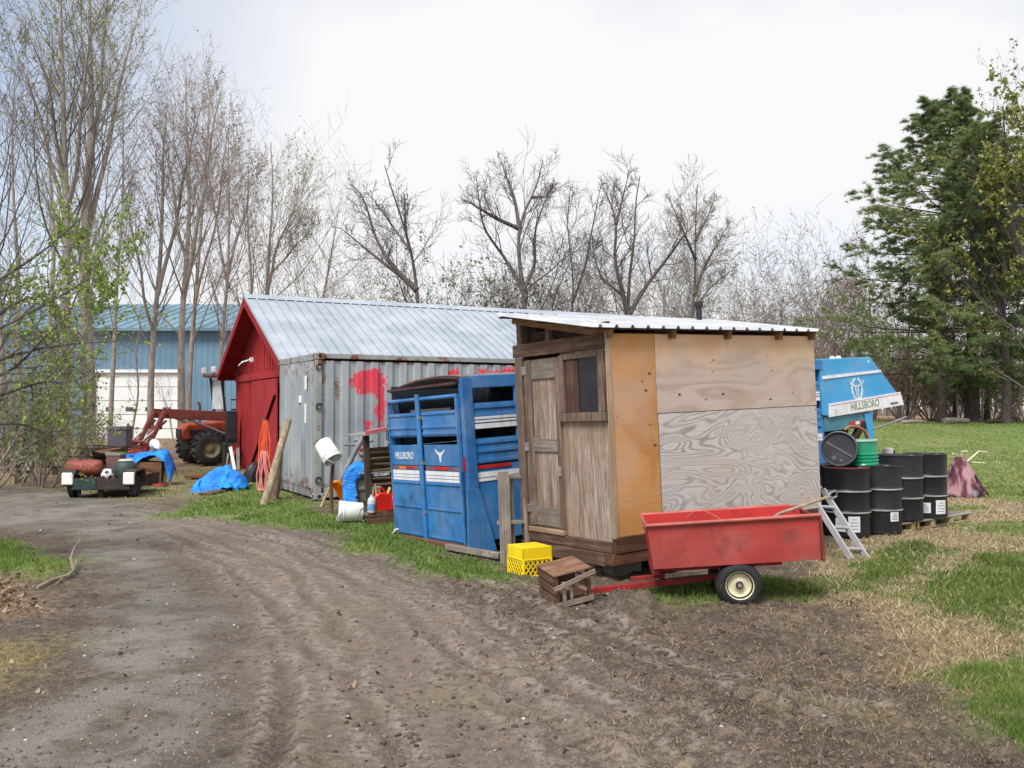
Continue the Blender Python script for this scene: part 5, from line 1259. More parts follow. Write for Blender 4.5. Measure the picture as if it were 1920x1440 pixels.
def drum(M, label, lids=(.12, .02, .024, 1), papers=(), lidm=None, body=None):
    t = thing('steel_drum', label, 'drum', M, 'black steel drums on the pallet')
    m = MB(); m.lathe(drum_prof(), 40); m.build('body', body or DRK, t, 0, True)
    for zc in (.876 * .345, .876 * .655):
        m = MB(); m.lathe([(.3005, zc - .009), (.3035, zc), (.3005, zc + .009)], 40); m.build('hoop', HOOP, t, 0, True)
    m = MB(); m.lathe([(.270, .862), (.278, .868), (.287, .879), (.294, .874), (.294, .862)], 40); m.build('rim', lidm or DRK, t, 0, True)
    m = MB(); m.tube([(.17, .0, .861), (.17, 0, .872)], .03, 10); m.build('bung', STEEL, t)
    for az, zc, w, h in papers:
        m = MB(); n = 6; r = .2925; q = []
        for zz in (zc - h / 2, zc + h / 2):
            for i in range(n + 1):
                a = R(az) + (i / n - .5) * w / r; q.append((math.cos(a) * r, math.sin(a) * r, zz))
        m.add(q, [(i, i + 1, n + 2 + i, n + 1 + i) for i in range(n)]); lb = m.build('label', PAPER, t, solid=.002)
        m = MB()
        for j in range(4):
            zz = zc + h * (.3 - .2 * j); ww = w * (.7 if j else .4); qq = []
            for dz in (-.006, .006):
                for i in range(n + 1):
                    a = R(az) + (i / n - .5) * ww / r; qq.append((math.cos(a) * (r + .0016), math.sin(a) * (r + .0016), zz + dz))
            m.add(qq, [(i, i + 1, n + 2 + i, n + 1 + i) for i in range(n)])
        m.build('print', PRINT, lb)
    return t
def ppt(px, py, Y): 
    p = P(px, py, Y); return p
PALZ = .13
redlid = surf('lid_rust', C(110, 50, 46), .7, var=.3)
drum(frame((ppt(1587, 900, 11.85).x, 11.85, .01), 0), 'black drum nearest the shed with white labels, behind the ladder', papers=((-92, .16, .15, .2), (-125, .15, .13, .17)), lidm=redlid)
drum(frame((ppt(1647, 900, 12.15).x, 12.15, .01), 30), 'broad black drum with one white label, second from the shed', papers=((-100, .22, .13, .12),), body=DRK2)
drum(frame((ppt(1688, 900, 12.52).x, 12.52, PALZ), 10), 'unlabelled black drum, third from the shed', body=DRK2)
drum(frame((ppt(1734, 900, 12.85).x, 12.85, PALZ), 0), 'black drum with two white labels at the pallet end, farthest from the shed', papers=((-118, .14, .18, .14), (-70, .15, .17, .19)))
drum(frame((ppt(1533, 900, 12.3).x, 12.3, .01), 0), 'black drum half hidden behind the right edge of the shed')
def pallet():
    a = G(1672, 1000, 0); b = G(1822, 978, 0); ang = math.degrees(math.atan2(b.y - a.y, b.x - a.x))
    L = (b - a).length
    t = thing('pallet', 'pale wooden shipping pallet under the black drums', 'pallet', frame((a.x, a.y, z1(a.x, a.y)), ang, -1))
    for y in (0, .5, 1.0):
        m = MB()
        m.box(0, L, y, y + .09, .02, .022)
        for i in range(5): x = L - .1 - i * (L - .1) / 4; m.box(x, x + .1, y, y + .1, .024, .1)
        m.build('block', TANW if y else wood('pallet_end', C(186, 160, 122), C(214, 192, 156), 2, 18, .06, .2), t, .004)
    m = MB(); m.box(0, L, .0, .1, .0, .019); m.box(0, L, 1.0, 1.1, .0, .019); m.build('skid_board', wood('skid_tan', C(172, 150, 118), C(204, 186, 156), 0, 20), t)
    for i in range(9):
        y = -.01 + i * .125; m = MB(); m.box(-.01, L + .01, y, y + .1, .103, .122); m.build('deck_board', wood('deck_grey', C(146, 140, 136), C(180, 172, 166), 0, 22) if i == 0 else GREYX, t, .003)
    m = MB(); m.box(.62, .65, -.014, -.003, .03, .1); m.build('tag', surf('tag_yellow', C(220, 190, 40), .5), t)
pallet()
# lid barrel and green drum lying on top
def lying_barrels():
    zt = .01 + .876
    c = P(1573, 836, 11.75); ax = Vector((-.42, -.9, 0.02)).normalized(); x = Vector((0, 0, 1)).cross(ax).normalized(); y = ax.cross(x); r = .225
    t = thing('plastic_barrel', 'dark grey barrel lying on the drums with its round end towards the yard', 'barrel', basis((c.x, c.y, zt + r + .012), x, y, ax))
    GB = surf('barrel_grey', C(64, 66, 74), .5, var=.25, vs=3, dirt=.2, dcol=C(92, 90, 94))
    K = .82; m = MB(); m.lathe([(a_ * K, b_ * K) for a_, b_ in [(0, -.62), (.22, -.62), (.255, -.58), (.262, -.3), (.27, -.28), (.27, -.26), (.262, -.24), (.262, -.03), (.27, -.02), (.275, 0), (.262, .012), (.25, .0), (.245, -.018), (0, -.02)]], 40); m.build('body', GB, t, 0, True)
    m = MB(); m.lathe([(a_ * K, b_ * K) for a_, b_ in [(.252, .01), (.262, .022), (.276, .018), (.28, -.012), (.272, -.03)]], 40); m.build('ring', surf('ring_grey', C(96, 98, 106), .4, .2, var=.2), t, 0, True)
    m = MB(); m.bar((-.15, .08, -.012), (.16, -.1, -.012), .026, .012, (0, 0, 1)); m.tube([(-.06, -.12, -.019), (-.06, -.12, -.005)], .03, 10); m.tube([(.02, -.15, -.019), (.02, -.15, -.005)], .02, 10); m.build('lid_rib', surf('rib_grey', C(104, 106, 114), .5), t)
    GR = surf('drum_green', C(22, 150, 108), .25, .1, var=.14, vs=3, spec=.6, dirt=.06, dcol=C(30, 104, 82))
    c2 = P(1618, 838, 12.15)
    t2 = thing('green_tub', 'shiny green ribbed tub standing on the black drums beside the dark barrel', 'tub', frame((c2.x, c2.y, zt + .003), 0, -3))
    r0 = .19
    prof = [(0, 0), (r0 + .01, 0), (r0 + .014, .012), (r0 + .004, .03)]
    for z in (.06, .105, .15): prof += [(r0 + .002, z - .016), (r0 + .014, z - .006), (r0 + .014, z + .006), (r0 + .002, z + .016)]
    prof += [(r0 - .004, .32), (r0 - .02, .32), (r0 - .016, .16), (r0 - .016, .02), (0, .02)]
    m = MB(); m.lathe(prof, 40); m.build('body', GR, t2, 0, True)
    m = MB(); m.lathe([(r0 - .005, .312), (r0 + .012, .318), (r0 + .012, .335), (r0 - .022, .34), (r0 - .022, .318)], 40); m.build('rim', surf('rim_pale_green', C(170, 214, 192), .4, var=.15), t2, 0, True)
    # bent copper pipe on the drum behind
    c3 = P(1610, 806, 12.95); m = MB(); m.tube([(-.2, 0, .0), (-.12, 0, .05), (0, 0, .04), (.1, .02, -.02), (.16, .02, -.14)], .022, 8); o = m.build('bent_pipe', surf('pipe_copper', C(168, 110, 72), .5, .3, rust=.3), None, 0, True); o.location = c3; props(o, 'bent rusty pipe lying behind the green drum', 'pipe')
lying_barrels()
def ladder():
    a = G(1595, 1051); b = G(1626, 1043); top = P(1536, 930, 10.45); 
    mid = (a + b) / 2; u = (top - mid); L = u.length; u.normalize(); x = Vector((b - a)); x.z = 0; x = (x - u * x.dot(u)).normalized(); y = u.cross(x)
    # fit the ladder in a plane: width follows the feet
    t = thing('ladder', 'aluminium ladder section leaning by the right end of the shed', 'ladder', basis(mid, x, y, u))
    AL = surf('aluminium', C(196, 196, 200), .4, .4, var=.15)
    w = .17
    for s in (-1, 1):
        m = MB(); m.box(s * w - .012, s * w + .012, -.035, .035, -.03, L + .1); m.build('rail', AL, t, .004)
    for i in range(5):
        m = MB(); z = .12 + i * .28; m.tube([(-w + .013, 0, z), (w - .013, 0, z)], .018, 10); m.build('rung', AL, t, 0, True)
ladder()
# ---- covered machine on the lawn with handle bars
def covered_bike():
    Y = 17.0; g = P(1805, 915, Y); z = z1(g.x, g.y)
    t = thing('covered_tiller', 'machine with pale handlebars under a faded reddish blanket on the lawn', 'machine', (g.x, g.y, z))
    CL = NT('blanket'); v = CL.co(); n = CL.noise(v, 3, 5, .6); w = CL.noise(CL.co(scale=(1, 1, .25), rot=(0, .5, 0)), 7, 3)
    c = CL.mix(CL.ramp(w, .4, .6), C(104, 62, 70), C(178, 140, 148)); c = CL.mix(CL.ramp(n, .5, .62), c, C(70, 44, 52)); c = CL.mix(CL.ramp(CL.noise(v, 2, 2), .6, .7), c, C(150, 158, 172)); bm_ = CL.out(c, .95, 0, .1)
    def f(u, v):
        a = u * 6.283; k = v; rr = .06 + .34 * k ** .8 + .05 * math.sin(a * 5 + k * 3) * k + .025 * math.sin(a * 11) * k
        return (rr * math.cos(a) * 1.0 - .05 + .05 * k, rr * math.sin(a) * .7, .74 - .74 * k ** 1.1 * (1 + .05 * math.sin(a * 3)))
    m = MB(); m.grid(f, 48, 14); m.build('blanket', bm_, t, 0, True, .012)
    HB = surf('bar_pale', C(206, 200, 170), .5, .2, rust=.2)
    m = MB(); m.tube([(-.06, 0, .6), (-.1, .0, .78), (-.2, -.05, .8)], .018, 8); m.tube([(.05, 0, .62), (.22, .0, .76), (.32, .02, .84), (.48, .0, .82)], .018, 8); m.tube([(-.02, .0, .7), (-.02, 0, .84), (.1, 0, .84)], .02, 8); m.tube([(.15, -.05, .64), (.38, -.1, .63)], .014, 8); m.build('handlebar', HB, t, 0, True)
    m = MB(); m.box(-.25, .22, -.14, .14, .0, .4); m.build('body', DARK, t, .04)
covered_bike()
def small_mower():
    Y = 15.5; g = P(1668, 860, Y); t = thing('garden_mower', 'small maroon engine machine with black wheel behind the drums', 'machine', (g.x + .03, g.y, z1(g.x, g.y)))
    MR = surf('maroon', C(104, 44, 46), .5, rust=.2)
    m = MB(); m.box(-.12, .16, -.15, .15, .5, .84); m.build('engine', MR, t, .03)
    m = MB(); m.lathe([(0, 0), (.09, 0), (.09, .1), (.07, .12), (0, .12)], 16, Matrix.Translation((-.06, 0, .841))); m.build('cap', WHITE, t, 0, True)
    m = MB(); m.box(.0, .05, -.05, .05, .845, .92); m.build('air_filter', BLACK, t, .01)
    for s in (-1, 1):
        m = MB(); m.lathe([(.08, -.05), (.17, -.05), (.2, -.02), (.2, .02), (.17, .05), (.08, .05), (0, .04), (0, -.04), (.08, -.05)], 24, basis((.28, s * .16, .63), (1, 0, 0), (0, 0, 1), (0, 1, 0))); m.build('wheel', BLACK, t, 0, True)
    m = MB(); m.bar((-.1, 0, .0), (-.05, 0, .5), .08, .08); m.bar((.28, .16, .62), (.28, -.16, .62), .03, .03); m.bar((.28, 0, 0), (.28, 0, .6), .05, .05); m.box(-.1, .3, -.04, .04, .46, .499); m.box(.2, .4, -.11, .11, .66, .7); m.build('frame', STEEL, t)
small_mower()
# ================================================================== JUNK BETWEEN CONTAINER AND TRAILER
def pail(M, label, bail=True, handle_a=0.):
    t = thing('plastic_pail', label, 'bucket', M, 'white plastic pails in the yard')
    m = MB(); m.lathe([(0, 0), (.125, 0), (.132, .008), (.148, .30), (.156, .302), (.156, .33), (.148, .332), (.152, .335), (.152, .345), (.146, .345), (.128, .012), (0, .012)], 32); m.build('body', WHITE, t, 0, True)
    m = MB(); 
    for z in (.27, .315): m.lathe([(.148, z - .006), (.158, z - .004), (.158, z + .004), (.148, z + .006)], 32)
    m.build('ring', WHITE, t, 0, True)
    if bail:
        m = MB(); pts = [Vector((math.cos(q) * .158, math.sin(q) * .15 * math.cos(handle_a), .3 + math.sin(q) * .15 * math.sin(handle_a))) for q in np.linspace(0, math.pi, 13)]; m.tube(pts, .007, 6); m.build('handle', surf('wire_handle', C(196, 196, 200), .4, .4), t, 0, True)
    return t
Yb = 14.0
c = P(612, 842, Yb); ax = Vector((.55, -.35, -.76)).normalized(); x = Vector((0, 0, 1)).cross(ax).normalized(); y = ax.cross(x)
pail(basis(c - ax * .13, x, y, ax), 'white pail hung mouth down on a stake by the container', True, 1.2)
st = MB(); a = P(622, 928, Yb + .15); a.z = -.05; st.tube([(0, 0, 0), (-.01, 0, .5), P(625, 858, Yb + .15) - a], .028, 8); o = st.build('stake', BROWNW, None, 0, True); o.location = a; props(o, 'brown wooden stake holding up the tilted white pail', 'stake')
g = G(655, 984); ax = Vector((-.97, -.2, .03)).normalized(); x = Vector((0, 0, 1)).cross(ax).normalized(); y = ax.cross(x)
pail(basis((g.x + .17, g.y + .15, .145 + z1(g.x, g.y)), x, y, ax), 'white pail lying on its side in the grass by the wood rack', True, 2.6)
g = G(601, 952); plain_board('stick', 'split grey stick leaning against the container bottom', 'stick', Vector((g.x, g.y, 0)), P(617, 915, g.y + .55), .035, .03, TANW)
# orange sled leaning
def sled():
    a = G(664, 958); M = basis(Vector((a.x - .02, a.y + .1, .06)), Vector((.0, .9, .0)).normalized(), Vector((-.8, 0, -.45)).normalized(), Vector((-.42, .0, .9)).normalized())
    t = thing('plastic_scoop', 'orange plastic scoop tray leaning by the blue tarp', 'scoop', basis((a.x, a.y + .05, .03), Vector((.75, -.66, .0)), Vector((-.56, -.64, -.52)).normalized(), Vector((-.52, -.35, .78)).normalized()))
    O = surf('orange_plastic', C(244, 150, 26, 1), .4, var=.1, dirt=.1, dcol=C(200, 96, 40))
    m = MB(); m.add([(-.13, 0, 0), (.13, 0, 0), (.13, 0, .5), (.08, 0, .56), (-.08, 0, .56), (-.13, 0, .5)], [(0, 1, 2, 3, 4, 5)]); m.build('tray', O, t, solid=.012)
    m = MB()
    for p, q in (((-.13, .03, 0), (-.13, .03, .5)), ((.13, .03, 0), (.13, .03, .5)), ((-.08, .03, .56), (.08, .03, .56)), ((-.13, .03, .5), (-.08, .03, .56)), ((.13, .03, .5), (.08, .03, .56)), ((-.04, .01, .1), (-.04, .01, .45)), ((.04, .01, .1), (.04, .01, .45))): m.bar(p, q, .014, .06, (0, 1, 0))
    m.build('rim', O, t)
    m = MB(); m.box(-.1, .1, -.05, .12, -.02, .08); m.build('foot', surf('scoop_red', C(214, 76, 30), .5), t, .02)
sled()
TARP = NT('tarp_blue'); v = TARP.co(); n = TARP.noise(v, 4, 6, .6, .6); wv = TARP.noise(TARP.co(scale=(1, 1, 3)), 9, 4, .6, 1.5)
TARP.bump(TARP.math('ADD', n, TARP.math('MULTIPLY', wv, .5)), .8, .08); TARPM = TARP.out(TARP.mix(TARP.ramp(n, .35, .7), C(10, 118, 232, 1), C(40, 160, 250, 1)), .35, 0, .5)
def tarp(name, label, M, fn, nu=28, nv=28, wr=.02, seed=0):
    m = MB()
    def f(u, w):
        p = Vector(fn(u, w)); q = np.array([u * 5.0 + seed]), np.array([w * 5.0 + seed])
        k = float(fbm(q[0], q[1], 60 + seed, 4)[0]) - .5; k2 = float(fbm(q[0] + 9, q[1], 70 + seed, 4)[0]) - .5
        k3 = abs(float(fbm(q[0] * .9 + 4, q[1] * .9, 80 + seed, 3)[0]) - .5) * 2
        return p + Vector((k2 * wr * 2, k * wr * 2, (k + k2) * wr * 1.6 - k3 * wr * 2.4))
    m.grid(f, nu, nv); o = m.build(name, TARPM, None, 0, 'all', .006); o.matrix_world = M
    return props(o, label, 'tarp')
# grey machine under the tarp by the wood rack
def covered_machine():
    Y = 13.2; g = P(677, 980, Y); z = -.06
    t = thing('machine_on_stand', 'grey humped machine on a post, half under a blue tarp by the wood rack', 'machine', (g.x, g.y, z))
    GM_ = surf('machine_grey', C(128, 128, 122), .5, var=.15, dirt=.2); GD = surf('machine_dark', C(92, 94, 88), .6, var=.2)
    m = MB(); m.prism([(-.16, .5), (.16, .5), (.17, .72), (.1, .86), (-.02, .9), (-.13, .82), (-.18, .66)], .26, basis((0, .13, 0), (1, 0, 0), (0, 0, 1), (0, -1, 0))); m.build('cowl', GM_, t, .05, True)
    m = MB(); m.prism([(-.03, .34), (.15, .34), (.16, .52), (-.05, .52)], .2, basis((0, .1, 0), (1, 0, 0), (0, 0, 1), (0, -1, 0))); m.build('housing', GD, t, .03)
    m = MB(); m.tube([(.02, 0, .36), (.02, 0, .06)], [.07, .055], 14); m.build('post', surf('post_pale', C(158, 158, 152), .6, var=.2), t, 0, True)
    for z_ in (.6, .67, .74): 
        m = MB(); m.box(-.0, .165, -.136, -.131, z_, z_ + .02); m.build('vent_slot', GD, t)
    def crescent(u, w):
        a = R(52 + 138 * min(1, u / .72)); k = 1 - .85 * max(0, .34 - w) / .34; tail = max(0, u - .72) / .28
        return (-.0 + .235 * math.cos(a) * k - .0 * tail, -.205 + .4 * max(0, w - .3) / .7, .68 + .265 * math.sin(a) * k - .36 * tail)
    tarp('blue_tarp', 'blue tarp draped over the grey machine beside the wood rack', Matrix.Translation((g.x, g.y, -.06)), crescent, wr=.022, seed=3)
covered_machine()
# pipe frame behind
def pipe_frame():
    Y = 14.6
    t = thing('pipe_stand', 'grey steel pipe frame standing against the container beside the wood rack', 'frame', P(670, 930, Y))
    q = lambda x_, y_, d=0.: P(x_, y_, Y + d) - P(670, 930, Y)
    m = MB(); m.tube([q(637, 905), q(668, 842), q(684, 815)], .045, 12); m.tube([q(684, 832, -.1), q(697, 858, -.1), q(699, 900, -.1)], .03, 10); m.build('leg', surf('pipe_grey', C(150, 152, 158), .45, .3, var=.2), t, 0, True)
    m = MB(); m.tube([q(646, 834), q(672, 834), q(700, 826)], .02, 8); m.tube([q(664, 826), q(676, 826)], .02, 8); m.build('crossbar', surf('pipe_dark', C(110, 112, 120), .5, .3), t, 0, True)
    m = MB(); m.bar(q(672, 850, -.15), q(698, 880, -.15), .03, .02); m.bar(q(690, 838, -.15), q(700, 868, -.15), .03, .02); m.build('brace', surf('brace_grey', C(90, 84, 92), .6), t)
pipe_frame()
def wood_rack():
    Y0 = 12.75
    g = G(720, 985)
    M = frame((P(694, 980, Y0).x, Y0, .0), 30, -3)
    t = thing('wood_rack', 'rough open rack with a tin top, between the container and the blue trailer', 'rack', M)
    W, D = .62, .6
    m = MB(); m.box(-.05, W, -.03, .0, .0, .11); m.box(-.03, W, -.035, -.005, .115, .2); m.build('base_plank', BROWNX, t, .005)
    m = MB(); m.box(-.02, W, .0, D, .14, .18); m.build('shelf', GREYX, t)
    m = MB(); m.box(-.02, W, .02, D, .72, .745); m.build('shelf', GREYX, t)
    m = MB(); m.box(-.03, .05, .0, .06, .2, 1.27); m.box(.2, .26, D - .06, D, .2, 1.32); m.box(W - .05, W, D - .06, D, .2, 1.4); m.box(W - .04, W, .0, .05, .2, 1.3); m.build('post', wood('dark_post', C(70, 58, 54), C(104, 88, 80), 2), t, .004)
    m = MB(); m.prism([(-.06, 1.262), (W + .08, 1.36), (W + .08, 1.375), (-.06, 1.277)], D + .25, basis((0, -.12, 0), (1, 0, 0), (0, 0, 1), (0, 1, 0))); m.build('roof_sheet', surf('tin_grey', C(150, 150, 146), .5, .3, rust=.3), t)
    m = MB(); m.prism([(-.05, 1.28), (W + .05, 1.365), (W + .05, 1.42), (-.03, 1.32)], .02, basis((0, -.1, 0), (1, 0, 0), (0, 0, 1), (0, 1, 0))); m.build('edge_board', surf('edge_pink', C(184, 84, 98), .6, var=.3, rust=.2, rcol=C(170, 160, 156)), t)
    # firewood: each stick its own thing, copied
    lg = MB(); lg.tube([(-.24, 0, 0), (-.08, .004, .003), (.1, -.004, .002), (.25, .002, -.002)], [.02, .021, .02, .019], 7)
    proto = lg.build('firewood_stick', wood('stick_bark', C(98, 82, 66), C(150, 132, 110), 0, 18, .1, .4), None, 0, True)
    rr = random.Random(3); first = True
    LS = ['brown stick in the stack on the upper shelf of the rack', 'brown stick in the stack on the lower shelf of the rack']
    for lay, (zb, rows) in enumerate(((.765, 8), (.2, 0), (.56, 3))):
        for r_ in range(rows):
            for k in range(3):
                o = proto if first else proto.copy()
                if not first: COL.objects.link(o)
                first = False
                o.matrix_world = M @ frame((.3 + rr.uniform(-.03, .03), .05 + k * .14 + (r_ % 2) * .06, zb + r_ * .041), rr.uniform(-6, 6), rr.uniform(-2, 2)) @ Matrix.Rotation(rr.uniform(0, 6), 4, 'X')
                props(o, LS[0] if lay == 0 else 'brown stick hanging in the middle of the rack below the shelf', 'firewood', 'firewood sticks stacked in the rack')
    def at(x_, y_, z_=.181): return M @ Vector((x_, y_, z_))
    REDP = surf('can_red', C(214, 38, 30), .4, var=.1, spec=.5)
    def can(p, s, label):
        c = thing('fuel_can', label, 'fuel can', Matrix.Translation(p) @ Matrix.Rotation(R(25), 4, 'Z') @ Matrix.Scale(s, 4), 'red fuel cans on the rack')
        m = MB(); m.prism([(-.13, 0), (.13, 0), (.14, .02), (.14, .17), (.08, .23), (-.05, .25), (-.13, .2), (-.14, .02)], .17, basis((0, .085, 0), (1, 0, 0), (0, 0, 1), (0, -1, 0))); m.build('body', REDP, c, .02, True)
        m = MB(); m.tube([(.08, 0, .225), (.11, 0, .3)], .022, 10); m.build('cap', surf('cap_yellow', C(216, 190, 90), .5), c)
        m = MB(); m.tube([(-.1, 0, .215), (-.09, 0, .275), (0, 0, .3), (.04, 0, .24)], .014, 8); m.build('handle', REDP, c, 0, True)
    can(at(.21, .06), 1.1, 'taller red fuel can at the front of the rack'); can(at(.44, .02), .95, 'lower red fuel can right of the taller one on the rack')
    m = MB(); m.box(-.1, .1, -.1, .1, 0, .2); m.box(-.11, .11, -.11, .11, .203, .22); o = m.build('grey_box', surf('box_grey', C(128, 126, 130), .6, var=.15), None, .01); o.matrix_world = Matrix.Translation(at(.42, .3, .3)) @ rotm(0, 0, 25); props(o, 'grey lidded box behind the red fuel cans on the rack', 'box')
    m = MB(); m.box(-.1, .1, -.1, .1, 0, .118); o = m.build('wooden_block', BROWNX, None, .006); o.matrix_world = Matrix.Translation(at(.42, .3, .181)) @ rotm(0, 0, 25); props(o, 'wooden block under the grey box on the rack', 'block')
    jt = thing('detergent_jug', 'white and blue plastic jug at the left front of the rack', 'jug', at(.03, -.0))
    m = MB(); m.lathe([(0, 0), (.055, 0), (.06, .01), (.06, .16), (.05, .2), (.022, .225), (.022, .25), (0, .25)], 20); m.build('body', surf('jug_white', C(206, 216, 226), .4, var=.08), jt, 0, True)
    m = MB(); m.lathe([(.0605, .04), (.062, .045), (.062, .12), (.0605, .125)], 20); m.build('label', surf('jug_blue', C(110, 160, 206), .5, var=.3, vs=20), jt)
    for i, dx in enumerate((.085, .12)):
        plain_board('garden_stake', ['pale green stake standing left of the red fuel can', 'yellow green stake standing just left of the fuel cans'][i], 'stake', at(dx, -.02, .182), at(dx - .03 + i * .03, .03, .62 - .04 * i), .022, .015, surf('stake_green', C(182, 186, 116), .7, var=.15))
    m = MB(); m.lathe([(.085 + .01 * math.cos(k), .012 * math.sin(k)) for k in np.linspace(0, 6.283, 9)[:-1]], 26, None, True); o = m.build('hose_ring', surf('ring_grey2', C(112, 112, 116), .6), None, 0, True); o.matrix_world = basis(at(-.12, -.06, .17), Vector((.5, .1, 0)), Vector((.0, .1, 1)).normalized(), Vector((0, -1, 0))); props(o, 'small dark loop of hose leaning at the left of the rack', 'hose')
wood_rack()
# ================================================================== IN FRONT OF THE BARN
def pole(label, px0, py0, px1, py1, d, r, mat, name='wooden_pole'):
    a = G(px0, py0); a.z = z1(a.x, a.y) - .03; b = P(px1, py1, a.y + d); m = MB(); q = b - a
    m.tube([Vector((0, 0, 0)), q * .3 + Vector((.01, 0, 0)), q * .7, q], [r, r * .97, r * .92, r * .88], 12); o = m.build(name, mat, None, 0, True); o.location = a; return props(o, label, 'pole')
pole('pale peeled log leaning against the left end of the container', 493, 950, 541, 788, 1.0, .068, wood('peeled_log', C(150, 132, 108), C(186, 170, 142), 2, 16, .05, .3))
pole('dark weathered post standing behind the pale leaning log', 514, 940, 526, 830, .5, .07, wood('dark_log', C(92, 76, 62), C(126, 106, 88), 2, 16))
plain_board('board', 'short pale board flat on the grass at the container foot', 'board', G(530, 941) + Vector((0, 0, .02)), G(558, 941) + Vector((0, 0, .02)), .12, .03, GREYX)
def orange_fence():
    a = P(497, 905, 17.6); b_ = P(500, 770, 17.6)
    t = thing('safety_netting', 'bundled orange and white safety netting hung on the barn front', 'netting', (a.x, a.y, 0))
    O = surf('net_orange', C(226, 88, 52), .6, var=.25, vs=8); Pk = surf('net_pink', C(226, 140, 136), .6, var=.2, vs=8)
    m = MB(); rr = random.Random(8)
    for i in range(9):
        x = -.1 + i * .022; m.tube([(x * .3, 0, 1.42), (x * .8 + rr.uniform(-.05, .05), -.02, 1.0), (x * 1.1 + rr.uniform(-.07, .07), -.03, .6), (x * 1.2 + rr.uniform(-.05, .05), -.02, .2 + rr.random() * .3)], [.014, .02, .017, .01], 6)
    m.build('strand', O, t, 0, True)
    m = MB()
    for i in range(8):
        x = -.12 + i * .03; m.tube([(x * .5, -.05, .82), (x + rr.uniform(-.03, .03), -.08, .6), (x * 1.2 + rr.uniform(-.04, .04), -.07, .35), (x * 1.1, -.05, .1), (x * .7, -.09, .06)], .014, 5)
    m.build('strand', Pk, t, 0, True)
    m = MB(); m.box(-.07, -.03, .02, .06, 0, 1.46); m.build('post', BROWNW, t)
orange_fence()
def black_bag():
    g = G(470, 905); t = thing('black_bag', 'black plastic bag slumped against the foot of the barn door', 'bag', (g.x, g.y + .15, z1(g.x, g.y)))
    def f(u, v):
        a = u * 6.283; s = math.sin(v * 1.571); rr = .24 * (1 + .16 * math.sin(a * 3 + 1) + .08 * math.sin(a * 7 + v * 6)); return (rr * s * math.cos(a) + .1 * (1 - v), rr * s * math.sin(a) * .8, .46 * max(0, math.cos(v * 1.571)) ** .8)
    m = MB(); m.grid(f, 32, 12); m.build('body', surf('bag_black', (.02, .022, .026, 1), .35, bump=.6, bs=9), t, 0, 'all')
    m = MB(); m.tube([(.1, 0, .45), (.13, 0, .5), (.17, .02, .52)], [.03, .02, .05], 8); m.build('tied_neck', surf('bag_neck', (.025, .026, .03, 1), .4), t, 0, True)
black_bag()
for i, (x0, y0, x1, y1, mm, lab) in enumerate(((440, 893, 432, 838, 'w', 'white edged board leaning on the barn corner'), (430, 890, 440, 845, 'r', 'short red board leaning on the barn corner'), (424, 885, 428, 850, 'g', 'grey lath leaning left of the barn corner'), (447, 895, 446, 840, 'g2', 'wide grey board leaning against the barn door edge'))):
    a = P(x0, y0, 24.25); mat_ = {'w': WHITE, 'r': surf('board_red', C(150, 60, 52), .7), 'g': GREYW, 'g2': GREYW}[mm]
    plain_board('board', lab, 'board', Vector((a.x, a.y, 0)), P(x1, y1, 24.62), .09 if mm != 'g' else .05, .025, mat_, (0, 1, 0))
def oil_tank():
    p = P(433, 880, 25.0); t = thing('wall_cabinet', 'black cabinet standing on a dark base at the barn front corner', 'cabinet', frame((p.x, 25.0, z1(p.x, 25.0)), 27))
    DG = surf('tank_green', C(44, 56, 48), .6, var=.2); Bk = surf('cab_black', (.02, .021, .024, 1), .5)
    m = MB(); m.box(-.14, .14, -.14, .14, .72, 1.58); m.build('body', Bk, t, .02)
    m = MB(); m.box(-.11, .11, -.155, -.143, .8, 1.5); m.build('door', surf('cab_door', (.03, .032, .04, 1), .4), t, .006)
    m = MB(); m.box(-.22, .18, -.18, .16, .0, .715); m.build('base', DG, t, .03)
    m = MB(); m.box(-.1, .18, -.23, -.185, .5, .66); m.build('ledge', surf('ledge_red', C(150, 60, 62), .7), t)
oil_tank()
# ---- tarp heap on a board
g = G(412, 922)
plain_board('board', 'long brown board on the grass under the blue tarp heap', 'board', G(384, 930) + Vector((0, 0, .04)), G(463, 912) + Vector((0, 0, .03)), .26, .03, BROWNX)
hp = thing('brick_heap', 'reddish brown rubble heap under the second blue tarp', 'heap', (g.x, g.y + .3, 0))
m = MB(); rr = random.Random(4)
for i in range(26): 
    a_ = rr.uniform(0, 6.28); q = rr.uniform(0, .36); m.box(-.1, .1, -.05, .05, -.035, .035, Matrix.Translation((q * math.cos(a_), q * math.sin(a_) * .8, .06 + .3 * (1 - q / .4) * rr.random())) @ rotm(rr.uniform(-30, 30), rr.uniform(-30, 30), rr.uniform(0, 180)))
m.build('rubble', surf('rubble_brown', C(120, 76, 60), .9, var=.4, bump=.3), hp, .006)
def heap_fn(u, w):
    x = (u - .5) * 1.0; y = (w - .5) * .9; rr_ = math.hypot(x / .5, y / .45)
    th = math.atan2(y, x); fo = abs(math.sin(th * 2.5 + .4)); sc = 1 + .16 * math.sin(th * 5 + 1) * rr_
    return (x * .92 * sc + .02, y * sc, .53 - .36 * rr_ ** 1.5 * (1 + .3 * math.sin(th * 3 + .6)) - .13 * fo * rr_ * (1 - .3 * rr_))
tarp('blue_tarp', 'bright blue tarp bundled over the rubble heap near the barn', Matrix.Translation((g.x, g.y + .25, .0)), heap_fn, 34, 34, .085, 5)
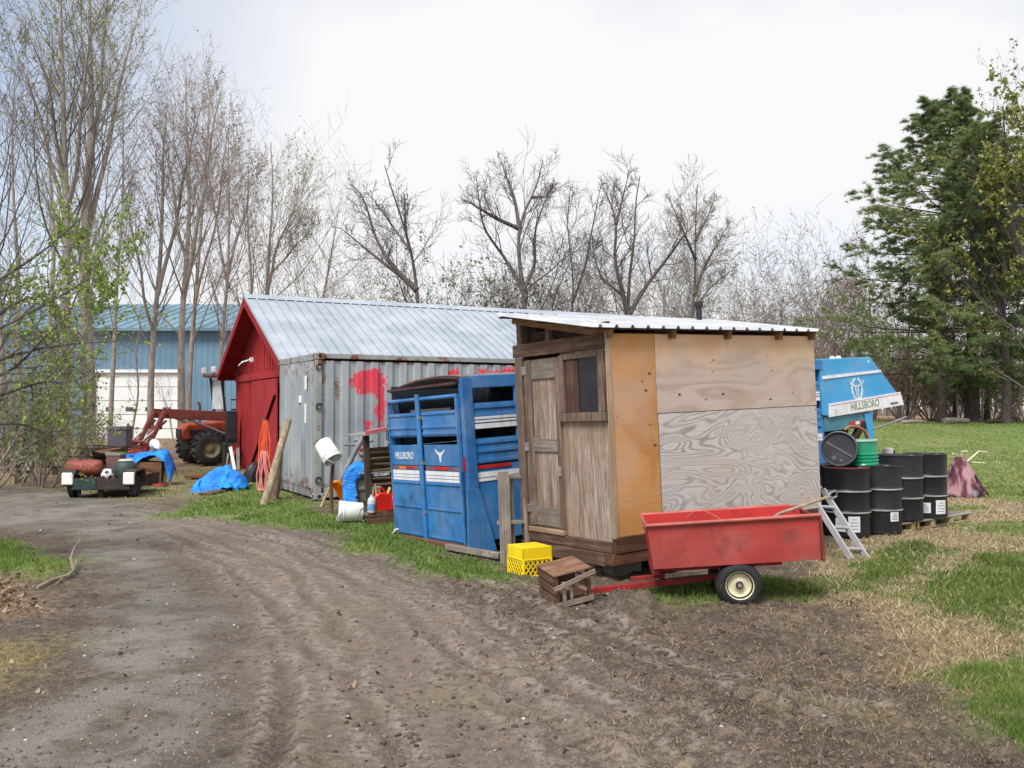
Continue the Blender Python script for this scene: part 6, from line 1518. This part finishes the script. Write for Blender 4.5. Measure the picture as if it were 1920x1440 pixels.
# ================================================================== TRACTOR
def tractor():
    ax = P(378, 845, 26.5); M = frame((ax.x, 26.5, z1(ax.x, 26.5)), 180 + 36)
    t = thing('tractor', 'orange farm tractor with a rusty front loader parked left of the barn', 'tractor', M)
    OR = surf('tractor_orange', C(184, 72, 42), .6, var=.25, rust=.3, rcol=C(126, 66, 46), fade=.2, streak=.6, chip=.8, spec=.35); RR = surf('loader_red', C(128, 62, 52), .8, var=.35, rust=.4, streak=.5); DKM = surf('engine_dark', (.03, .03, .03, 1), .7, var=.3)
    # local +x = forward
    for x, r, w in ((0, .5, .3), (-2.0, .72, .42)):
        for s in (-1, 1):
            y = s * .72; Mw = basis((x, y - w / 2, r), (1, 0, 0), (0, 0, 1), (0, 1, 0))
            m = MB(); m.lathe([(r * .52, 0), (r * .8, .0), (r * .93, .04), (r * .96, w * .3), (r * .96, w * .7), (r * .93, w - .04), (r * .8, w), (r * .52, w)], 32, Mw)
            n = 18
            for k in range(n):
                a = 6.283 * k / n
                for sd in (0, 1):
                    aa = a + sd * 3.1416 / n; m.bar(Mw @ Vector((r * .985 * math.cos(aa), r * .985 * math.sin(aa), w * (.05 if sd == 0 else .95))), Mw @ Vector((r * .985 * math.cos(aa + .16), r * .985 * math.sin(aa + .16), w * .5)), .05, .05, Mw.to_3x3() @ Vector((math.cos(a), math.sin(a), 0)))
            wh = m.build('wheel', BLACK, t, 0, True)
            m = MB(); m.lathe([(r * .54, .02), (r * .5, .05), (r * .3, .08), (.08, .04), (0, .04)], 24, Mw); m.lathe([(r * .54, w - .02), (r * .5, w - .05), (r * .3, w - .08), (.08, w - .04), (0, w - .04)], 24, Mw); m.build('rim', surf('rim_dull', C(120, 110, 84), .7, rust=.3), wh, 0, True)
    m = MB(); m.box(-2.1, .5, -.25, .25, .45, .75); m.box(-1.9, -1.2, -.45, .45, .5, .95); m.build('chassis', DKM, t, .03)
    m = MB(); m.prism([(-.95, .78), (.62, .74), (.66, 1.0), (.5, 1.2), (-.95, 1.32)], .62, basis((0, .31, 0), (1, 0, 0), (0, 0, 1), (0, -1, 0))); m.build('hood', OR, t, .06, True)
    m = MB(); m.box(.63, .675, -.24, .24, .78, 1.05); m.build('grille', DKM, t, .01)
    m = MB(); m.box(-.5, .45, .315, .322, .84, 1.02); m.box(-.5, .45, -.322, -.315, .84, 1.02); m.build('side_grille', DKM, t)
    m = MB(); m.tube([(.1, .12, 1.24), (.1, .12, 1.75), (.16, .12, 1.82)], .035, 10); m.build('exhaust', surf('exh', C(110, 90, 84), .6, .3, rust=.4), t, 0, True)
    for s in (-1, 1):
        m = MB(); m.prism([(-2.7, 1.0), (-2.3, 1.5), (-1.6, 1.52), (-1.25, 1.1), (-1.35, 1.08), (-1.65, 1.44), (-2.25, 1.42), (-2.6, .98)], .4, basis((0, s * .72 + .2, 0), (1, 0, 0), (0, 0, 1), (0, -1, 0))); m.build('fender', OR, t, .01)
    m = MB(); m.box(-2.0, -1.55, -.25, .25, 1.0, 1.12); m.box(-2.05, -1.95, -.25, .25, 1.12, 1.55); m.build('seat', DKM, t, .04)
    m = MB(); m.tube([(-1.0, 0, 1.3), (-1.2, 0, 1.5)], .025, 8); m.lathe([(.17, 0), (.19, .012), (.17, .024), (.155, .012)], 20, basis((-1.2, 0, 1.5), (0, 1, 0), (.8, 0, .6), (-.6, 0, .8)), True); m.build('steering_wheel', DKM, t, 0, True)
    # roll cage and canopy
    m = MB()
    for s in (-1, 1): m.bar((-.55, s * .5, 1.25), (-.4, s * .5, 2.55), .06, .06); m.bar((-2.1, s * .52, 1.4), (-2.1, s * .52, 2.55), .07, .07); m.bar((-1.02, s * .5, 1.9), (-2.1, s * .52, 1.9), .04, .04)
    m.bar((-1.05, -.5, 1.6), (-1.05, .5, 1.6), .05, .05); m.build('roll_cage', DKM, t)
    m = MB(); m.box(-2.3, -.2, -.62, .62, 2.56, 2.66); m.build('canopy', surf('canopy', C(116, 76, 66), .7, var=.2), t, .03)
    m = MB(); m.box(-.5, -.45, -.48, .48, 1.62, 2.5); m.build('windscreen', surf('screen_pale', C(216, 220, 222), .15, spec=.6), t)
    for s in (-1, 1):
        m = MB(); m.box(-.23, -.13, s * .45 - .09, s * .45 + .09, 2.67, 2.85); m.build('work_lamp', surf('lamp_pale', C(220, 210, 206), .3), t, .02)
    # loader
    for s in (-1, 1):
        y = s * .56
        m = MB(); m.box(-.75, -.55, y - .05, y + .05, .6, 1.42); m.build('loader_tower', RR, t, .01)
        m = MB(); m.bar((-.65, y, 1.4), (1.25, y, 1.5), .1, .27, (0, 0, 1)); m.bar((1.2, y, 1.55), (1.75, y, .35), .1, .22, (0, 1, 0)); m.build('loader_arm', RR, t, .01)
        m = MB(); m.tube([(-.6, y, .85), (.6, y, 1.36)], .04, 8); m.tube([(1.15, y, 1.3), (1.9, y, .62)], .035, 8); m.build('ram', STEEL, t, 0, True)
    m = MB(); m.bar((1.3, -.56, 1.1), (1.3, .56, 1.1), .07, .1); m.build('cross_tube', RR, t)
    bp = [(1.75, .12), (2.4, .02), (2.42, .05), (1.85, .18), (1.78, .6), (1.9, .72), (1.86, .76), (1.7, .66)]
    m = MB(); m.prism(bp, 1.7, basis((0, .85, 0), (1, 0, 0), (0, 0, 1), (0, -1, 0))); m.build('bucket', surf('bucket_red', C(150, 52, 44), .6, rust=.35, var=.25), t, .006)
tractor()
plain_board('steel_ramp', 'rusty steel plate on the ground before the tractor wheel', 'plate', G(352, 893, .06), G(392, 893, .06), .5, .05, RUSTY)
# ================================================================== SMALL UTILITY TRAILER AND ITS LOAD
UTM = frame((P(185, 935, 16.5).x, 16.5, -.10), 4)
def utility_trailer():
    t = thing('utility_trailer', 'small low utility trailer with white fender ends parked on the track', 'trailer', UTM)
    BR = surf('board_dark', C(62, 52, 50), .8, var=.35, dirt=.3); GRN = surf('board_green', C(40, 62, 58), .6, var=.2)
    m = MB(); m.box(-.45, -.04, -.03, 0, .27, .47); m.build('tail_board', GRN, t, .006)
    m = MB(); m.box(-.035, .55, -.03, 0, .27, .47); m.build('tail_board', BR, t, .006)
    m = MB(); m.box(-.5, .55, .003, 1.7, .26, .3); m.box(-.5, -.47, .003, 1.7, .3, .48); m.box(.52, .55, .003, 1.7, .3, .48); m.build('bed', BR, t, .006)
    m = MB(); m.box(-.06, .04, .1, .16, .1, .258); m.build('prop_leg', BR, t); m = MB(); m.box(-.42, -.37, .1, .16, .16, .258); m.build('prop_leg', BR, t)
    m = MB(); m.bar((0, 1.7, .28), (0, 2.6, .3), .07, .07); m.build('draw_bar', STEEL, t)
    for s, w in ((-.54, -.1), (.54, .02)):
        m = MB(); m.box(s - .1, s + .1, -.06, -.01, .36, .58); m.build('fender_end', WHITE, t, .02)
        m = MB(); m.prism([(0, .33), (.0, .55), (.1, .62), (.5, .62), (.6, .55), (.6, .36), (.57, .36), (.57, .53), (.48, .58), (.12, .58), (.03, .53), (.03, .33)], .2, basis((s - .1, 0, 0), (0, 1, 0), (0, 0, 1), (1, 0, 0))); m.build('fender', BR, t, .006)
        m = MB(); m.lathe([(.11, 0), (.17, .0), (.2, .02), (.205, .06), (.2, .1), (.17, .12), (.11, .12), (0, .1), (0, .02), (.11, .02)], 28, basis((s - .06, .27, .30), (0, 1, 0), (0, 0, 1), (1, 0, 0))); wz = m.build('wheel', BLACK, t, 0, True)
        m = MB(); m.lathe([(.11, -.002), (.09, .01), (.04, .02), (0, .0)], 20, basis((s - .06, .27, .30), (0, 1, 0), (0, 0, 1), (1, 0, 0))); m.build('rim', STEEL, wz, 0, True)
utility_trailer()
def on_trailer(x, y, z=.301): return UTM @ Vector((x, y, z))
tk = thing('red_tank', 'rusty red pressure tank lying across the back of the utility trailer', 'tank', Matrix.Translation(on_trailer(-.4, .36, .64)) @ Matrix.Rotation(R(4), 4, 'Z'))
m = MB(); m.lathe([(0, -.34), (.08, -.335), (.13, -.3), (.15, -.25), (.15, .25), (.13, .3), (.08, .335), (0, .34)], 28, basis((0, 0, 0), (0, 1, 0), (0, 0, 1), (1, 0, 0))); m.build('body', surf('tank_red', C(142, 70, 60), .6, var=.25, rust=.4, streak=.4), tk, 0, True)
m = MB(); m.box(-.2, -.16, -.1, .1, -.36, -.12); m.box(.16, .2, -.1, .1, -.36, -.12); m.box(-.34, .34, -.13, .13, -.2, -.16); m.build('cradle', surf('cradle', C(70, 48, 44), .8), tk)
bt = thing('brown_box', 'tall brown box standing on the utility trailer beside the red tank', 'box', Matrix.Translation(on_trailer(.08, .6)))
m = MB(); m.box(-.12, .14, -.15, .15, 0, .55); m.build('body', surf('box_brown', C(112, 84, 78), .7, var=.15), bt, .015); m = MB(); m.box(-.13, .15, -.16, .16, .553, .6); m.build('lid', surf('box_lid', C(136, 126, 124), .7, var=.3), bt, .01)
gb = thing('green_bin', 'dark green bag shaped bin on the right of the utility trailer', 'bin', Matrix.Translation(on_trailer(.34, .38)))
m = MB(); m.lathe([(0, 0), (.15, 0), (.17, .02), (.2, .3), (.17, .42), (.12, .46), (0, .44)], 20); m.build('body', surf('bin_green', C(58, 76, 74), .6, var=.25, bump=.3, bs=8), gb, 0, True)
m = MB(); m.lathe([(.1, .445), (.14, .47), (.1, .5), (0, .5)], 16); m.build('lid', surf('bin_lid', C(196, 190, 178), .6, var=.2), gb, 0, True)
# black and white ball
import bmesh
bm = bmesh.new(); bmesh.ops.create_icosphere(bm, subdivisions=3, radius=.11); me = bpy.data.meshes.new('ball')
q = bmesh.new(); bmesh.ops.create_icosphere(q, subdivisions=1, radius=1); cs = [v.co.normalized() for v in q.verts][:12]; q.free()
for f in bm.faces: f.material_index = 1 if max(f.calc_center_median().normalized().dot(c_) for c_ in cs) > .93 else 0; f.smooth = True
bm.to_mesh(me); bm.free(); me.materials.append(WHITE); me.materials.append(BLACK)
o = bpy.data.objects.new('ball', me); COL.objects.link(o); o.location = on_trailer(.1, .13, .301 + .235); props(o, 'black and white ball on the tail board of the utility trailer', 'ball')
m = MB(); m.box(-.08, .08, -.07, .07, 0, .122); o = m.build('wood_offcut', BROWNX, None, .005); o.location = on_trailer(.1, .13, .301); props(o, 'block of wood under the black and white ball', 'block')
# ---- crate and tarp pile behind
def tarp_pile():
    g = G(272, 912); Y = g.y + .1
    t = thing('wooden_box', 'brown plywood box beneath the long blue tarp', 'box', frame((g.x, Y, 0), 8, 3))
    BW = wood('box_ply', C(128, 88, 64), C(160, 116, 86), 0, 14, .1, .25)
    m = MB(); m.box(-.27, .27, .0, .5, .03, .5); m.build('body', BW, t, .006)
    m = MB(); m.box(-.3, .3, -.03, -.003, .06, .1); m.bar((-.26, -.014, .42), (.24, -.014, .3), .04, .018, (0, 1, 0)); m.box(-.3, .3, -.02, .5, 0, .026); m.build('cleat', BROWNX, t)
    m = MB(); m.box(-.45, -.3, .15, .5, .0, .62); m.build('side_box', surf('dark_side', C(58, 58, 56), .8, var=.3), t, .02)
    m = MB(); m.bar((.3, .1, .0), (.36, .15, .5), .06, .06); m.bar((.42, .2, 0), (.4, .2, .56), .05, .05); m.build('leg', GREYW, t)
    def fn(u, w):
        x = -.52 + 1.08 * u; z = .66 + .16 * u - (max(0, u - .8) / .2) ** 1.4 * .5; e = abs(w - .5) * 2
        return (x - max(0, u - .8) * .3, -.06 + .62 * w, z - .16 * e ** 2.5 * (1 + .5 * math.sin(u * 9)))
    tarp('blue_tarp', 'long blue tarp draped over the plywood box beside the utility trailer', frame((g.x, Y, 0), 8), fn, 34, 22, .065, 8)
    rg = thing('white_rag', 'crumpled white rag lying on the long blue tarp', 'rag', (g.x + .1, Y + .25, .80)); m = MB()
    m.grid(lambda u, w: (.11 * math.cos(u * 6.283) * math.sin(w * 1.571) * (1 + .4 * math.sin(u * 19 + w * 5)) - .06 * max(0, math.cos(w * 1.571)), .08 * math.sin(u * 6.283) * math.sin(w * 1.571), .17 * math.cos(w * 1.571) + .02 * math.sin(u * 13)), 24, 8); m.build('cloth', WHITE, rg, 0, 'all')
    m = MB(); m.lathe([(.13, 0), (.15, .01), (.15, .05), (.13, .06)], 18); o = m.build('tire_ring', surf('pot_red', C(170, 66, 70), .6, var=.2), None, 0, True); o.location = P(300, 905, Y - .1); o.location.z = .0; props(o, 'small reddish pot on the ground at the end of the blue tarp', 'pot')
tarp_pile()
g = P(224, 860, 22.5); gx = thing('grey_cooler', 'grey box with lid standing on a green tub in front of the garage door', 'box', (g.x, 22.5, .0))
m = MB(); m.box(-.22, .24, -.2, .2, .68, 1.1); m.build('body', surf('cooler_grey', C(126, 126, 140), .6, var=.1), gx, .02)
m = MB(); m.box(-.24, .26, -.22, .22, 1.103, 1.2); m.build('lid', surf('cooler_lid', C(138, 138, 150), .6), gx, .02)
m = MB(); m.lathe([(0, .0), (.16, 0), (.2, .67), (0, .67)], 18); m.build('tub', surf('tub_green', C(106, 140, 74), .6, var=.1), gx, 0, True)
# scrap stick pile
sp = P(190, 868, 20.5); t = thing('scrap_pile', 'dark pile of scrap sticks and boards behind the utility trailer', 'pile', (sp.x, 20.5, 0)); m = MB(); rr = random.Random(12)
for i in range(60):
    a_ = rr.uniform(-.5, .5); z_ = rr.uniform(.05, .75); l_ = rr.uniform(.25, .6); x_ = rr.uniform(-.35, .35); y_ = rr.uniform(-.3, .3); m.bar((x_ - l_ * math.cos(a_), y_ - rr.uniform(-.2, .2), z_ - rr.uniform(-.12, .12)), (x_ + l_ * math.cos(a_), y_ + rr.uniform(-.2, .2), z_ + rr.uniform(-.12, .12)), rr.uniform(.02, .07), .03)
m.build('sticks', surf('scrap_dark', C(74, 58, 54), .9, var=.5, vs=3), t)
plain_board('board', 'reddish board lying across the scrap pile', 'board', P(180, 846, 20.1), P(228, 840, 20.2), .15, .03, surf('board_rust', C(160, 104, 84), .8, var=.2))
# fallen branch on the track edge
def fallen_branch():
    pts = [G(78, 1098), G(112, 1092), G(138, 1080)]; a = pts[0]
    t = thing('fallen_branch', 'bare grey fallen branch lying at the left edge of the track', 'branch', a)
    q = lambda px, py, z: Vector((G(px, py).x, G(px, py).y, z1(G(px, py).x, G(px, py).y) + z)) - a
    m = MB(); m.tube([q(70, 1105, .02), q(100, 1095, .03), q(125, 1088, .04), q(140, 1078, .05)], [.014, .018, .018, .014], 7); m.tube([q(138, 1080, .05), q(132, 1066, .1), q(140, 1055, .16), q(152, 1045, .2)], [.014, .012, .009, .005], 6); m.tube([q(138, 1079, .05), q(142, 1070, .06), q(143, 1062, .08)], [.01, .008, .005], 6); m.tube([q(118, 1090, .03), q(105, 1102, .03), q(90, 1108, .03)], [.009, .007, .004], 5)
    m.build('limb', surf('branch_pale', C(150, 136, 120), .9, var=.25), t, 0, True)
fallen_branch()
# fence posts and wire along the far right wood edge
for i, px in enumerate((1795, 1842, 1886, 1912)):
    p = P(px, 778, 47); z = z1(p.x, 47); t = thing('fence_post', ['thin pale fence post left of the thick pine trunk', 'thin pale fence post right of the thick pine trunk', 'second thin fence post right of the thick pine trunk', 'thin fence post at the right picture edge'][i], 'fence post', (p.x, 47, z), 'thin fence posts at the wood edge')
    m = MB(); m.tube([(0, 0, -.1), (0, 0, 2.1 if i else 3.0)], .035, 8); m.build('pole', surf('post_galv', C(150, 148, 142), .6), t); m = MB(); m.lathe([(.04, 2.1 if i else 3.0), (.045, 2.13 if i else 3.03), (0, 2.17 if i else 3.07)], 10); m.build('cap', STEEL, t)
# felled logs and litter at the lawn edge
for i, (a, b, r_, lab) in enumerate(((( 1770, 786), (1815, 780), .16, 'grey fallen log at the far edge of the lawn'), ((1690, 788), (1735, 792), .1, 'brown fallen log at the lawn edge right of the trailer'), ((1850, 793), (1880, 790), .12, 'dark fallen log on the far lawn edge to the right'))):
    p = P(*a, 42.5); q_ = P(*b, 43); p.z = z1(p.x, p.y) + r_ * .7; q_.z = z1(q_.x, q_.y) + r_ * .7; m = MB(); m.tube([Vector((0, 0, 0)), (q_ - p) * .5 + Vector((0, 0, .03)), q_ - p], [r_, r_ * .9, r_ * .7], 9); o = m.build('fallen_log', BARKP if i == 2 else BARK, None, 0, True); o.location = p; props(o, lab, 'log')
# utility pole and wires far behind
up = thing('utility_pole', 'thin grey utility pole on the skyline behind the shed roof', 'pole', (P(1246, 700, 62).x, 62, 0)); m = MB(); m.tube([(0, 0, 0), (0, 0, P(1246, 535, 62).z)], [.14, .1], 10); m.build('shaft', surf('pole_wood', C(150, 138, 132), .9), up, 0, True)
m = MB()
for k, (y0, dz) in enumerate(((575, 0), (589, 0), (594, 0))):
    z_ = P(1246, y0, 62).z; n = 20
    m.tube([(x_, .0, z_ - .9 * (1 - ((x_ % 34) / 17 - 1) ** 2) + .0) for x_ in np.linspace(-34, 34, 41)], .018, 4, False)
m.build('wire', surf('wire_dark', C(90, 88, 96), .7), up)
# ================================================================== SKY, SUN, CAMERA
w = bpy.data.worlds.new('World'); S.world = w; w.use_nodes = True
nt = w.node_tree; bg = nt.nodes['Background']
EL, AZ = R(52), R(205)     # sun high behind the camera, a little to the left
sky = nt.nodes.new('ShaderNodeTexSky'); sky.sky_type = 'NISHITA'; sky.sun_disc = False; sky.sun_elevation = EL; sky.sun_rotation = AZ
nt.links.new(sky.outputs[0], bg.inputs[0]); bg.inputs[1].default_value = .1
tc = nt.nodes.new('ShaderNodeTexCoord')
def nz(scale, detail, loc):
    mp = nt.nodes.new('ShaderNodeMapping'); mp.inputs['Location'].default_value = loc; mp.inputs['Scale'].default_value = (1, 1, 1.8)
    nt.links.new(tc.outputs['Generated'], mp.inputs[0]); n = nt.nodes.new('ShaderNodeTexNoise'); n.inputs['Scale'].default_value = scale; n.inputs['Detail'].default_value = detail; nt.links.new(mp.outputs[0], n.inputs[0]); return n.outputs[0]
cl = nz(2.6, 6, (3.1, .4, .2))
mr = nt.nodes.new('ShaderNodeMapRange'); mr.inputs[1].default_value = .30; mr.inputs[2].default_value = .5; mr.inputs[3].default_value = .72; mr.inputs[4].default_value = 1; nt.links.new(cl, mr.inputs[0])
# thinner cloud towards the north-west
dp = nt.nodes.new('ShaderNodeVectorMath'); dp.operation = 'DOT_PRODUCT'; dp.inputs[1].default_value = Vector((-.60, .72, .36)).normalized(); nt.links.new(tc.outputs['Generated'], dp.inputs[0])
m2 = nt.nodes.new('ShaderNodeMapRange'); m2.inputs[1].default_value = .90; m2.inputs[2].default_value = 1.0; m2.inputs[3].default_value = 1; m2.inputs[4].default_value = .2; nt.links.new(dp.outputs['Value'], m2.inputs[0])
mm = nt.nodes.new('ShaderNodeMath'); mm.operation = 'MULTIPLY'; nt.links.new(mr.outputs[0], mm.inputs[0]); nt.links.new(m2.outputs[0], mm.inputs[1])
b2 = nt.nodes.new('ShaderNodeBackground'); b2.inputs[0].default_value = (.985, .985, 1, 1); b2.inputs[1].default_value = .54
mx = nt.nodes.new('ShaderNodeMixShader'); nt.links.new(mm.outputs[0], mx.inputs[0]); nt.links.new(bg.outputs[0], mx.inputs[1]); nt.links.new(b2.outputs[0], mx.inputs[2]); nt.links.new(mx.outputs[0], nt.nodes['World Output'].inputs[0])
sd = bpy.data.lights.new('sun', 'SUN'); sd.energy = 2.3; sd.angle = R(24); sd.color = (1, .975, .94)
so = bpy.data.objects.new('sun', sd); COL.objects.link(so)
dirv = Vector((math.sin(AZ) * math.cos(EL), math.cos(AZ) * math.cos(EL), math.sin(EL)))
so.rotation_euler = dirv.to_track_quat('Z', 'Y').to_euler()
cam = bpy.data.cameras.new('camera'); co = bpy.data.objects.new('camera', cam); COL.objects.link(co)
cam.sensor_width = 36; cam.lens = 36 * FPX / 1920; cam.clip_end = 2000; cam.clip_start = .05
co.location = (0, 0, EYE); co.rotation_euler = (R(90) + PITCH, 0, 0); S.camera = co
S.view_settings.view_transform = 'Standard'; S.view_settings.look = 'None'; S.view_settings.exposure = .85; S.view_settings.gamma = 1
S.cycles.max_bounces = 6; S.cycles.transparent_max_bounces = 8
